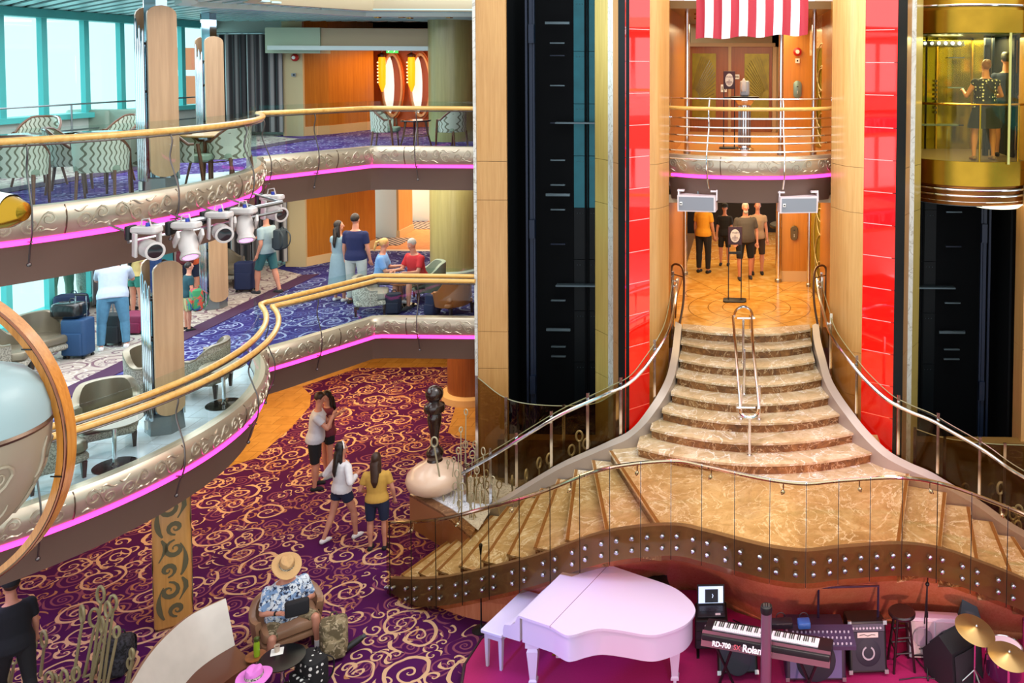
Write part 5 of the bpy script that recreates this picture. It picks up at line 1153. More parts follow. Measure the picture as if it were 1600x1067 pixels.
# -- seated person in the foreground
flor = pattern('floral_shirt', '#7f9fc8', '#dfe8f0', 13, 'blot', c3='#27324f')
camo = khaki
SEATP = W(432, 1024, 0.0)
def watch(t, hp, sp, A, J, k):
    m = M(); sh, el, wr, d = A[1]; m.tube([wr-d*.03, wr-d*.005], [.034, .032], 12); m.xf(Matrix.Scale(k, 4)); m.obj('wrist_watch', black, t)
    m = M(); m.loft([[hp(x, .098, z) for x, z in ((-.05, .045), (.05, .045), (.05, .02), (-.05, .02))], [hp(x, .105, z) for x, z in ((-.05, .045), (.05, .045), (.05, .02), (-.05, .02))]]); m.xf(Matrix.Scale(k, 4)); m.obj('sunglasses', black, t)
human('person in a straw hat, blue floral shirt and camouflage shorts seated in the leather chair', (SEATP.x, SEATP.y+.25, 0), R(-138), 1.7, skin=skinC, shirt=flor, sleeve=.85, bottom=camo, leg=.95, hair=hairG, hat=('straw', P('straw', '#c9a06c', .8, noise=.1, nscale=80)), shoes=fab('grey_runner', '#2e2e34'), socks=whitef_, seat=.40, wd=1.42, belly=.12,
      legs={'R': ((.35, 1, -.08), (.1, -.02, -1)), 'L': ((-.42, 1, .12), (-.05, .05, -1))}, spine=(0, .10, 1), arms={'R': ((.35, .15, -1), (-.75, .95, .18)), 'L': ((-.4, .25, -1), (.6, .9, .45))}, head=(0, R(-28)), vox=.011, extra=[watch])
# ================================================================== stage, piano and band equipment
SZ = .15
mag_c = P('magenta_stage_carpet', '#a01058', .9, noise=.12, nscale=40)
stp = [(-1.4, 13.0), (-2.4, 12.9), (-3.0, 12.55), (-3.4, 12.1), (-3.62, 11.6), (-3.68, 11.1), (-3.55, 10.5), (-3.2, 10.0), (-2.4, 9.4), (-1, 9.1), (5.5, 9.1), (5.5, 12.4), (4.6, 12.0), (3.2, 11.95), (2.2, 12.2), (.3, 12.0), (-.6, 12.2), (-1.3, 12.15), (-2.2, 12.02), (-2.6, 12.04)]
stp = [(-2.75, 12.04), (-3.1, 12.14), (-3.4, 12.1), (-3.62, 11.6), (-3.68, 11.1), (-3.55, 10.5), (-3.2, 10.0), (-2.4, 9.4), (-1, 9.1), (5.5, 9.1), (5.5, 12.2), (4.55, 11.98), (3.85, 11.78), (3.2, 11.88), (2.5, 12.05), (1.8, 12.12), (.8, 11.95), (.3, 12.1), (-.1, 12.3), (-.7, 12.8), (-1.4, 12.8), (-2.2, 12.2)]
m = M(); m.prism(stp, 0.0, SZ); o = m.obj('stage_platform', mag_c, None, world=(0, 11, 0), smooth=False); o.location = (0, 11, 0); tag(o, 'low round-ended stage covered in magenta carpet under the white piano', 'stage')
m = M(); m.tube([(x, y, SZ-.01) for x, y in stp[1:10]], .025, 6); o = m.obj('stage_edge_trim', P('dark_edge', '#2a0f20', .5), None, world=(-3.5, 11, 0)); o.location = (-3.5, 11, 0); tag(o, 'dark edge strip round the magenta stage', 'trim')
wp = P('white_lacquer', '#c3bcc8', .2, coat=.4)
ol = [(355, 650), (740, 270), (910, 335), (1100, 400), (1300, 470), (1400, 540), (1445, 600), (1438, 650), (1380, 710), (1250, 760), (1150, 770), (1000, 745), (870, 730), (780, 745), (700, 768), (640, 768), (550, 715)]
LZ_ = SZ+1.0
lid = [W(720+x/3.95, 797+y/3.95, LZ_) for x, y in ol]
A0, A1 = lid[0], lid[1]
kd = (A1-A0).normalized(); out = Vector((-kd.y, kd.x, 0))     # towards the bench
ctr = sum((p for p in lid), Vector())/len(lid)
if (ctr-A0).dot(out) > 0: out = -out
t = thing('grand_piano', 'white lacquered grand piano with closed lid on the magenta stage', 'piano', (ctr.x, ctr.y, SZ), world=True)
sm = cr(lid[3:17], 4); full = [lid[0], lid[1], lid[2]]+sm
full = [Vector((p.x, p.y, 0)) for p in full]
def inset(poly, d):
    n = len(poly); A = sum(poly[i].x*poly[(i+1) % n].y-poly[(i+1) % n].x*poly[i].y for i in range(n)); s = 1 if A > 0 else -1; r = []
    for i in range(n):
        a, b, c = poly[i-1], poly[i], poly[(i+1) % n]; t1 = (b-a).normalized(); t2 = (c-b).normalized(); tt = (t1+t2).normalized(); k = 1/max(tt.dot(t1), .5)
        r.append(b+Vector((-tt.y, tt.x, 0))*d*s*k)
    return r
def pr(poly, z0, z1, m=None): m = m or M(); m.prism([(p.x, p.y) for p in poly], z0, z1); return m
ins = inset(full, .035)
# lid in two leaves with a hinge seam
f0 = W(720+550/3.95, 797+715/3.95, LZ_); f1 = W(720+912/3.95, 797+338/3.95, LZ_)
dl = (f1-f0).normalized(); nl = Vector((-dl.y, dl.x, 0))
def clip(poly, s):
    r = []
    for i, b in enumerate(poly):
        a = poly[i-1]; da, db = (a-f0).dot(nl)*s, (b-f0).dot(nl)*s
        if (da > 0) != (db > 0): r.append(a.lerp(b, da/(da-db)))
        if db > 0: r.append(b)
    return r
f0 = Vector((f0.x, f0.y, 0))
for s, nm in ((1, 'lid_leaf'), (-1, 'lid_leaf')):
    q = clip([p.copy() for p in full], s)
    sh = nl*(.003*s); q = [p+sh if abs((p-f0).dot(nl)) < 1e-4 else p for p in q]
    m = pr(q, LZ_-.03, LZ_); m.obj(nm, wp, t, smooth=False)
m = M(); m.slab([f0+Vector((0, 0, LZ_-.025)), f0+dl*(f1-Vector((f0.x, f0.y, LZ_))).length*1.0+Vector((0, 0, LZ_-.025)), f0+dl*(f1-Vector((f0.x, f0.y, LZ_))).length+nl*.004+Vector((0, 0, LZ_-.025)), f0+nl*.004+Vector((0, 0, LZ_-.025))], (0, 0, 1), .026); m.obj('lid_hinge', P('hinge_brown', '#7a5c58', .4), t, smooth=False)
m = pr(ins, LZ_-.36, LZ_-.03); m.obj('curved_rim', wp, t)
# keybed block and cheeks towards the bench
k0 = Vector((A0.x, A0.y, 0))+kd*.03; k1 = Vector((A1.x, A1.y, 0))-kd*.03
m = pr([k0, k1, k1+out*.26, k0+out*.26], LZ_-.36, LZ_-.27); m.obj('keybed', wp, t, smooth=False)
for q in (k0, k1-kd*.06):
    m = M(); pf = [(0, LZ_-.27), (0, LZ_-.03), (.04, LZ_-.05), (.08, LZ_-.14), (.14, LZ_-.18), (.24, LZ_-.2), (.26, LZ_-.27)]
    m.slab([q+out*x+Vector((0, 0, z)) for x, z in pf], kd, .06); m.obj('cheek', wp, t, smooth=False)
m = pr([k0+kd*.07+out*.02, k1-kd*.07+out*.02, k1-kd*.07+out*.2, k0+kd*.07+out*.2], LZ_-.27, LZ_-.22); m.obj('fallboard', wp, t, smooth=False)
def leg(p, nm='leg'):
    m = M(); r = []
    for z, w_ in ((LZ_-.36, .085), (LZ_-.44, .085), (LZ_-.46, .06), (LZ_-.50, .072), (SZ+.12, .04), (SZ+.1, .052), (SZ+.07, .052), (SZ+.06, .03)):
        r.append([(p.x+w_*sx, p.y+w_*sy, z) for sx, sy in ((-1, -1), (1, -1), (1, 1), (-1, 1))])
    m.loft(r); m.cyl((p.x-.02, p.y, SZ+.035), (p.x+.02, p.y, SZ+.035), .035, n=12); return m.obj(nm, wp, t, smooth=False)
leg(k0+kd*.12-out*.12); leg(k1-kd*.12-out*.12)
tl = W(1055, 985, LZ_-.3); leg(Vector((tl.x, tl.y, 0)))
ly = (k0+k1)/2-out*.2; m = M()
m.box((ly.x, ly.y, SZ+.42), (.06, .2, .5), rz=0); m.box((ly.x, ly.y, SZ+.15), (.16, .3, .07)); m.obj('pedal_lyre', wp, t, smooth=False)
for q in (-.07, 0, .07): m = M(); m.tube([ly+kd*q+Vector((0, 0, SZ+.12)), ly+kd*q+out*.14+Vector((0, 0, SZ+.06))], .014, 6); m.obj('pedal', gold, t)
m = M(); m.tube([ly+out*-.02+Vector((0, 0, SZ+.14)), ly-out*.45+Vector((0, 0, LZ_-.36))], .012, 6); m.obj('lyre_brace', wp, t)
# bench
b4 = [W(771, 978, .66), W(822, 929, .66), W(838, 935, .66)]; bc = W(803, 957, .66); 
t = thing('piano_bench', 'white wooden piano bench left of the white grand piano', 'bench', (bc.x-.02, bc.y, SZ), atan2(kd.y, kd.x))
m = M(); m.rbox((0, 0, .5), (.95, .34, .05), .02); m.obj('seat', wp, t); m = M(); m.box((0, 0, .44), (.86, .27, .08)); m.obj('apron', wp, t, smooth=False)
for sx in (-1, 1):
    for sy in (-1, 1): m = M(); m.loft([[(sx*(.4)+w_*a, sy*.11+w_*b, z) for a, b in ((-1, -1), (1, -1), (1, 1), (-1, 1))] for z, w_ in ((.42, .028), (.0, .016))]); m.obj('leg', wp, t, smooth=False)
def mic_stand(label, loc, h, boom=False, legs=True, mic=True):
    t = thing('microphone_stand', label, 'microphone stand', loc)
    m = M(); m.cyl((0, 0, .08), (0, 0, h*.62), .012, .011, 8); m.cyl((0, 0, h*.6), (0, 0, h), .008, n=8); m.obj('pole', black, t)
    m = M(); m.cyl((0, 0, h*.58), (0, 0, h*.64), .018, n=10); m.obj('clutch', black, t)
    if legs:
        for k in range(3): m = M(); a = k*2.094+.4; m.tube([(0, 0, .14), (.3*cos(a), .3*sin(a), .012)], .011, 6); m.obj('leg', black, t)
    else: m = M(); m.lathe([(.13, 0), (.13, .012), (.03, .03), (.01, .08)], (0, 0, 0), 20); m.obj('base', black, t)
    if boom: m = M(); m.tube([(-.03, 0, h*.5), (.0, 0, h*.98), (.02, 0, h*1.25)], .009, 6); m.ball((0, 0, h*.97), .03, 8, 6); m.tube([(-.1, 0, h*.2), (.06, 0, h*.22)], .01, 6); m.obj('boom', black, t)
    if mic: m = M(); m.cyl((0, 0, h-.01), (0, 0, h+.09), .012, .02, 10); m.ball((0, 0, h+.12), (.028, .028, .036), 10, 8); m.obj('microphone', black, t)
    return t
p = W(752, 984, 0); mic_stand('thin black microphone stand with microphone on the carpet left of the piano bench', p, 1.12, legs=False)
p = W(1447, 1040, SZ); mic_stand('black boom microphone stand with tripod legs beside the wooden stool', p, 1.15, boom=True, mic=False)
# folding chair behind the piano
p = Vector((-1.27, 12.2, SZ)); t = thing('folding_chair', 'black metal folding chair behind the piano lid', 'chair', p, R(200))
m = M(); r = [[(x*.23, -.22-y*.0+dy+.03*cos(x*1.5), z) for x in (-1, -.6, 0, .6, 1)] for z, dy in ((.66, 0), (.86, -.04))]
m.loft([[(-.2, -.2, .66), (.2, -.2, .66), (.2, -.22, .66), (-.2, -.22, .66)], [(-.23, -.24, .78), (.23, -.24, .78), (.23, -.26, .78), (-.23, -.26, .78)], [(-.2, -.25, .88), (.2, -.25, .88), (.2, -.27, .88), (-.2, -.27, .88)]]); m.obj('backrest', black, t)
m = M(); m.rbox((0, 0, .45), (.42, .4, .035), .06); m.obj('seat', black, t)
for sx in (-1, 1):
    m = M(); m.tube([(sx*.22, -.26, .9), (sx*.22, -.2, .5), (sx*.22, .2, 0)], .014, 6); m.obj('front_leg', black, t)
    m = M(); m.tube([(sx*.2, .15, .46), (sx*.2, -.25, 0)], .014, 6); m.obj('back_leg', black, t)
# laptop on a rack
p = Vector((-.42, 11.55, SZ)); t = thing('equipment_rack', 'black equipment rack under the laptop at the piano tail', 'rack', p, R(4))
m = M(); m.rbox((0, 0, .29), (.44, .4, .40), .02); m.obj('cabinet', black, t)
for i in range(3): m = M(); m.box((0, -.205, .17+i*.13), (.4, .02, .1)); m.obj('rack_unit', P('rack_face', '#1d1f26', .4), t, smooth=False)
m = M()
for i in range(3):
    for j in range(3): m.cyl((-.08+j*.08, -.21, .17+i*.13), (-.08+j*.08, -.225, .17+i*.13), .012, n=8)
explode(m, 'knob', P('knob_grey', '#b9b9c4', .4), t)
for sx in (-1, 1): m = M(); m.tube([(sx*.18, -.25, .0), (sx*.18, .25, .0), (sx*.18, 0, .1)], .02, 6); m.obj('foot', black, t)
t2 = thing('laptop', 'open laptop with a lit blue screen on the black rack beside the piano', 'laptop', (p.x, p.y, SZ+.495), R(4))
m = M(); m.rbox((0, -.02, .01), (.38, .26, .02), .01); m.obj('base', P('laptop_dark', '#25262c', .4), t2); m = M(); m.slab([(-.19, .11, .02), (.19, .11, .02), (.19, .17, .27), (-.19, .17, .27)], (0, -.97, .23), .012); m.obj('screen_frame', black, t2, smooth=False)
m = M(); m.slab([(-.17, .104, .045), (.17, .104, .045), (.17, .152, .25), (-.17, .152, .25)], (0, -.97, .23), .012); m.obj('screen', P('screen_blue', '#b8c8e0', .3, emit='#b4c6e6', es=.9), t2, smooth=False)
m = M(); m.slab([(-.08, .092, .06), (.10, .092, .06), (.10, .138, .22), (-.08, .138, .22)], (0, -.97, .23), .012); m.obj('player_window', P('screen_dark', '#0e1626', .3), t2, smooth=False)
m = M(); m.tube([(.02, .08, .13), (.03, .1, .15), (.02, .1, .17)], .006, 5); m.obj('wallpaper_mark', P('screen_blue', '#b8c8e0', .3), t2)
m = M()
for i in range(5):
    for j in range(13): m.box((-.15+j*.025, .06-i*.024, .022), (.02, .018, .006))
o = m.obj('keyboard', P('key_grey', '#3a3c44', .4), t2, smooth=False); o['kind'] = 'stuff'
m = M(); m.box((.09, -.11, .021), (.07, .04, .003)); m.obj('label', whp, t2, smooth=False)
# digital stage piano with readable rear panel
q0, q1 = W(1096, 990, SZ+.86), W(1297, 1025, SZ+.86); kx = (q1-q0); Lk = kx.length; ang = atan2(kx.y, kx.x); mid = (q0+q1)/2
t = thing('stage_keyboard', 'long digital stage piano with maroon rear panel and white keys', 'keyboard', (mid.x, mid.y, SZ), ang)
bz = .80; maroon = P('keyboard_maroon', '#6a3a48', .35, .3)
m = M(); m.rbox((0, .17, bz), (Lk, .34, .10), .015); m.obj('body', P('keyboard_black', '#17141a', .35), t)
m = M(); m.slab([(-Lk/2, -.02, bz-.08), (Lk/2, -.02, bz-.08), (Lk/2, .06, bz+.075), (-Lk/2, .06, bz+.075)], (0, -1, .5), .01); m.obj('rear_panel', maroon, t, smooth=False)
m = M(); m.box((-.03, .2, bz+.055), (Lk*.83, .16, .02)); m.obj('white_keys', P('key_white', '#f1eef0', .3), t, smooth=False)
m = M()
for i in range(52):
    if i % 7 in (0, 1, 3, 4, 5): m.box((-Lk*.445+(i+.5)*Lk*.83/52, .23, bz+.072), (.010, .1, .014))
explode(m, 'black_key', P('key_black', '#0b0b0d', .3), t)
m = M()
for i in range(51): m.box((-.03-Lk*.415+(i+1)*Lk*.83/52, .2, bz+.066), (.0015, .158, .002))
explode(m, 'key_gap', black, t)
def text(s, size, par, loc, rx, mt, name, ext=.002, bold=.0):
    c = bpy.data.curves.new(name, 'FONT'); c.body = s; c.size = size; c.extrude = ext; c.align_x = 'LEFT'; c.offset = bold
    o = bpy.data.objects.new('txt', c); COL.objects.link(o); dg = bpy.context.evaluated_depsgraph_get(); me = bpy.data.meshes.new_from_object(o.evaluated_get(dg)); bpy.data.objects.remove(o)
    n = bpy.data.objects.new(name, me); COL.objects.link(n); me.materials.clear(); me.materials.append(mt); n.parent = par; n.location = loc; n.rotation_euler = (rx, 0, 0); return n
lw = P('lettering_white', '#f3e8ec', .4, emit='#f3e8ec', es=.25)
text('RD-700', .075, t, (-Lk*.41, -.035, bz-.045), R(62), lw, 'lettering', bold=.002); text('SX', .075, t, (-Lk*.41+.275, -.035, bz-.045), R(62), P('lettering_red', '#c8505c', .4), 'lettering', bold=.001)
text('Roland', .105, t, (-Lk*.17, -.036, bz-.05), R(62), lw, 'lettering', bold=.003)
m = M()
for i in range(14): m.box((Lk*.12+i*.04, .01, bz+.0), (.022, .012, .014+.01*(i % 3 == 0)))
explode(m, 'jack', black, t)
for sx in (-.33, .33):
    m = M(); m.tube([(sx*Lk*1.0-.12, .05, bz-.06), (sx*Lk+.12, .25, .02)], .018, 6); m.tube([(sx*Lk+.12, .05, bz-.06), (sx*Lk-.12, .25, .02)], .018, 6); m.obj('stand_leg', black, t)
# floor monitor below
def amp(name, label, loc, w_, d_, h_, rz, tilt, grille, badge=None, rim=black, knobs=True):
    t = thing(name, label, 'amplifier' if 'amp' in name else 'loudspeaker', loc, rz)
    def T(m): return m.xf(Matrix.Translation((0, 0, 0)) @ Matrix.Rotation(-tilt, 4, 'X') @ Matrix.Translation((0, 0, h_/2)))
    m = M(); m.rbox((0, 0, 0), (w_, d_, h_), .03); T(m).obj('cabinet', rim, t)
    m = M(); m.box((0, -d_/2-.006, -h_*.07 if knobs else 0), (w_*.86, .012, h_*.74 if knobs else h_*.86)); T(m).obj('grille', grille, t, smooth=False)
    m = M(); m.lathe([(w_*.30, -d_/2-.018), (w_*.33, -d_/2-.012), (w_*.33, -d_/2-.005)], (0, 0, -h_*.1), 28, 'Y'); m.xf(Matrix.Identity(4)); T(m).obj('speaker_cone', P('cone_dark', '#1a1c2c', .6), t)
    if badge: m = M(); m.lathe([(w_*.13, -d_/2-.03), (w_*.17, -d_/2-.03), (w_*.17, -d_/2-.02), (w_*.13, -d_/2-.02), (w_*.13, -d_/2-.03)], (0, 0, -h_*.1), 28, 'Y', 5.4, .5); T(m).obj('round_emblem', P('emblem_silver', '#b9bcc4', .3, .8), t)
    if knobs:
        m = M(); m.box((0, -d_/2-.004, h_*.38), (w_*.9, .02, h_*.14)); T(m).obj('control_panel', P('panel_grey', '#4a4858', .4), t, smooth=False)
        m = M()
        for i in range(9): m.cyl((-w_*.38+i*w_*.09, -d_/2-.01, h_*.38), (-w_*.38+i*w_*.09, -d_/2-.035, h_*.38), .014, n=8)
        explode(T(m), 'knob', P('knob_grey', '#b9b9c4', .4), t)
    if badge:
        m = M(); m.box((0, -d_/2-.012, h_*.24), (w_*.55, .01, h_*.1)); T(m).obj('name_plate', P('plate_pale', '#cfc8bc', .4), t, smooth=False)
        m = M(); m.tube([(-w_*.22, -d_/2-.02, h_*.24), (-w_*.1, -d_/2-.02, h_*.255), (0, -d_/2-.02, h_*.225), (.1*w_, -d_/2-.02, h_*.25), (.2*w_, -d_/2-.02, h_*.24)], .004, 5); T(m).obj('script_mark', black, t)
    for sx in (-1, 1):
        for z in (-1, 1): m = M(); m.box((sx*w_*.47, -d_/2+.01, z*h_*.47), (.05, .05, .05)); T(m).obj('corner_guard', steel, t, smooth=False)
    return t
p = W(1152, 1058, SZ); amp('floor_monitor', 'dark navy floor monitor on the stage under the digital piano', p+Vector((0, .1, 0)), .52, .35, .36, R(4), R(30), P('navy_grille', '#14142c', .6), knobs=False)
p = W(1275, 1075, SZ); amp('keyboard_amplifier', 'large grey-fronted amplifier half hidden under the digital piano', p+Vector((0, .3, 0)), .78, .45, .62, R(2), R(10), P('violet_grille', '#5e5a86', .5), rim=P('plum_cabinet', '#2c2034', .5))
p = W(1356, 1058, SZ); amp('bass_amplifier', 'black bass amplifier with round silver emblem and pale name plate beside the stool', p+Vector((0, .2, 0)), .5, .4, .62, R(4), R(14), P('dark_grille', '#232433', .6), badge=True)
# mixer on the amplifier
p = W(1285, 1000, SZ+.72); t = thing('mixing_desk', 'small mixing desk with rows of grey knobs behind the digital piano', 'mixer', (p.x, p.y+.12, SZ+.62), R(2))
m = M(); m.slab([(-.42, -.17, .0), (.42, -.17, .0), (.42, .2, .04), (-.42, .2, .04)], (0, 0, 1), .05); m.obj('case', P('mixer_violet', '#3f3650', .4), t, smooth=False)
m = M()
for i in range(14):
    for j in range(3): m.cyl((-.36+i*.055, -.14+j*.1, .055+j*.01), (-.36+i*.055, -.14+j*.1, .075+j*.01), .012, n=7)
explode(m, 'knob', P('knob_grey', '#b9b9c4', .4), t)
for px, w_, c_, lab in ((1220, .3, '#15151c', 'black gear pouch with a coiled lead on the mixing desk'), (1256, .16, '#2f5fa0', 'small blue box on the mixing desk edge')):
    p = W(px, 968, SZ+.85); t = thing('gear_box', lab, 'box', (p.x, p.y, SZ+.76), .1); m = M(); m.rbox((0, 0, .04), (w_, .14, .08), .02); m.obj('box', P('c'+c_, c_, .5), t)
    m = M(); m.tube([(.06*cos(u), .02, .09+.06*sin(u)+.02) for u in [pi*k/8 for k in range(9)]], .006, 5); m.obj('lead_loop', black, t)
# upright post in front of the keyboard
p = B(1197, 1020, 10.3); t = thing('stage_post', 'pinkish metal post with a dark cap standing in front of the digital piano', 'post', (p.x, p.y, SZ))
m = M(); m.cyl((0, 0, -.05), (0, 0, 1.32), .066, n=24); m.obj('tube', P('pinkish_metal', '#9a7f94', .3, .7), t); m = M(); m.lathe([(.07, 1.3), (.075, 1.34), (.07, 1.38), (.04, 1.39)], (0, 0, 0), 24); m.obj('cap', black, t)
for k in range(3): m = M(); m.box((-.03+k*.03, -.01, 1.39), (.018, .05, .03)); m.obj('socket', steel, t, smooth=False)
# stool
p = W(1408, 1040, SZ); t = thing('bar_stool', 'dark brown wooden bar stool beside the bass amplifier', 'stool', (p.x, p.y, SZ), .3)
sw = P('espresso_wood', '#1c0f12', .3, coat=.4)
m = M(); m.lathe([(.0, .70), (.165, .70), (.18, .715), (.18, .735), (.16, .75), (0, .745)], (0, 0, 0), 28); m.obj('seat', sw, t)
for k in range(4): a = k*pi/2+.6; m = M(); m.tube([(.11*cos(a), .11*sin(a), .7), (.2*cos(a), .2*sin(a), 0)], .018, 8); m.obj('leg', sw, t)
for z, r_ in ((.25, .168), (.45, .145)):
    for k in range(4): a = k*pi/2+.6; b = a+pi/2; m = M(); m.tube([(r_*cos(a), r_*sin(a), z+.04*(k % 2)), (r_*cos(b), r_*sin(b), z+.04*(k % 2))], .01, 6); m.obj('rung', sw, t)
# chrome-edged frame leaning behind
pA_, pB_ = W(1277, 990, SZ+.3), W(1368, 985, SZ+.3)
t = thing('metal_frame', 'black and chrome rectangular frame standing behind the amplifiers', 'frame', ((pA_.x+pB_.x)/2, pA_.y-.1, SZ), 0)
wd = abs(pB_.x-pA_.x)/2; m = M(); m.tube([(-wd, 0, 0), (-wd, 0, 1.0), (wd, 0, 1.04), (wd, 0, 0)], .02, 6); m.obj('tube_frame', P('frame_violet', '#5c4f74', .25, .8), t)
m = M(); m.tube([(-wd, .02, .3), (wd, .02, .3)], .012, 6); m.obj('cross_tube', black, t)
# white flat speaker leaning on the wood wall
p = W(1458, 1022, SZ); t = thing('white_speaker_panel', 'pair of white speaker fronts leaning on the reddish wood wall behind the boom stand', 'loudspeaker', (p.x, p.y, SZ), R(-3))
m = M(); m.rbox((0, 0, .27), (.68, .2, .52), .02, rx=R(-8)); m.obj('cabinet', P('speaker_white', '#cdc4cc', .5), t)
for sx in (-1, 1):
    m = M(); m.box((sx*.165, -.108, .27), (.3, .012, .46), rx=R(-8)); m.obj('front_baffle', P('speaker_cream', '#c8b8ba', .6), t, smooth=False)
    m = M(); m.lathe([(.0, -.01), (.1, -.015), (.125, -.022), (.13, -.01)], (sx*.165, -.115, .32), 24, 'Y'); m.obj('speaker_cone', P('cone_grey', '#a59aa4', .6), t)
# black wedge monitor
p = W(1495, 1062, SZ); t = thing('wedge_monitor', 'tall black wedge monitor tilted toward the cymbals', 'loudspeaker', (p.x, p.y+.1, SZ), R(35))
m = M(); m.slab([(-.3, -.25, 0), (-.3, .25, 0), (-.3, .3, .3), (-.3, .02, .62), (-.3, -.2, .5)], (1, 0, 0), .56); m.obj('cabinet', P('monitor_black', '#15161c', .6), t, smooth=False)
m = M(); m.slab([(-.26, -.262, .04), (.22, -.262, .04), (.22, -.215, .46), (-.26, -.215, .46)], (0, -1, .1), .012); m.obj('grille', P('grille_dark', '#26272e', .7), t, smooth=False)
m = M(); m.slab([(-.2, .03, .60), (.16, .03, .60), (.16, .25, .345), (-.2, .25, .345)], (0, .7, .8), .03); m.obj('front_mesh', P('grille_dark', '#26272e', .7), t, smooth=False)
# music stand desk
p = W(1522, 1030, SZ); t = thing('music_stand', 'grey folded cloth draped over a stand behind the cymbal', 'stand', (p.x, p.y+.3, SZ), .2)
m = M(); m.loft([[(-.18+.0*k, -.05, .3), (.2, -.05, .25), (.22, .05, .25), (-.18, .05, .3)], [(-.12, -.03, .6), (.1, -.03, .55), (.12, .03, .55), (-.1, .03, .6)], [(-.09, -.01, .98), (-.05, -.01, .96), (-.05, .01, .96), (-.09, .01, .98)]]); m.obj('grey_cloth', fab('slate_cloth', '#59626c'), t)
m = M(); m.cyl((-.03, 0, 0), (-.06, 0, .9), .012, n=8); m.lathe([(.16, 0), (.16, .015), (.02, .03)], (-.03, 0, 0), 16); m.obj('pole', black, t)
# drums and cymbals
brs = P('cymbal_bronze', '#b99a62', .28, .85)
def cymbal(label, px, py, z, r_, tilt):
    p = W(px, py, z); t = thing('cymbal', label, 'cymbal', (p.x, p.y, SZ), .4)
    h = z-SZ; mm = Matrix.Translation((0, 0, h)) @ Matrix.Rotation(tilt, 4, 'X') @ Matrix.Rotation(tilt*.6, 4, 'Y')
    m = M(); m.lathe([(.0, .035), (.03, .033), (.05, .02), (r_*.95, -.01), (r_, -.014), (r_*.95, -.016), (.05, .014), (0, .028)], (0, 0, 0), 40); m.xf(mm); m.obj('plate', brs, t)
    m = M(); m.cyl((0, 0, .03), (0, 0, .08), .008, n=8); m.ball((0, 0, .05), .018, 8, 6); m.xf(mm); m.obj('wing_nut', chrome, t)
    m = M(); m.tube([(.12, .0, -.004), (.17, .01, -.006), (.19, .05, -.008)], .006, 5); m.tube([(-.12, .03, -.004), (-.18, .05, -.008)], .006, 5); m.xf(mm); m.obj('printed_mark', P('ink_brown', '#3a2a18', .5), t)
    m = M(); m.cyl((0, 0, .1), (0, 0, h), .012, n=8); m.obj('pole', chrome, t)
    for k in range(3): m = M(); a = k*2.09+.5; m.tube([(0, 0, .3), (.26*cos(a), .26*sin(a), .01)], .01, 6); m.obj('leg', chrome, t)
cymbal('left bronze cymbal on a chrome stand above the wedge monitor', 1524, 983, .98, .26, R(14))
cymbal('right bronze cymbal cut by the edge of the picture above the purple drum', 1576, 1024, .92, .25, R(8))
p = W(1568, 1072, SZ); t = thing('purple_drum', 'purple floor drum with chrome hoop beside the cymbals', 'drum', (p.x, p.y, SZ), .2)
m = M(); m.cyl((0, 0, .18), (0, 0, .52), .22, n=36); m.obj('shell', P('purple_shell', '#5a1d4c', .2, .2, coat=.6), t)
m = M(); m.cyl((0, 0, .515), (0, 0, .53), .212, n=36); m.obj('drum_head', P('drum_head', '#cfc0c4', .6), t)
m = M(); m.tube([(.228*cos(2*pi*k/36), .228*sin(2*pi*k/36), .525) for k in range(36)], .012, 6, closed=True); m.obj('hoop', chrome, t)
for k in range(8): a = 2*pi*k/8; m = M(); m.box((.232*cos(a), .232*sin(a), .42), (.03, .02, .07), rz=a); m.obj('lug', chrome, t, smooth=False)
for k in range(3): a = 2*pi*k/3+.3; m = M(); m.tube([(.23*cos(a), .23*sin(a), .35), (.26*cos(a), .26*sin(a), 0)], .012, 6); m.obj('leg', chrome, t)
p = B(1597, 1002, 11.6); t = thing('drum_throne', 'small round black drum seat at the right edge', 'stool', (p.x+.02, p.y, SZ)); m = M(); m.lathe([(0, .62), (.14, .62), (.15, .66), (.13, .7), (0, .7)], (0, 0, 0), 24); m.obj('cushion', black, t); m = M(); m.cyl((0, 0, 0), (0, 0, .62), .02, n=8); m.obj('pole', chrome, t)
# cables
random.seed(5)
for i, (pts, c_) in enumerate((([(1140, 985), (1160, 978), (1185, 990), (1170, 1000)], '#2b4f8a'), ([(1145, 968), (1180, 985), (1215, 1003), (1240, 1000)], '#15151a'), ([(1395, 1030), (1420, 1018), (1445, 1045), (1480, 1060)], '#15151a'), ([(1405, 1062), (1440, 1058), (1470, 1062)], '#241a24'))):
    q = cr([W(x, y, SZ+.012) for x, y in pts], 6); m = M(); m.tube(q, .012 if c_ == '#2b4f8a' else .008, 6); o = m.obj('cable', P('cable'+c_, c_, .5), None, world=tuple(q[0])); o.location = q[0]
    tag(o, ['blue coiled cable on the stage behind the digital piano', 'black cable on the stage behind the digital piano', 'thin black cable from the stool to the boom stand', 'dark cable on the stage floor below the stool'][i], 'cable')
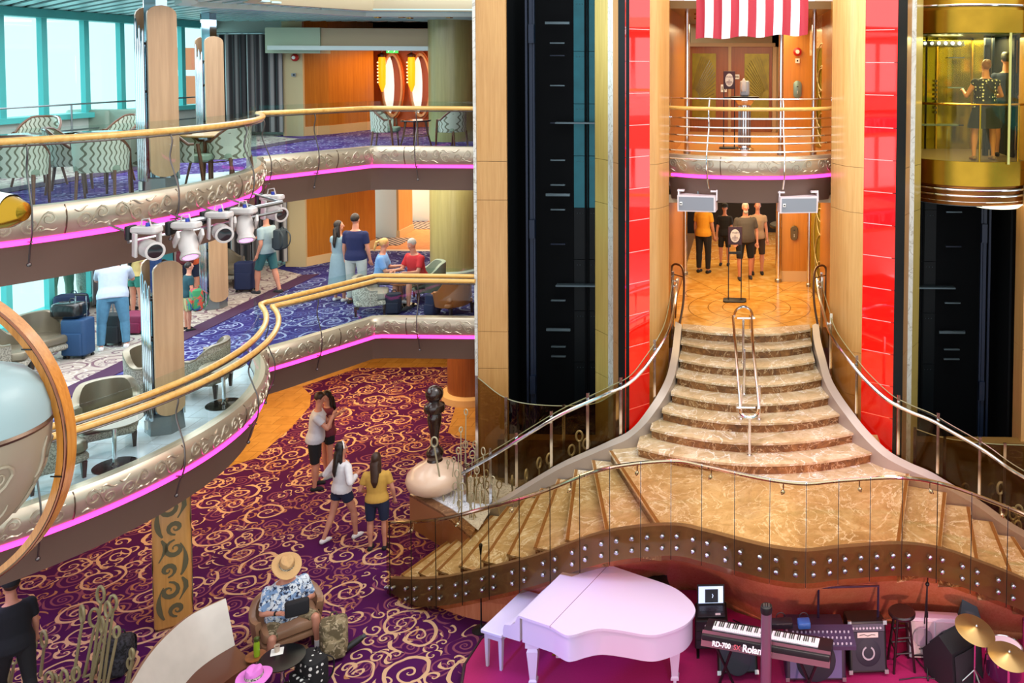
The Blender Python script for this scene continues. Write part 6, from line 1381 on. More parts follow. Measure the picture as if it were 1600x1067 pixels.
# ================================================================== planter, finial, rods, pillar, lounge furniture
p = W(679, 768, .62)
pl = [(-5.85, 14.5), (-5.35, 13.95), (-4.92, 13.7), (-4.75, 14.15), (-3.9, 14.3), (-3.4, 14.35), (-3.6, 15.0), (-4.6, 15.35), (-5.6, 15.3), (-5.9, 15.0)]
pl = [(W(640, 772, .6).x, W(640, 772, .6).y), (W(690, 800, .6).x, W(690, 800, .6).y), (W(735, 838, .6).x, W(735, 838, .6).y), (-4.3, 14.5), (-3.5, 14.5), (-3.4, 15.2), (-4.6, 15.5), (-5.5, 15.4)]
t = thing('planter', 'brown marble and wood planter filled with white pebbles under the giant finial', 'planter', (-4.8, 14.6, 0), world=True)
m = M(); m.prism(pl, 0, .56); m.obj('wood_body', P('planter_wood', '#a06a44', .35), t, smooth=False)
m = M(); cl = pl+[pl[0]]; m.prism([(x*1.0, y) for x, y in pl], .56, .6); m.obj('marble_rim', marble('brown_counter', '#5a3c28', '#8a6244', '#6d4a32', '#b08a64'), t, smooth=False)
cx, cy = sum(a for a, b in pl)/8, sum(b for a, b in pl)/8
pi_ = [(cx+(a-cx)*.86+.1, cy+(b-cy)*.86) for a, b in pl]
m = M(); m.prism(pi_, .6, .61); random.seed(3)
def inside(x, y, poly):
    c = False
    for i in range(len(poly)):
        a, b = poly[i-1], poly[i]
        if (a[1] > y) != (b[1] > y) and x < (b[0]-a[0])*(y-a[1])/(b[1]-a[1])+a[0]: c = not c
    return c
pb = M(); n = 0
while n < 900:
    x, y = random.uniform(-5.9, -3.3), random.uniform(13.6, 15.6)
    if inside(x, y, pi_): pb.ball((x, y, .615), (random.uniform(.015, .03), random.uniform(.015, .03), .014), 5, 3); n += 1
m.add(pb.v, pb.f); o = m.obj('white_pebbles', P('pebble_white', '#dedde2', .6), t); o['kind'] = 'stuff'
f = W(680, 766, .62); fx, fy = f.x, f.y
t = thing('giant_finial', 'giant dark brown turned finial on a cream bulb standing on the planter', 'sculpture', (fx, fy, .6))
s = .1
m = M(); m.lathe([(.1, 0), (.3, .03), (.46, .14), (.495, .25), (.47, .35), (.35, .46), (.19, .53), (.14, .56)], (0, 0, 0), 40); m.obj('cream_bulb', P('cream_enamel', '#d9b9a0', .3, coat=.4, emit='#ffd9b8', es=.06), t)
m = M(); m.lathe([(.14, .49), (.135, .56), (.12, .6), (.145, .66), (.15, .72), (.12, .77), (.075, .82), (.065, .9), (.08, 1.05), (.11, 1.2), (.125, 1.3), (.12, 1.36), (.10, 1.4), (.17, 1.44), (.185, 1.5), (.17, 1.56), (.10, 1.6), (.085, 1.62)], (0, 0, 0), 36); m.obj('turned_shaft', P('walnut_gloss', '#2c1a14', .22, coat=.5), t)
m = M(); m.ball((0, 0, 1.75), .155, 28, 18); m.obj('ball_top', P('walnut_gloss', '#2c1a14', .22, coat=.5), t)
# ring-headed metal rods
def ring_rod(name, mt, h, lean, rr, ra, label, group, loc, thick=.012, double=False):
    t = thing(name, label, 'metal rod', loc, 0, group)
    top = Vector((lean[0], lean[1], h-rr*2)); m = M(); m.tube([(0, 0, 0), top], [thick*1.2, thick], 6); m.obj('stem', mt, t)
    ex = Vector((cos(ra), sin(ra), 0)); m = M()
    m.tube([top+Vector((0, 0, rr))+ex*(rr*(.44 if name.startswith('large') else .62)*cos(u))+Vector((0, 0, rr*sin(u))) for u in [2*pi*k/16 for k in range(16)]], thick*1.1, 6, closed=True)
    m.obj('ring', mt, t)
    return t
random.seed(11)
tops = [(716, 700), (727, 690), (738, 705), (745, 730), (700, 720), (706, 745), (714, 735), (722, 755), (730, 725), (736, 770), (745, 760), (752, 745), (760, 735), (742, 690), (755, 700), (765, 725), (770, 745), (720, 668), (728, 640), (709, 715), (750, 780), (760, 790), (745, 800), (733, 790), (718, 790), (772, 775), (780, 760), (735, 745), (724, 775), (712, 775)]
for i, (x, y) in enumerate(tops):
    bx, by = x+random.uniform(-6, 12), random.uniform(775, 815); b0 = W(bx, by, .6)
    tp = B(x, y, b0.y+random.uniform(-.05, .1)); h = max(.35, tp.z-.6)
    o = ring_rod('ring_rod', ivory, h, (tp.x-b0.x, tp.y-b0.y), random.uniform(.04, .075), random.uniform(-.6, .6), 'thin ivory metal rod with a ring head rising from the pebble planter beside the finial', 'ring-headed rods in the pebble planter', (b0.x, b0.y, .61), .009)
o = ring_rod('ring_rod', ivory, 1.6, (-.28, .1), .085, .1, 'tallest leaning ring-headed rod in front of the giant finial', None, W(702, 830, .1), .014)
# rods behind the stair glass
for i, (x, y, hh) in enumerate([(905, 700, 1.0), (916, 712, .9), (893, 722, .9), (858, 735, .8), (842, 742, .7), (822, 760, .6), (800, 770, .6)]):
    b0 = B(x+3, y, 14.6); ring_rod('ring_rod', ivory, max(.5, b0.z)+.3, (-.03, 0), .09, .3*i, 'ivory ring-headed rod standing behind the left stair glass below the lift shaft', 'ring-headed rods behind the left stair glass', (b0.x, b0.y, 0), .016)
for i, (x, y) in enumerate([(1459, 752), (1452, 770), (1480, 772), (1508, 760), (1500, 775), (1523, 791), (1545, 800), (1549, 760), (1563, 758), (1568, 793), (1583, 798), (1592, 794), (1566, 812), (1590, 818), (1578, 830), (1500, 790)]):
    b0 = B(x, y, 14.5-.02*i); ring_rod('ring_rod', ivory, max(.5, b0.z+.05), (.1*sin(i*2), 0), .10, .4*sin(i), 'ivory ring-headed rod standing behind the right stair glass below the lift shaft', 'ring-headed rods behind the right stair glass', (b0.x-.1*sin(i*2), b0.y, 0), .018)
# large rods bottom left
olv_m = P('khaki_enamel', '#a39a72', .4, .2)
for i, (x, y, r_) in enumerate([(10, 1046, .12), (21, 1015, .13), (48, 1000, .12), (68, 994, .11), (76, 1058, .1), (128, 954, .11), (157, 924, .11), (147, 959, .12), (168, 948, .1), (176, 938, .1), (159, 972, .11), (159, 1008, .09), (182, 987, .07), (206, 1022, .07), (203, 1036, .07), (148, 1041, .08), (100, 1055, .1), (118, 1050, .09), (86, 1062, .09)]):
    b = 10.7+.08*(i % 4); tp = B(x, y-8, b); ln = .16 if 100 < x < 185 else .06
    ring_rod('large_ring_rod', olv_m, tp.z, (ln, 0), r_, .25*((i*7) % 5-2), 'khaki rod with an oval ring head in the clump at the lower left corner', 'ring-headed rods in the lower left clump', (tp.x-ln, tp.y, 0), .017)
# ornate square pillar under the curved balcony
pc = W(272, 968, 0); t = thing('scroll_pillar', 'square maple pillar inlaid with grey scrolls under the curved balcony', 'pillar', (pc.x, pc.y, 0), R(32))
hw = .235
m = M(); m.rbox((0, 0, 1.2), (hw*2, hw*2, 2.4), .07, n=4); m.obj('maple_core', wood('pillar_maple', '#b9823f', '#d09a54', 'Z', .7), t)
inl = P('inlay_grey', '#6f6a4e', .45, .3)
for s_ in range(4):
    a = s_*pi/2; m = M()
    def f(u, v, a=a): p = Vector((u, -hw-.002, v)); return Matrix.Rotation(a, 3, 'Z') @ p
    for k, z in enumerate((.45, 1.05, 1.65)):
        sg = 1 if k % 2 else -1
        lines = [spir(sg*.04, .12, .13, 1.3, pi*.5, sg, 16), spir(-sg*.05, -.18, .1, 1.3, -pi*.5, sg, 16), [(sg*.17*cos(q), -.05+.3*sin(q)) for q in [-.9+.2*j for j in range(10)]], [(-sg*.12+.05*sin(j), .28-.08*j) for j in range(5)]]
        for ln in lines:
            pts = [f(x, z+y) for x, y in ln if abs(x) < .19]
            if len(pts) > 2: N = len(pts); m.tube(pts, [.008+.022*sin(pi*j/(N-1))**1.2 for j in range(N)], 6, flat=.25) if False else None
            if len(pts) > 2:
                N = len(pts); nn = Matrix.Rotation(a, 3, 'Z') @ Vector((0, -1, 0)); rings = []
                for j, q in enumerate(pts):
                    tg = (pts[min(j+1, N-1)]-pts[max(j-1, 0)]).normalized(); sd = tg.cross(nn); w_ = .008+.026*sin(pi*min(1, .12+j/(N-1)))**2
                    rings.append([q-sd*w_, q+sd*w_, q+sd*w_+nn*.004, q-sd*w_+nn*.004])
                m.loft(rings)
    m.obj('scroll_inlay', inl, t)
for s_ in range(4): a = s_*pi/2+pi/4; m = M(); m.box((cos(a)*.285, sin(a)*.285, 1.2), (.03, .03, 2.38), rz=a); m.obj('bronze_corner', bronze, t, smooth=False)
m = M(); m.lathe([(.3, 2.4), (.31, 2.44), (.3, 2.5), (.2, 2.52)], (0, 0, 0), 28); m.obj('cap', wlight, t)
m = M(); m.box((0, 0, 2.53), (.4, .4, .06)); m.obj('top_plate', steel, t, smooth=False)
# curved sofa
t = thing('curved_sofa', 'curved high-backed sofa with cream marbled back and brown leather seat', 'sofa', W(330, 1030, 0), world=True)
tp = cr([W(x, y, .95) for x, y in ((196, 1085), (225, 1035), (258, 995), (300, 960), (352, 935))], 6)
st_ = cr([W(x, y, .45) for x, y in ((250, 1115), (275, 1075), (300, 1045), (330, 1022), (362, 1003))], 6)
m = M(); m.loft([[a, a+Vector((-.05, .03, -.02)), Vector((a.x-.12, a.y+.08, .02)), Vector((b.x-.12, b.y+.1, .02)), b] for a, b in zip(tp, st_)]); m.obj('back_shell', P('sofa_tan', '#9a6f55', .4, coat=.2), t)
m = M(); m.loft([[a+Vector((.01, -.01, .01)), a+Vector((.05, -.05, -.03)), b+Vector((.08, -.06, .0)), b+Vector((.0, .0, 0))] for a, b in zip(tp, st_)]); m.obj('back_cushion', P('sofa_cream', '#c2bab0', .4, coat=.1, noise=.12, nscale=5), t)
m = M(); m.loft([[b+Vector((.04, -.04, 0)), b+Vector((.52, -.38, .0)), Vector((b.x+.5, b.y-.36, .05)), Vector((b.x+.02, b.y-.02, .05))] for b in st_]); m.obj('seat', P('sofa_brown', '#5e3322', .35, coat=.2), t)
# tub chairs -------------------------------------------------------
def tub(label, leather, outer, legm, hb=.80, ha=.60, w_=.74, d_=.70, name='tub_chair', group=None):
    t = thing(name, label, 'armchair', (0, 0, 0), 0, group)
    n = 24; ri = []; ro = []
    rows_o = []; rows_i = []
    for k in range(n+1):
        a = R(-205+230*k/n)+0; a = R(-25+230*k/n)
        # open towards +Y ; k sweeps from right arm front round the back to left arm front
        x = cos(a+pi); y = sin(a+pi)
        a2 = R(25-230*k/n); x, y = cos(a2), sin(a2)
        f = max(0, min(1, (-y+.15)/.9)); f = f*f*(3-2*f); h = ha+(hb-ha)*f
        ox, oy = x*w_/2, y*d_/2+.02; ix, iy = x*(w_/2-.09), y*(d_/2-.09)+.02
        rows_o.append([(ox*.9, oy*.9, .2), (ox*.97, oy*.97, .38), (ox, oy, h-.03)]); rows_i.append([(ox, oy, h-.03), (ox*.985, oy*.985, h-.005), ((ox+ix)/2, (oy+iy)/2, h), (ix*1.01, iy*1.01, h-.01), (ix, iy, h-.05), (ix*.95, iy*.95, .42)])
    m = M(); m.loft([[*r_o, *[(r_o[-1][0]*.93, r_o[-1][1]*.93, r_o[-1][2]-.01), (r_o[0][0]*.9, r_o[0][1]*.9, .22)]] for r_o in rows_o]); m.obj('outer_shell', outer, t)
    m = M(); m.loft([r_i+[(r_i[0][0]*.95, r_i[0][1]*.95, .4)] for r_i in rows_i]); m.obj('inner_back', leather, t)
    m = M(); m.rbox((0, .05, .36), (w_*.78, d_*.86, .16), .09, n=4); m.obj('seat_cushion', leather, t)
    m = M(); m.rbox((0, .05, .24), (w_*.82, d_*.86, .1), .08, n=4); m.obj('seat_frame', outer, t)
    for sx in (-1, 1):
        for y in (-.24, .28): m = M(); m.loft([[(sx*.27+q*a, y+q*b, z) for a, b in ((-1, -1), (1, -1), (1, 1), (-1, 1))] for z, q in ((.2, .03), (0, .017))]); m.obj('leg', legm, t, smooth=False)
    return t
legm = P('dark_leg', '#3a2a22', .4)
c0 = tub('', silverl, specklf, legm)
first = True
def put(proto, px, py, z, rz, label, group=None, used=[0]):
    p = W(px, py, z) if not isinstance(px, Vector) else px
    if proto.name not in PUT: PUT.add(proto.name); place(proto, p, rz, label, group); return proto
    return dup(proto, p, rz, label, group)
PUT = set()
put(c0, 168, 694, ZM+.012, R(-140), 'silver leather tub chair in front of the blue carpet left of the near column')
put(c0, 72, 752, ZM+.012, R(-30), 'silver leather tub chair partly behind the bronze hoop with its back to us')
put(c0, 238, 625, ZM+.012, R(-100), 'pale tub chair hidden behind the chrome tubes of the near column')
put(c0, 322, 614, ZM+.012, R(100), 'silver leather tub chair just right of the near column')
put(c0, 62, 566, ZM, R(-110), 'pale tub chair left of the dark suitcases by the lower window')
put(c0, 6, 590, ZM, R(-60), 'tub chair cut off by the left picture edge on the beige carpet')
put(c0, 150, 470, ZM, R(-60), 'tub chair in front of the bending white t-shirt')
put(c0, 358, 446, ZM, R(-90), 'pale tub chair beside the far column near the curtain')
c1 = tub('', P('speckle_seat', '#8f8a80', .6), pattern('grey_speckled', '#8c8578', '#c9c2b2', 40, 'speck'), legm, hb=.74, ha=.52)
put(c1, 578, 488, ZM, R(-70), 'grey speckled tub chair under the blonde seated person')
c2 = tub('', P('green_seat', '#7f9183', .6), fab('sage_fabric', '#869884'), wdark, hb=.78, ha=.6); put(c2, 672, 466, ZM, R(120), 'sage green armchair behind the red-shirted person')
c3 = tub('', P('rust_leather', '#a05a28', .35, coat=.3), P('rust_leather', '#a05a28', .35, coat=.3), legm, hb=.78, ha=.5, w_=.8); put(c3, 708, 490, ZM, R(60), 'rust brown leather chair at the right end of the lower straight balcony')
c4 = tub('', P('tan_leather', '#8f6a50', .35, coat=.3), P('tan_leather', '#8f6a50', .35, coat=.3), legm, hb=.66, ha=.52, w_=.95, d_=.85); put(c4, V(SEATP.x, SEATP.y+.3, 0), None, None, R(-150), 'tan leather tub chair under the straw-hatted person') if False else place(c4, (SEATP.x, SEATP.y+.28, 0), R(-140), 'tan leather tub chair under the straw-hatted person')
# small round tables
def rtable(label, p, h=.55, r_=.33, top=None, base=None, loc_name='side_table', rb=.24, cat='table'):
    t = thing(loc_name, label, cat, p); m = M(); m.lathe([(0, h-.015), (r_, h-.015), (r_+.005, h), (0, h)], (0, 0, 0), 36); m.obj('tabletop', top or gclear, t)
    m = M(); m.cyl((0, 0, .02), (0, 0, h-.015), .025, n=14); m.obj('pole', chrome, t)
    m = M(); m.lathe([(rb, 0), (rb, .012), (.05, .025), (.03, .05)], (0, 0, 0), 32); m.obj('base', base or P('dark_mirror', '#4a4640', .12, .9), t); return t
p = W(180, 728, ZM+.012); rtable('chrome pole table with dark round foot beside the near silver tub chair', p, .58, .3, P('taupe_top', '#9a8f80', .3))
p = W(350, 632, ZM+.012); rtable('chrome pole table with dark round foot at the bulge of the curved balcony', p, .58, .3, P('taupe_top', '#9a8f80', .3))
p = W(632, 478, ZM); rtable('small dark table between the two seated people on the lower balcony', p, .5, .28, wdark)
p = W(440, 1050, 0); p.z = 0; tb = rtable('glossy black round table in front of the straw-hatted person', W(442, 1086, 0), .5, .27, P('gloss_black', '#060607', .25), P('gloss_black', '#060607', .25))
TB = W(442, 1086, 0)
# things on and round the black table
t = thing('water_bottle', 'lime green water bottle with dark cap beside the black round table', 'bottle', (TB.x-.34, TB.y+.02, .5)); 
m = M(); m.lathe([(0, 0), (.035, 0), (.037, .02), (.037, .16), (.03, .19), (.03, .2)], (0, 0, 0), 18); m.obj('body', P('lime_plastic', '#86a51e', .25, coat=.5), t); m = M(); m.lathe([(.032, .2), (.034, .24), (.02, .25), (0, .25)], (0, 0, 0), 18); m.obj('cap', P('olive_cap', '#3c4a12', .4), t)
st2 = rtable('small wooden ledge table under the lime bottle', (TB.x-.36, TB.y+.03, 0), .495, .12, wdark, wdark, 'drink_stand', .1)
t = thing('paper_napkin', 'white square napkin on the black round table', 'napkin', (TB.x-.12, TB.y+.1, .503), .4); m = M(); m.rbox((0, 0, .002), (.15, .15, .004), .01); m.obj('napkin', whp, t)
t = thing('drink_cup', 'brown drink in a small glass standing on the white napkin', 'cup', (TB.x-.12, TB.y+.1, .508)); m = M(); m.lathe([(0, 0), (.028, 0), (.036, .08), (.033, .08), (.026, .01), (0, .01)], (0, 0, 0), 16); m.obj('glass', P('cup_pale', '#cdb9a6', .2), t); m = M(); m.lathe([(0, .05), (.03, .05), (.031, .055), (0, .055)], (0, 0, 0), 14); m.obj('drink', P('drink_brown', '#5a3320', .3), t)
# bags
def bag(name, label, p, size, mt, rz=0, strap=True, pocket=True, cat='bag', strapm=None):
    t = thing(name, label, cat, p, rz); w_, d_, h_ = size
    m = M(); m.rbox((0, 0, h_/2), (w_, d_, h_), min(w_, d_)*.35, n=5); m = m; m.obj('main_compartment', mt, t)
    if pocket: m = M(); m.rbox((0, -d_/2-.02, h_*.33), (w_*.8, d_*.35, h_*.5), .04, n=4); m.obj('front_pocket', mt, t)
    if strap:
        for sx in (-1, 1): m = M(); m.tube(cr([(sx*w_*.28, d_*.45, h_*.92), (sx*w_*.34, d_*.5+.07, h_*.7), (sx*w_*.34, d_*.5+.06, h_*.3), (sx*w_*.3, d_*.46, h_*.08)], 5), .02, 6, flat=.4); m.obj('shoulder_strap', strapm or mt, t)
        m = M(); m.tube([(-.05, d_*.3, h_*.98), (-.03, d_*.32, h_+.04), (.03, d_*.32, h_+.04), (.05, d_*.3, h_*.98)], .01, 6); m.obj('grab_loop', strapm or mt, t)
    return t
bag('camouflage_backpack', 'camouflage backpack on the purple carpet beside the straw-hatted person', W(522, 1022, 0), (.36, .28, .5), khaki, R(25), strapm=fab('olive_strap', '#4a4230'))
bag('patterned_bag', 'black bag with white marks on the carpet at the bottom of the picture', W(487, 1072, 0), (.42, .3, .42), pattern('black_white_marks', '#101013', '#d8d8d4', 14, 'dots'), R(-30), strapm=blackf)
p = W(478, 968, .72); bag('lap_pouch', 'black pouch lying on the lap of the straw-hatted person', (SEATP.x+.36, SEATP.y-.12, .66), (.3, .12, .2), blackf, R(30), strap=False, pocket=False)
t = thing('black_flask', 'black flask lying against the camouflage backpack', 'bottle', W(548, 1018, 0), R(40)); m = M(); m.tube([(-.12, 0, .05), (.1, 0, .12), (.16, 0, .14)], [.045, .045, .035], 14); m.obj('body', black, t); m = M(); m.tube([(.16, 0, .14), (.2, 0, .153)], .03, 12); m.obj('cap', P('grey_cap', '#3a3a40', .4), t)
bag('black_rucksack', 'black rucksack on the carpet beside the lower left ring-headed rods', W(186, 1048, 0), (.34, .3, .46), pattern('black_woven', '#0c0c0f', '#34343c', 30, 'speck'), R(15))
# person with the pink hat at the bottom edge
human('person under a large pink hat cut off by the bottom edge', W(400, 1215, 0), R(10), 1.66, skin=skinC, shirt=fab('pink_shirt', '#c8707c'), bottom=blackf, leg=.9, seat=.42, hair=hairB, hstyle='long', hat=('straw', fab('pink_hat', '#d978cc')), shoes=whitef_, legs={'R': ((.1, 1, 0), (0, .1, -1)), 'L': ((-.1, 1, 0), (0, .1, -1))})
# luggage ----------------------------------------------------------
def suitcase(label, p, c_, size=(.4, .26, .6), rz=0, handle=True, group=None):
    mt = fab('case'+c_, c_, .6); t = thing('suitcase', label, 'suitcase', p, rz); w_, d_, h_ = size
    m = M(); m.rbox((0, 0, h_/2+.05), (w_, d_, h_), .06, n=4); m.obj('body', mt, t)
    m = M(); m.rbox((0, -d_/2-.005, h_*.42), (w_*.8, .05, h_*.6), .02); m.obj('front_pocket', mt, t)
    if handle:
        for sx in (-1, 1): m = M(); m.tube([(sx*.09, d_*.3, h_), (sx*.09, d_*.3, h_+.42)], .009, 6); m.obj('handle_tube', steel, t)
        m = M(); m.tube([(-.1, d_*.3, h_+.42), (.1, d_*.3, h_+.42)], .016, 8); m.obj('handle_grip', black, t)
    for sx in (-1, 1):
        for sy in (-1, 1): m = M(); m.tube([(sx*w_*.38-.015, sy*d_*.36, .028), (sx*w_*.38+.015, sy*d_*.36, .028)], .028, 10); m.obj('wheel', black, t)
    return t
suitcase('dark navy upright suitcase pulled by the walking person', W(384, 455, ZM), '#16224a', rz=R(10))
suitcase('blue upright suitcase under the shiny black bag by the tub chair', W(123, 558, ZM), '#1c3f66', (.42, .28, .62))
suitcase('black suitcase standing behind the blue jeans', W(181, 538, ZM), '#14161c', (.36, .24, .5))
suitcase('maroon suitcase lying beside the near column', W(214, 518, ZM), '#7a1440', (.5, .4, .3), handle=False)
p = W(120, 492, ZM+.67); bag('black_duffel', 'shiny black duffel bag lying on top of the blue suitcase', (p.x, W(123, 558, ZM).y, ZM+.67), (.5, .3, .26), P('shiny_black', '#0d0f14', .25, coat=.4), R(5), pocket=False)
bag('blue_holdall', 'dark blue and black holdall behind the suitcases by the window', W(112, 500, ZM), (.55, .3, .5), fab('blueblack', '#141c40'), R(10))
bag('colourful_backpack', 'red, green and blue backpack carried by the child on the blue carpet', W(308, 520, ZM)+Vector((0, 0, .42)), (.26, .18, .4), pattern('multi_patch', '#b8402c', '#2c7a4c', 7, 'blot', c3='#27406e'), R(-40))
bag('red_backpack', 'dark red backpack worn over the orange sleeveless top', W(300, 470, ZM)+Vector((0.02, -.22, .82)), (.3, .16, .42), fab('dark_red_pack', '#5a1a24'), R(5))
bag('dark_backpack', 'dark backpack worn by the person in teal shorts', W(424, 460, ZM)+Vector((.22, .0, .98)), (.3, .17, .44), fab('charcoal_pack', '#26323a'), R(75-180))
bag('navy_backpack', 'navy backpack on the floor beside the speckled tub chair', W(615, 490, ZM), (.3, .2, .42), fab('navy_pack', '#161d33'), R(10))
bag('blue_backpack', 'blue-black backpack leaning on the rust brown leather chair', W(676, 492, ZM), (.28, .2, .42), fab('blueblack', '#141c40'), R(-15))
# upper deck dining chairs and tables ------------------------------
wavef = pattern('wave_fabric', '#c3c8b8', '#6f6f5c', 2.2, 'wave')
frame_w = P('chair_frame_wood', '#6a3d22', .3, coat=.3)
def dining(label=''):
    t = thing('wave_armchair', label, 'armchair', (0, 0, 0)); n = 16; ro = []
    m = M(); rows = []
    for k in range(n+1):
        a2 = R(20-220*k/n); x, y = cos(a2), sin(a2); f = max(0, min(1, (-y+.1)/.9)); h = .62+.24*f
        rows.append([(x*.29, y*.28, .38), (x*.31, y*.3, h), (x*.275, y*.265, h), (x*.255, y*.245, .38)])
    m.loft(rows); m.obj('wave_back', wavef, t)
    m = M(); m.tube([(r_[1][0]*.97, r_[1][1]*.97, r_[1][2]+.012) for r_ in rows], .022, 8); m.obj('top_rail', frame_w, t)
    m = M(); m.rbox((0, .02, .42), (.5, .48, .1), .08, n=4); m.obj('seat', fab('sage_fabric', '#869884'), t)
    for sx in (-1, 1):
        m = M(); m.tube([(sx*.27, .14, .64), (sx*.26, .17, .4), (sx*.25, .2, 0)], [.022, .024, .015], 8); m.obj('leg', frame_w, t)
        m = M(); m.tube([(sx*.2, -.2, .4), (sx*.21, -.25, 0)], [.022, .015], 8); m.obj('leg', frame_w, t)
    return t
d0 = dining()
U = ZU+.012
for px, py, a, lab in ((30, 322, 25, 'wave-patterned armchair nearest the left picture edge on the upper deck'), (112, 300, -60, 'wave-patterned armchair right beside the leftmost one behind the upper glass'), (160, 312, 20, 'wave-patterned armchair with its back to the glass left of the near column'), (212, 300, 70, 'wave-patterned armchair touching the left side of the near column'), (300, 292, -70, 'wave-patterned armchair left of the wooden round table, upper deck'), (358, 286, 80, 'wave-patterned armchair right of the wooden round table, upper deck'), (60, 268, 190, 'wave-patterned armchair on the window side of the leftmost dark table'), (190, 262, 160, 'wave-patterned armchair on the window side of the middle dark table')):
    put(d0, px, py, U, R(a), lab)
d0b = dict()
put(d0, 603, 234, ZU, R(-80), 'left pale wave-patterned armchair on the upper straight balcony'); put(d0, 706, 234, ZU, R(70), 'right wave-patterned armchair on the upper straight balcony beside the lift')
def wtable(label, p, r_=.42, top=None, h=.73):
    t = thing('dining_table', label, 'table', p); m = M(); m.lathe([(0, h-.03), (r_, h-.03), (r_+.01, h-.01), (r_, h), (0, h)], (0, 0, 0), 36); m.obj('tabletop', top or frame_w, t)
    for k in range(4): a = k*pi/2+.5; m = M(); m.tube([(.2*cos(a), .2*sin(a), h-.03), (.24*cos(a), .24*sin(a), h*.5), (.32*cos(a), .32*sin(a), 0)], [.025, .02, .014], 8); m.obj('leg', frame_w, t)
    m = M(); m.tube([(.24*cos(2*pi*k/20), .24*sin(2*pi*k/20), h*.45) for k in range(20)], .01, 6, closed=True); m.obj('ring_stretcher', frame_w, t); return t
dk = P('dark_tabletop', '#1a1512', .15, coat=.8)
wtable('leftmost dark-topped round table behind the upper glass', W(62, 290, U), .55, dk); wtable('middle dark-topped round table left of the near column, upper deck', W(170, 284, U), .55, dk); wtable('wooden round table between two armchairs right of the near column, upper deck', W(330, 286, U), .38, wpanel)
wtable('small table between the two armchairs on the upper straight balcony', W(650, 232, ZU), .3, dk, .6)
# low cream planter boxes by the upper windows
for px, w_ in ((150, .9), (208, .7)):
    p = W(px, 232, ZU); m = M(); m.rbox((0, 0, .4), (w_, .5, .8), .08); o = m.obj('low_divider', P('sage_panel', '#8fa393', .6), None); o.location = p; tag(o, ('left' if px == 150 else 'right') + ' pale sage low divider near the upper window behind the dark tables', 'divider')
# columns with maple slabs and glass tubes -------------------------
mirror = P('blue_mirror', '#bcd2e2', .06, 1)
slabm = wood('column_slab', '#b08a66', '#c9a27c', 'Z', .6)
tube_g = P('silver_tube', '#cfd9e2', .1, .95)
def column(label, x, y, z0, z1, s0, s1, rz):
    t = thing('clad_column', label, 'column', (x, y, z0), rz)
    H = z1-z0
    m = M(); m.tube([(0, 0, .22), (0, 0, H)], .15, 6); m.obj('mirror_core', mirror, t, smooth=False)
    m = M(); m.loft([[(q*cos(k*pi/3), q*sin(k*pi/3), z) for k in range(6)] for z, q in ((0, .24), (.24, .22), (.25, .16))]); m.obj('steel_base', P('base_grey', '#7f8588', .35, .6), t, smooth=False)
    m = M(); m.box((.05, -.235, .15), (.08, .02, .11)); m.obj('socket_plate', whp, t, smooth=False)
    for side, mt in ((1, slabm), (-1, slabm)):
        pts = []; hw = .17
        for k in range(9): a = pi*k/8; pts.append((hw*cos(a), s1-.12+.12*sin(a)))
        for k in range(9): a = pi+pi*k/8; pts.append((hw*cos(a), s0+.12+.12*sin(a)))
        m = M(); sx = side*.2; m.slab([(sx, u*1.0, v-z0) for u, v in pts], (side, 0, 0), .045); m.obj('maple_slab', mt, t, smooth=False)
    for k, (u, top) in enumerate(((-.14, .0), (-.07, -.25), (.0, -.1), (.07, -.3), (.13, -.15))):
        zt_ = s1-z0-.22+top
        m = M(); m.tube([(u, -.19, s0-z0-.05), (u, -.19, zt_), (u, -.19, zt_+.06)], [.018, .018, .004], 8); m.obj('silver_tube', tube_g, t)
        m = M(); m.tube([(u, .19, s0-z0-.05), (u, .19, zt_), (u, .19, zt_+.06)], [.018, .018, .004], 8); m.obj('silver_tube', tube_g, t)
    m = M()
    for z in (s0-z0+.25, (s0+s1)/2-z0, s1-z0-.5): m.box((0, -.17, z), (.34, .03, .03))
    o = m.obj('tube_clamp', black, t, smooth=False); return t
_k = W(258, 672, ZM); kx, ky = _k.x, _k.y #kx, ky = W(258, 672, ZM).x, W(258, 672, ZM).y
K2 = W(335, 480, ZM)
column('near maple-clad mirror column on the lower curved balcony', kx, ky, ZM+.01, ZU-.5, 3.42, 5.5, R(-38))
column('near maple-clad mirror column on the upper deck in front of the windows', kx, ky, ZU+.01, CEU+.1, 6.62, 8.88, R(-38))
column('far maple-clad mirror column on the lower deck near the curtain', K2.x, K2.y, ZM+.01, ZU-.5, 3.3, 5.4, R(-36))
column('far maple-clad mirror column on the upper deck near the curtain', K2.x, K2.y, ZU+.01, CEU+.1, 6.7, 8.65, R(-36))
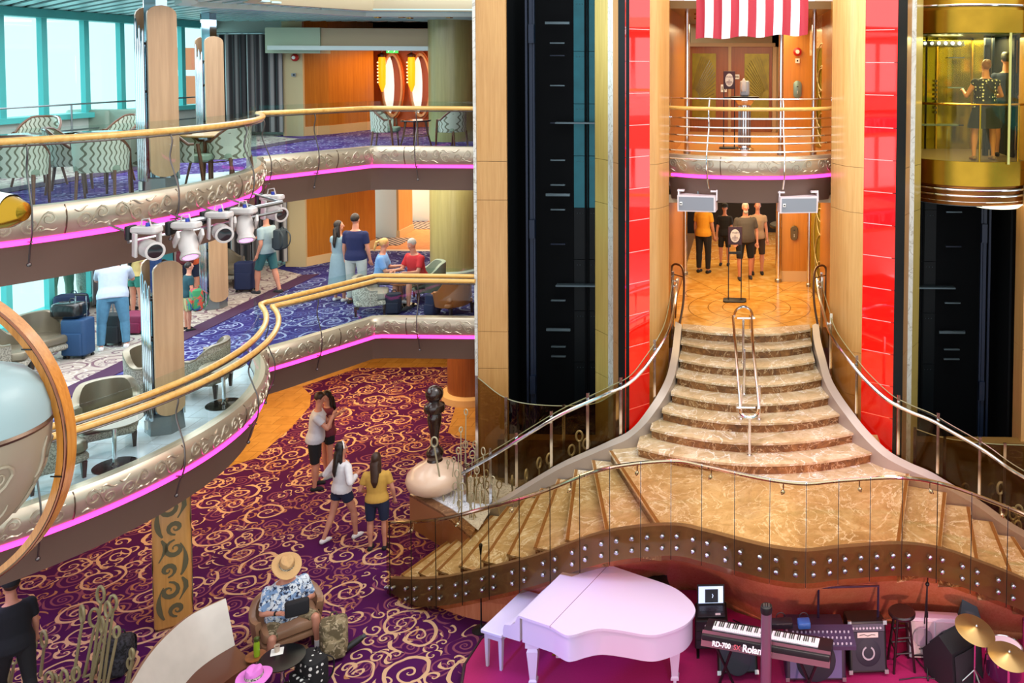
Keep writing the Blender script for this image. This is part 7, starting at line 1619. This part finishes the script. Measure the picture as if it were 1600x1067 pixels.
# curtains ---------------------------------------------------------
cur = NT('striped_curtain'); sp_ = cur.n('SeparateXYZ', i_0=cur.coord('Object')); v_ = cur.ma('ADD', cur.ma('SINE', cur.ma('MULTIPLY', sp_.outputs[0], 61)), cur.ma('SINE', cur.ma('MULTIPLY', sp_.outputs[0], 23))); cur.set(cur.b.inputs['Base Color'], cur.ramp(cur.ma('ADD', cur.ma('MULTIPLY', v_, .25), .5), [(.2, '#1a1a1e'), (.55, '#4f4d50'), (.85, '#a8a7a6')])); cur.b.inputs['Roughness'].default_value = .8; cur = cur.m
def curtain(label, a, b, z0, z1):
    d = Vector((b[0]-a[0], b[1]-a[1])); L_ = d.length; rz = atan2(d.y, d.x); o_ = M(); n = int(L_/.025); rows = []
    for k in range(n+1): x = L_*k/n; y = .05*sin(x*34)+.02*sin(x*13+1); rows.append([(x, y, 0), (x, y, z1-z0), (x, y+.012, z1-z0), (x, y+.012, 0)])
    o_.loft(rows); t = thing('curtain', label, 'curtain', (a[0], a[1], z0), rz); o_.obj('pleated_cloth', cur, t)
    m = M(); m.tube([(-.05, 0, z1-z0+.03), (L_+.05, 0, z1-z0+.03)], .02, 8); m.obj('curtain_rail', steel, t)
curtain('dark striped curtain in the corner of the upper deck', pa(336, 20.75, 100), pa(440, 20.6, 100), ZU+.1, 8.8)
curtain('dark striped curtain in the corner of the lower deck behind the walking person', pa(345, 20.75, 380), pa(448, 20.6, 380), ZM+.15, 5.7)
curtain('dark grey curtain drawn along the lower windows behind the white t-shirt', (-13.0, 16.9), (-13.0, 20.6), ZM+.1, 5.6)
# balcony spotlights -----------------------------------------------
wl = P('fixture_white', '#c9c2be', .35); pk = P('pink_lens', '#ff8be6', .3, emit='#f08cff', es=1.6); dlens = P('dark_lens', '#2a2226', .1)
m = M(); q = [W(x, y, 6.2) for x, y in ((200, 362), (250, 352), (300, 345), (350, 335), (400, 324), (440, 316))]; m.tube(q, .03, 8); m.tube([v+Vector((0, 0, -.12)) for v in q], .02, 6)
for v in q: m.tube([v, v+Vector((-.45, .1, .1))], .015, 6)
o = m.obj('lighting_bar', steel, None, world=tuple(q[2])); o.location = q[2]; tag(o, 'steel lighting bar carrying the white spotlights under the upper balcony', 'light bar')
def movinghead(label, px, py, tgt, pink, sc=1.0):
    c = W(px, py, 6.02); t = thing('stage_spotlight', label, 'spotlight', c); t.scale = (.82,)*3; d = (Vector(tgt)-c).normalized()
    s = d.cross(Vector((0, 0, 1))).normalized(); u = s.cross(d).normalized(); mm = Matrix((s, d, u)).transposed().to_4x4()
    m = M(); m.lathe([(.05, -.2), (.1, -.17), (.12, -.08), (.125, .05), (.105, .12), (.115, .16), (.12, .2), (.1, .21)], (0, 0, 0), 24, 'Y'); m.xf(mm); m.obj('lamp_head', wl, t)
    m = M(); m.lathe([(.085, .205), (.095, .215), (.03, .222), (.001, .222)], (0, 0, 0), 24, 'Y'); m.xf(mm); m.obj('lens', pk if pink else dlens, t)
    m = M(); m.lathe([(.12, .17), (.13, .19), (.128, .22), (.1, .225), (.095, .215)], (0, 0, 0), 24, 'Y'); m.xf(mm); m.obj('lens_ring', wl, t)
    for sx in (-1, 1): m = M(); m.rbox((sx*.15, -.05, .06), (.04, .12, .34), .03); m.xf(mm); m.obj('yoke_arm', wl, t)
    m = M(); m.rbox((-.02, 0, .26), (.38, .2, .1), .05); m.obj('base_box', wl, t); m = M(); m.rbox((-.24, 0, .22), (.08, .19, .2), .03); m.obj('black_end_plate', black, t)
    m = M(); m.tube([(-.1, 0, .3), (-.08, 0, .4), (.02, 0, .42), (.05, 0, .3)], .01, 6); m.obj('cable_loop', wl, t); m = M(); m.cyl((0, 0, .3), (0, 0, .36), .03, n=10); m.obj('blue_connector', P('connector_blue', '#2b3fa8', .4), t)
movinghead('largest white spotlight, leftmost under the upper balcony', 232, 388, (3, 3, 5.2), False); movinghead('second white spotlight from the left with a pink glowing lens', 294, 380, (-4.6, 8, 2), True)
movinghead('middle white spotlight with dark lens under the upper balcony', 345, 362, (1, 3, 5.2), False); movinghead('fourth white spotlight from the left with a pink glowing lens', 383, 355, (-5, 9, 2), True); movinghead('rightmost white spotlight under the upper balcony in front of the walking person', 427, 332, (2, 8, 5), False)
# ================================================================== lift car, speakers, signs, flag, near-left fittings
cc = (4.22, 16.35); Rc = 1.28
t = thing('lift_car', 'gold panoramic lift car with curved glass front carrying two people', 'lift car', (cc[0], cc[1], 5.6), world=True)
def arcp(r, a0=-172, a1=-8, n=28, c=cc): return [(c[0]+r*cos(R(a0+(a1-a0)*k/n)), c[1]+r*.98*sin(R(a0+(a1-a0)*k/n))) for k in range(n+1)]
def band(name, r, z0, z1, mt, th=.04):
    m = M(); m.loft([[(p[0], p[1], z0), (p[0], p[1], z1), (q[0], q[1], z1), (q[0], q[1], z0)] for p, q in zip(arcp(r), arcp(r-th))]); m.obj(name, mt, t)
ZF = 6.46
band('lower_gold_band', Rc, ZF-.43, ZF, gold); band('upper_gold_band', Rc, 8.72, 9.12, gold)
gg = glass('gold_tint_glass', '#f8f2c8', .015, .12)
band('curved_glass', Rc-.02, ZF, 8.72, gg, .01)
for i, (z, r, rr) in enumerate(((ZF-.5, Rc+.0, .022), (ZF-.61, Rc-.03, .022), (ZF-.72, Rc-.08, .022), (9.2, Rc-.02, .025))):
    m = M(); m.tube([(p[0], p[1], z) for p in arcp(r)], rr, 8); m.obj('chrome_ring', chrome, t)
band('lower_bronze_skirt', Rc-.06, ZF-.78, ZF-.43, P('copper_skirt', '#7a4a20', .25, .9)); band('top_skirt', Rc-.08, 9.12, 9.4, golds)
m = M(); m.prism(arcp(Rc-.1)+[(cc[0]+1.1, 17.4), (cc[0]-1.1, 17.4)], ZF-.8, ZF-.76); m.obj('underside', P('steel_underside', '#5a6468', .4, .5), t, smooth=False)
m = M(); m.lathe([(.0, 0), (.4, 0), (.46, .05), (.0, .06)], (cc[0]+.3, cc[1]-.85, ZF-.83), 30); m.obj('round_light', P('lamp_cream', '#fff0cc', .4, emit='#fff0c8', es=1.2), t)
m = M(); m.prism(arcp(Rc-.05)+[(cc[0]+1.2, 17.5), (cc[0]-1.2, 17.5)], ZF-.04, ZF); m.obj('floor', P('cab_floor', '#5a4a3a', .4), t, smooth=False)
m = M(); m.prism(arcp(Rc-.05)+[(cc[0]+1.2, 17.5), (cc[0]-1.2, 17.5)], 8.7, 8.74); m.obj('ceiling', P('cab_ceiling', '#5a6a3a', .3, .5), t, smooth=False)
cabw = P('cab_gold_mirror', '#9a8a2a', .12, .8, noise=.25, nscale=2)
for i, (x0, y0, x1, y1) in enumerate(((-1.22, 16.4, -1.18, 17.4), (-1.18, 17.4, -.35, 17.5), (-.33, 17.5, .35, 17.5), (.37, 17.5, 1.2, 17.4))):
    m = M(); m.sweep([(cc[0]+x1, y1), (cc[0]+x0, y0)][::-1], [(0, ZF), (0, 8.7), (-.03, 8.7), (-.03, ZF)]); m.obj('gold_wall_panel', cabw, t, smooth=False)
    m = M(); m.box((cc[0]+x1, y1-.03, 7.55), (.03, .03, 2.2)); m.obj('wall_trim', golds, t, smooth=False)
m = M(); m.tube([(p[0], p[1], 7.46) for p in arcp(Rc-.06)], .022, 8); m.obj('brass_rail', gold, t)
for a in (-150, -95, -60): m = M(); x, y = cc[0]+(Rc-.06)*cos(R(a)), cc[1]+(Rc-.06)*sin(R(a)); m.cyl((x, y, ZF), (x, y, 7.46), .02, n=8); m.obj('rail_post', gold, t)
for a in (-171, -72): x, y = cc[0]+Rc*cos(R(a)), cc[1]+Rc*sin(R(a)); m = M(); m.box((x, y, 7.57), (.04, .03, 2.3)); m.obj('glass_mullion', P('mullion_gold', '#b9b56a', .3, .6), t, smooth=False)
m = M(); m.box((cc[0]-.5, 16.7, 8.56), (.85, .5, .1)); m.obj('display_box', black, t, smooth=False)
m = M()
for k in range(6): m.ball((cc[0]-.82+k*.13, 16.42, 8.56), .035, 8, 5)
explode(m, 'display_light', P('display_blue', '#b8c8ff', .3, emit='#b9c6ff', es=2), t)
m = M()
for k in range(8): m.box((cc[0]-.38, 17.42, 7.2+k*.09), (.05, .02, .05))
explode(m, 'lift_button', P('button_dark', '#2c2614', .4), t)
sp = cc[0]-.0
pol = pattern('polka_dot_top', '#101522', '#dfe2e0', 17, 'dots')
bx, by = B(1537, 250, 15.6), 0
human('person with tied auburn hair, polka-dot top and navy skirt in the gold lift car', (B(1538, 250, 15.5).x, 15.5, ZF), R(12), 1.76, skin=skinC, shirt=pol, sleeve=0, skirt=(fab('navy_skirt', '#1b2438'), .34), hair=P('auburn_hair', '#8a5a34', .5, noise=.3, nscale=60), hstyle='bun', shoes=P('sandal', '#8a6a50', .6), wd=1.25, belly=.03, arms={'R': ((.5, .25, -.8), (-.3, .6, -.1)), 'L': ((-.35, .35, -.8), (.2, .9, .3))}, legs={'R': ((.1, .05, -1), (.02, -.05, -1)), 'L': ((-.16, .05, -1), (-.05, -.05, -1))})
human('person in a navy t-shirt and grey cap standing behind the polka-dot top in the lift', (B(1566, 240, 16.25).x, 16.1, ZF), R(-10), 1.88, skin=skinC, shirt=navyf, sleeve=.7, bottom=fab('grey_shorts', '#4a4e58'), leg=.9, hair=hairD, hat=('cap', fab('grey_cap', '#8e9494')), shoes=blackf, wd=1.15, arms={'R': ((.55, -.05, -.8), (-.3, .5, -.3))})
area('lift_car_lamp', (cc[0], 16.5, 8.66), 1.2, 110, (1, .95, .8), size_y=.9)
# white loudspeakers under the centre balcony
def wspeaker(label, px, py, rz):
    c = B(px, py, 15.35); t = thing('hanging_loudspeaker', label, 'loudspeaker', c, rz)
    m = M(); m.slab([(-.34, -.16, .14), (.34, -.16, .14), (.34, -.13, -.15), (-.34, -.13, -.15)], (0, 1, 0), .3); m.obj('cabinet', P('speaker_white2', '#e4d9dc', .4), t, smooth=False)
    m = M(); m.slab([(-.31, -.172, .115), (.31, -.172, .115), (.31, -.145, -.125), (-.31, -.145, -.125)], (0, 1, 0), .02); m.obj('grey_grille', P('grille_grey', '#8b929c', .6), t, smooth=False)
    m = M(); m.rbox((-.27, -.18, -.0), (.05, .012, .06), .005); m.obj('badge', whp, t); m = M(); m.box((-.27, -.188, 0), (.03, .006, .02)); m.obj('badge_mark', black, t, smooth=False)
    for sx in (-1, 1): m = M(); m.slab([(sx*.345, -.1, .05), (sx*.345, .08, .05), (sx*.345, .06, .2), (sx*.345, -.06, .24)], (1, 0, 0), .02); m.box((sx*.3, 0, .21), (.12, .1, .03)); m.obj('side_bracket', P('speaker_white2', '#e4d9dc', .4), t, smooth=False)
    m = M(); m.tube([(0, .05, .14), (0, .1, .4)], .02, 6); m.obj('hanger', steel, t)
wspeaker('left white loudspeaker with grey grille hanging under the centre balcony', 1090, 316, R(-6)); wspeaker('right white loudspeaker with grey grille hanging under the centre balcony', 1246, 318, R(8))
# intercom plates, switches, alarms
def plate(label, px, py, b, col, w_=.17, h_=.34):
    c = B(px, py, b); t = thing('intercom_plate', label, 'intercom', (c.x, b+.002, c.z)); P_ = []
    def stad(f, y): return [(w_/2*f*cos(2*pi*k/28), y, (h_/2-w_/2)*(1 if sin(2*pi*k/28) >= 0 else -1)+w_/2*f*sin(2*pi*k/28)) for k in range(28)]
    m = M(); m.loft([stad(1, 0), stad(1, -.015), stad(.9, -.022)]); m.obj('plate', P('pl'+col, col, .35, .5), t)
    for z in (-.08, -.04): m = M(); m.ball((0, -.022, z), .012, 8, 5); m.obj('button', whp, t)
    m = M(); m.box((0, -.024, .07), (.04, .004, .02)); m.obj('speaker_slot', black, t, smooth=False)
plate('bronze intercom plate on the left wood pier of the mid landing', 1050, 364, 20.3, '#6c5a3c'); plate('bronze intercom plate on the right wood pier of the mid landing', 1241, 364, 19.7, '#6c5a3c')
plate('pale green intercom plate on the left wood pier of the upper lobby', 1052, 142, 20.85, '#7f9a94', .18, .42); plate('grey-green intercom plate on the right wood pier of the upper lobby', 1246, 140, 20.5, '#7f9a94', .2, .42)
def wplate(label, px, py, b, sz=.09, red_=False, nm='wall_switch', cat='switch'):
    c = B(px, py, b); t = thing(nm, label, cat, (c.x, b+.001, c.z)); m = M(); m.box((0, -.008, 0), (sz, .016, sz*1.1)); m.obj('plate', redp if red_ else whp, t, smooth=False); m = M(); m.box((0, -.02, 0), (sz*.35, .01, sz*.4)); m.obj('button', black if not red_ else whp, t, smooth=False)
wplate('upper white switch on the left pier of the upper lobby', 1057, 86, 20.85); wplate('lower left white switch beside the left pillar of the upper lobby', 1050, 100, 20.85); wplate('lower right white switch on the left pier of the upper lobby', 1062, 100, 20.85)
wplate('small red call point on the left pier of the upper lobby', 1052, 113, 20.85, .09, True, 'call_point', 'call point'); wplate('small red call point above the left intercom of the mid landing', 1049, 331, 20.3, .09, True, 'call_point', 'call point')
wplate('white switch below the round red alarm in the upper lobby', 1246, 95, 20.5, .1)
small('fire_alarm', 'round red fire alarm bell on the right pier of the upper lobby', 'alarm', B(1246, 81, 20.5), [('bell', redp, lambda m: m.lathe([(.1, 0), (.1, -.03), (.07, -.05), (.01, -.07)], (0, 0, 0), 20, 'Y')), ('label', whp, lambda m: m.lathe([(.05, -.05), (.045, -.08), (.005, -.082)], (0, 0, 0), 16, 'Y'))])
# notice stands
def notice(label, p, H, w_=.28, flat=True):
    t = thing('notice_stand', label, 'notice stand', p)
    m = M(); m.rbox((0, 0, .015), (w_*1.75, .3, .03), .06); m.obj('base', black, t)
    for sx in (-1, 1): m = M(); m.box((sx*w_*.48, 0, H*.5), (.022, .022, H)); m.obj('upright', black, t, smooth=False)
    m = M(); m.box((0, 0, H*.66), (w_, .02, .05)); m.obj('cross_bar', black, t, smooth=False)
    m = M(); m.rbox((0, -.015, H-.16), (w_*1.05, .02, .38), .01, rx=0); m.obj('frame_panel', P('notice_maroon', '#3a1a28', .4), t)
    m = M(); m.loft([[(w_*.36*cos(2*pi*k/24), y, H-.16+.14*sin(2*pi*k/24)*1.0) for k in range(24)] for y in (-.026, -.032)]); m.obj('white_card', P('card_white', '#e8e6e6', .5), t)
    tx = text('WASH', .05, t, (-.07, -.034, H-.11), R(90), P('ink_maroon', '#5a1a2a', .5), 'card_text', .001)
    m = M()
    for k, w2 in enumerate((.04, .12, .14, .06)): m.box((0, -.034, H-.16-k*.03), (w2, .003, .008))
    o = m.obj('small_print', P('ink_maroon', '#5a1a2a', .5), t, smooth=False); o['kind'] = 'stuff'
p = W(1148, 470, ZM); notice('black notice stand with white card in the middle of the mid landing', p, 1.55)
p = W(1139, 232, ZU); notice('black notice stand with white card beside the chrome pedestal on the upper lobby', p, 1.62, .24)
p = W(1163, 236, ZU); t = thing('chrome_pedestal', 'fluted chrome pedestal holding the hand sanitiser on the upper lobby', 'pedestal', p)
m = M(); m.lathe([(.2, 0), (.2, .05), (.14, .08), (.13, .12), (.13, .95), (.17, 1.0), (.2, 1.05), (.2, 1.1), (0, 1.1)], (0, 0, 0), 20); m.obj('column', chrome, t, smooth=False)
m = M(); m.lathe([(0, 1.1), (.3, 1.1), (.3, 1.13), (0, 1.13)], (0, 0, 0), 28); m.obj('black_top', black, t)
for k in range(7): a = -pi/2+(k-3)*.35; m = M(); m.cyl((.135*cos(a), .135*sin(a), .12), (.135*cos(a), .135*sin(a), .94), .016, n=6); m.obj('flute', steel, t)
t = thing('sanitiser_dispenser', 'white hand sanitiser dispenser standing on the chrome pedestal', 'dispenser', (p.x, p.y, ZU+1.135)); m = M(); m.rbox((0, 0, .16), (.2, .16, .32), .05); m.obj('body', P('dispenser_grey', '#b9bfc4', .3), t); m = M(); m.lathe([(.05, .1), (.06, .2), (.05, .3), (.02, .36), (0, .38)], (-.02, -.08, 0), 14); m.obj('bottle', whp, t)
for px, py, w_, h_, lab in ((1131, 138, .16, .2, 'small white notice taped on the left lobby door'), (1150, 120, .18, .12, 'small white notice above the framed card on the right lobby door')):
    c = B(px, py, DB-.03); t = thing('paper_notice', lab, 'notice', (c.x, DB-.005, c.z)); m = M(); m.box((0, -.003, 0), (w_, .006, h_)); m.obj('sheet', whp, t, smooth=False); m = M()
    for q in (-1, 0, 1): m.box((q*w_*.28, -.008, 0), (w_*.14, .003, h_*.5))
    o = m.obj('printed_marks', P('ink_grey', '#4a4038', .5), t, smooth=False); o['kind'] = 'stuff'
# flag
bF = 15.3; x0, x1 = B(1087, 55, bF).x, B(1262, 55, bF).x; zb0, zb1 = B(1087, 61, bF).z, B(1262, 54, bF).z; Wf = x1-x0
t = thing('flag', 'large red and white striped flag hanging over the centre balcony', 'flag', ((x0+x1)/2, bF, zb0), world=True)
redf = P('flag_red', '#a00c28', .55, sheen=.3); whf = P('flag_white', '#ececf2', .55, sheen=.3); zt_ = 10.9
def fy(u, v): return bF+.035*sin(u*38+v*2)+.02*sin(u*17-v*5)
for i in range(13):
    m = M(); rows = []
    for a in range(7):
        u = (i+a/6)/13; x = x0+Wf*u; zb_ = zb0+(zb1-zb0)*u+.02*sin(u*19); top = zt_
        rows.append([(x+.01*sin(v*7), fy(u, v), zb_+(top-zb_)*v) for v in [k/14 for k in range(15)]])
    m.loft(rows, closed=False)
    back = [[(p[0], p[1]+.006, p[2]) for p in r_] for r_ in rows]; m.loft(back, closed=False)
    m.obj('red_stripe' if i % 2 == 0 else 'white_stripe', redf if i % 2 == 0 else whf, t)
m = M(); m.tube([(x0-.1, bF, zt_+.03), (x1+.1, bF, zt_+.03)], .03, 8); m.obj('flag_pole', steel, t)
# near left fittings ------------------------------------------------
bN = 6.2; cN = B(-136, 684, bN); t = thing('bronze_hoop', 'large flat bronze and wood hoop rising at the left picture edge', 'hoop', cN)
Rn = (B(110, 684, bN).x-cN.x); m = M(); m2 = M(); r1 = []; r2 = []
for k in range(73):
    a = R(-100+200*k/72); wv = .035+.02*cos(a*1.0)
    r1.append([((Rn-wv)*cos(a), -.06, (Rn-wv)*1.02*sin(a)), (Rn*cos(a), -.06, Rn*1.02*sin(a)), (Rn*cos(a), .06, Rn*1.02*sin(a)), ((Rn-wv)*cos(a), .06, (Rn-wv)*1.02*sin(a))])
m.loft(r1); m.obj('wood_band', wood('hoop_wood', '#a9661f', '#cf8a3a', 'Z', 1.5, .25, .6), t)
m = M(); m.tube([((Rn+.006)*cos(R(a)), -.055, (Rn+.006)*1.02*sin(R(a))) for a in range(-100, 101, 4)], .012, 8); m.obj('bronze_edge', P('bronze_edge', '#8a5a44', .2, .9), t)
for a in (-12, 36): m = M(); m.tube([((Rn-.08)*cos(R(a)), -.065, Rn*sin(R(a))), ((Rn+.01)*cos(R(a)), -.065, Rn*sin(R(a)))], .006, 5); m.obj('band_joint', black, t)
bU = 5.9; cU = B(-62, 672, bU); t = thing('cream_urn', 'cream domed urn with scroll relief cut off by the left picture edge', 'urn', cU)
rU = B(52, 672, bU).x-cU.x
m = M(); m.lathe([(rU, 0), (rU*.985, .12), (rU*.9, .26), (rU*.72, .36), (rU*.4, .43), (0, .45)], (0, 0, 0), 56); m.obj('dome_lid', P('pale_dome', '#93aaac', .4, coat=.1), t)
m = M(); m.lathe([(rU, -.02), (rU+.012, .0), (rU, .02)], (0, 0, 0), 56); m.obj('rim', bronze, t)
prU = [(rU*.99, -.02), (rU*.97, -.15), (rU*.88, -.35), (rU*.7, -.55), (rU*.5, -.68), (rU*.3, -.78), (rU*.1, -.82)]
m = M(); m.lathe(prU, (0, 0, 0), 56); m.obj('bowl', P('champagne_bowl', '#a2957f', .4, .3), t)
def ru(v):
    for (a, za), (b, zb) in zip(prU, prU[1:]):
        if za >= v >= zb: return a+(b-a)*(za-v)/(za-zb)
    return prU[-1][0]
for k in range(6):
    m = M(); a0 = -1.57+k*1.05
    on_surface(m, [[(y, x) for x, y in ln] for ln in motif(.7, .4, k)], lambda s_, v: Vector(((ru(v)+.003)*cos(a0+s_/rU), (ru(v)+.003)*sin(a0+s_/rU), v)), 0, -.42, .014); m.obj('scroll_relief', P('champagne_bowl', '#a2957f', .4, .3), t)
bL = 5.6; cL = B(-28, 330, bL); t = thing('gilded_capsule', 'rounded white and gold capsule end poking in at the left edge below the upper rail', 'ornament', cL); rL = .125
m = M(); m.lathe([(.001, .30), (rL*.5, .28), (rL*.85, .2), (rL, .06), (rL*1.02, -.1), (rL, -.5)], (0, 0, 0), 32, 'X'); 
m.obj('gold_body', gold, t)
m = M(); m.lathe([(rL*.86, .2), (rL*1.02, .08), (rL*1.03, -.5)], (0, 0, .006), 32, 'X', pi, 0); m.obj('white_cap', P('ivory_gloss', '#e8e6da', .15, coat=.6), t)
m = M(); m.tube([(-.1, 0, 0), (-.5, .05, .05)], .04, 10); m.obj('arm', steel, t)
# downlights in the visible ceilings
for i, (px, py) in enumerate(((590, 10), (640, 11), (702, 10), (628, 27), (698, 26), (504, 3))):
    c = W(px, py, CEU-.03) if py > 12 else W(px, py, CEU+.2); t = thing('ceiling_downlight', ['small downlight in the cream ceiling edge above the straight balcony, left one', 'small downlight in the cream ceiling edge above the straight balcony, middle one', 'small downlight in the cream ceiling edge nearest the lift pillar', 'downlight in the slatted ceiling above the corridor beam, left one', 'downlight in the slatted ceiling above the corridor beam, right one', 'downlight at the top edge above the upper wood wall'][i], 'downlight', (c.x, c.y, CEU-.03))
    m = M(); m.lathe([(.05, 0), (.07, -.01), (.075, .01)], (0, 0, 0), 18); m.obj('ring', gold, t); m = M(); m.lathe([(0, -.004), (.05, -.004), (.05, .004), (0, .004)], (0, 0, 0), 18); m.obj('lamp', P('warm_lamp', '#fff2d0', .4, emit='#fff0c8', es=4), t)
for i, (x, b) in enumerate(((-1.0, 18.2), (-.6, 19.4), (-1.1, 19.9), (1.2, 18.2))):
    t = thing('ceiling_downlight', ['downlight in the bronze ceiling left of the flag, nearest', 'downlight in the bronze ceiling left of the flag, second', 'downlight in the bronze ceiling left of the flag, farthest', 'downlight in the bronze ceiling right of the flag'][i], 'downlight', (x, b, 9.19)); m = M(); m.lathe([(.05, 0), (.07, -.01), (.075, .01)], (0, 0, 0), 18); m.obj('ring', gold, t); m = M(); m.lathe([(0, -.004), (.05, -.004), (.05, .004), (0, .004)], (0, 0, 0), 18); m.obj('lamp', P('warm_lamp', '#fff2d0', .4, emit='#fff0c8', es=4), t)
